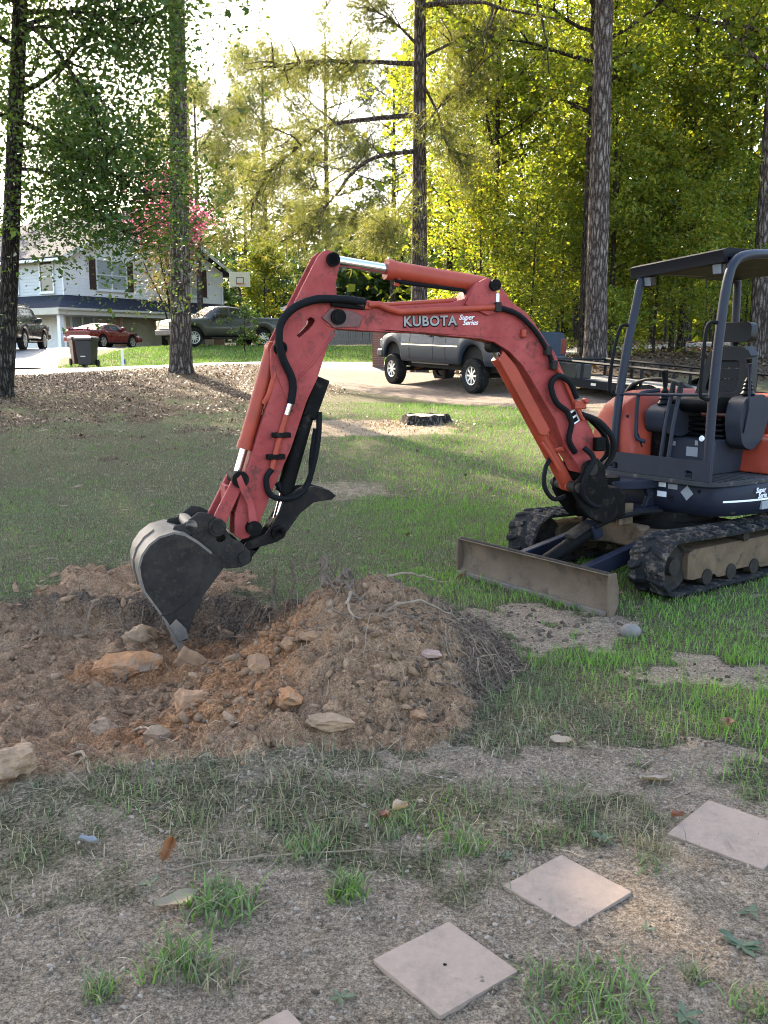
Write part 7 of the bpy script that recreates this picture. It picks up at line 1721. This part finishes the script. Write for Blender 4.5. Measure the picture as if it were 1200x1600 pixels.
tile(1.285, 3.16, R(-43.0), 'pinkish square paving tile cut by the right edge, with a dead leaf on its corner', s=0.175)
tile(-0.285, 2.015, R(-52.0), 'paving tile of which only a corner shows at the bottom edge')
sx, sy = 0.76, 17.3
stp = tag(empty('tree_stump', (sx, sy, gz(sx, sy))), 'low cut tree stump with dark bark on the lawn', 'stump')
rgs = np.random.default_rng(3); ring = [0.42 * (1 + 0.10 * math.sin(3 * a + 1) + 0.06 * math.sin(7 * a) + 0.03 * rgs.normal()) for a in np.linspace(0, 2 * PI, 40, endpoint=False)]
sb = MB(); V = []; F = []
for z, s in ((-0.15, 1.25), (0.0, 1.12), (0.06, 1.02), (0.13, 0.98), (0.14, 0.93)): V += [(ring[i] * s * math.cos(2 * PI * i / 40), ring[i] * s * math.sin(2 * PI * i / 40), z + (0.02 * math.sin(i) if z > 0.12 else 0)) for i in range(40)]
for j in range(4):
    for i in range(40): F.append((j * 40 + i, j * 40 + (i + 1) % 40, j * 40 + 40 + (i + 1) % 40, j * 40 + 40 + i))
sb.add(V, F); sb.build('bark', M_darkbark, stp, sm=True)
MB().add([(ring[i] * 0.94 * math.cos(2 * PI * i / 40), ring[i] * 0.94 * math.sin(2 * PI * i / 40), 0.138) for i in range(40)], [tuple(range(40))]).build('cut_face', mat('weathered_cut_wood', (0.20, 0.17, 0.14), 0.9, var=0.3, scale=10), stp)
# sawdust and chips round the stump
X = sx + rng.normal(-0.3, 0.8, 900); Y = sy + rng.normal(-0.4, 0.5, 900)
tag(link('wood_chips', leaf_mesh('wood_chips', np.c_[X, Y, ground_z(X, Y) + 0.012], 0.05, rng, 0.4, 3.0), M_straw), 'pale wood chips scattered round the stump', 'wood chips', kind='stuff')

# ---------------------------------------------------------------- weeds, tufts, fallen leaves
M_weed = leafmat('weed_leaf', [(0.055, 0.085, 0.042), (0.085, 0.115, 0.062)], 0.2)
def tuft(x, y, n, h, r, label, dryb=0.1, seed=0, w=0.006):
    g_ = np.random.default_rng(seed)
    X = r * np.clip(g_.normal(0, 1, n), -1.7, 1.7); Y = r * np.clip(g_.normal(0, 1, n), -1.7, 1.7)
    me = blades('grass_tuft', X, Y, np.zeros(n) - 0.005, h * 0.85 * g_.uniform(0.3, 1.2, n), w * g_.uniform(0.6, 1.3, n), np.clip(dryb + 0.34 + g_.normal(0, 0.25, n), 0, 1), g_, M_grass, 1.3)
    o = tag(link('grass_tuft', me, M_grass), label, 'grass tuft', 'tufts on the bare earth'); o.location = (x, y, gz(x, y)); return o
tuft(-0.78, 2.30, 110, 0.07, 0.028, 'small round grass tuft at the bottom left corner', 0.15, 1)
tuft(-0.60, 2.42, 170, 0.10, 0.05, 'leafy grass tuft below the dead yellow leaf', 0.05, 2)
tuft(-0.47, 2.36, 90, 0.09, 0.04, 'dry grassy tuft right of the leafy tuft', 0.5, 3)
tuft(-0.52, 2.70, 200, 0.10, 0.06, 'broad bladed tuft beside the dead yellow leaf', 0.1, 4, 0.008)
tuft(-0.12, 2.78, 130, 0.09, 0.035, 'upright bright tuft alone in the middle of the bare earth', 0.05, 5, 0.008)
tuft(0.56, 2.26, 520, 0.085, 0.095, 'wide green grass clump at the bottom right', 0.1, 6)
tuft(0.88, 2.36, 60, 0.08, 0.02, 'yellowish tuft near the right edge below the tiles', 0.45, 7)
tuft(1.02, 2.22, 140, 0.07, 0.05, 'grass tuft in the bottom right corner', 0.15, 8)
tuft(0.92, 2.95, 60, 0.05, 0.035, 'sparse low tuft between the middle and right tiles', 0.2, 9)
tuft(0.30, 3.10, 120, 0.09, 0.05, 'grass tuft behind the middle tile', 0.1, 10)
tuft(-0.28, 3.05, 150, 0.08, 0.05, 'dense dark tuft by the long twig', 0.1, 11)
tuft(0.05, 3.22, 140, 0.08, 0.06, 'grass tuft near the pale dead leaf', 0.15, 12)
def rosette(x, y, n, L, label, seed):
    g_ = np.random.default_rng(seed); mb = MB()
    for k in range(n):
        a = 2 * PI * k / n + g_.normal() * 0.25; l = L * 0.75 * g_.uniform(0.5, 1.15); w = l * 0.2
        P = lambda t, s, z: (math.cos(a) * l * t - math.sin(a) * s, math.sin(a) * l * t + math.cos(a) * s, z)
        z = g_.uniform(0.1, 0.5) * l
        mb.add([P(0.05, -w * 0.2, 0.004), P(0.05, w * 0.2, 0.004), P(0.5, w, z * 0.8), P(0.5, 0, z * 0.65), P(0.5, -w, z * 0.8), P(0.85, w * 0.6, z), P(0.85, -w * 0.6, z), P(1.0, 0, z * 0.8)], [(0, 1, 2, 3), (0, 3, 4), (3, 2, 5), (3, 5, 7), (3, 7, 6), (3, 6, 4)])
    o = tag(mb.build('weed', M_weed, None, sm=True), label, 'weed', 'broadleaf weeds'); o.location = (x, y, gz(x, y) + 0.004); return o
rosette(-0.12, 2.28, 5, 0.055, 'small weed alone on the earth left of the nearest tile', 1)
rosette(-0.78, 2.83, 5, 0.06, 'dark leaved weed under the orange dead leaf', 2)
rosette(0.43, 3.0, 7, 0.06, 'greyish weed at the left corner of the middle tile', 3)
rosette(0.80, 3.12, 8, 0.07, 'weed rosette between the grass and the right tile', 4)
rosette(1.06, 2.50, 9, 0.08, 'large weed rosette near the right edge', 5)
rosette(1.16, 2.68, 7, 0.06, 'pale weed at the right edge below the right tile', 6)
rosette(0.80, 2.20, 8, 0.06, 'low weed right of the wide grass clump', 7)
rosette(0.80, 2.58, 5, 0.04, 'withered grey weed right of the middle tile', 8)
def fallen(x, y, L, W_, col, label, rz, curl=0.3, up=0.01, seed=0):
    g_ = np.random.default_rng(seed); V = []; F = []; n = 9
    for i in range(n):
        t = i / (n - 1); w = W_ * math.sin(PI * min(1, 0.06 + 0.94 * t)) ** 0.8 * (1 + 0.25 * math.sin(9 * t + seed))
        for s in (-1, -0.5, 0, 0.5, 1): V.append(((t - 0.5) * L, s * w * 0.5, curl * W_ * (abs(s) ** 1.5) * 0.8 + 0.12 * L * (t - 0.5) ** 2 + g_.normal() * W_ * 0.03))
    for i in range(n - 1):
        for k in range(4): F.append((i * 5 + k, i * 5 + k + 1, i * 5 + 6 + k, i * 5 + 5 + k))
    me = MB().add(V, F).mesh('dead_leaf', True)
    m = leafmat('dead_leaf_%d' % seed, [tuple(c * 0.8 for c in col), col], 0.12)
    o = tag(link('dead_leaf', me, m), label, 'leaf', 'dead leaves on the ground'); o.location = (x, y, gz(x, y) + up); o.rotation_euler = (g_.normal() * 0.2, g_.normal() * 0.15, rz); return o
fallen(-0.757, 3.0, 0.09, 0.045, (0.20, 0.085, 0.036), 'curled orange dead leaf standing upright on the left', R(70), 0.6, 0.03, 1).rotation_euler = (0.35, -0.55, R(75))
fallen(-0.66, 2.72, 0.15, 0.06, (0.21, 0.165, 0.10), 'long pale yellow dead leaf beside the broad bladed tuft', R(30), 0.2, 0.02, 2)
fallen(0.06, 3.31, 0.07, 0.055, (0.40, 0.28, 0.18), 'pale curled dead leaf in the straw near the middle', R(40), 0.6, 0.02, 3)
fallen(0.0, 3.28, 0.05, 0.05, (0.22, 0.09, 0.05), 'reddish dead leaf touching the pale curled leaf', R(-20), 0.4, 0.015, 4)
fallen(1.10, 3.235, 0.05, 0.035, (0.20, 0.075, 0.035), 'rust coloured dead leaf on the corner of the right tile', R(10), 0.6, 0.035, 5)
fallen(0.80, 3.95, 0.10, 0.05, (0.34, 0.24, 0.16), 'tan dead leaf on the bare strip right of the heap', R(-15), 0.3, 0.015, 6)
fallen(1.12, 3.6, 0.13, 0.08, (0.28, 0.22, 0.16), 'wide pale brown dead leaf near the right grass edge', R(15), 0.2, 0.015, 7)
fallen(-1.06, 3.08, 0.075, 0.035, (0.21, 0.205, 0.205), 'crumpled whitish scrap lying in the straw on the left', R(-8), 0.5, 0.02, 8)
fallen(1.62, 4.15, 0.07, 0.06, (0.22, 0.12, 0.07), 'brown dead leaf at the edge of the lush grass', R(60), 0.5, 0.02, 9)
# leaf litter under the trees, on the wood floor and thinly over the lawn
def litter_field(name, label, x0, x1, y0, y1, n, size, fn, m):
    X, Y = pick(n, x0, x1, y0, y1, fn)
    me = leaf_mesh(name, np.c_[X, Y, ground_z(X, Y) + 0.012 + 0.02 * rng.uniform(0, 1, len(X))], size, rng, 0.6, 2.5)
    return tag(link(name, me, m), label, 'leaf litter', kind='stuff')
M_lit = leafmat('leaf_litter', [(0.03, 0.019, 0.012), (0.06, 0.038, 0.024), (0.095, 0.060, 0.037), (0.15, 0.10, 0.06)], 0.12)
litter_field('leaf_litter', 'brown fallen leaves under the left trees', -12, 0.5, 12, 29, 42000, 0.042, lambda x, y: regions(x, y)[2] * 0.9 + 0.03, M_lit)
litter_field('wood_floor_litter', 'thick brown leaf litter on the wood floor', 2, 22, 23.5, 48, 30000, 0.11, lambda x, y: sst(24, 25.5, y + 0.25 * (x - 4)), M_lit)
litter_field('scattered_leaves', 'few dead leaves scattered over the lawn', -6, 6, 5, 14, 700, 0.05, lambda x, y: 0.6 * np.ones_like(x), M_lit)
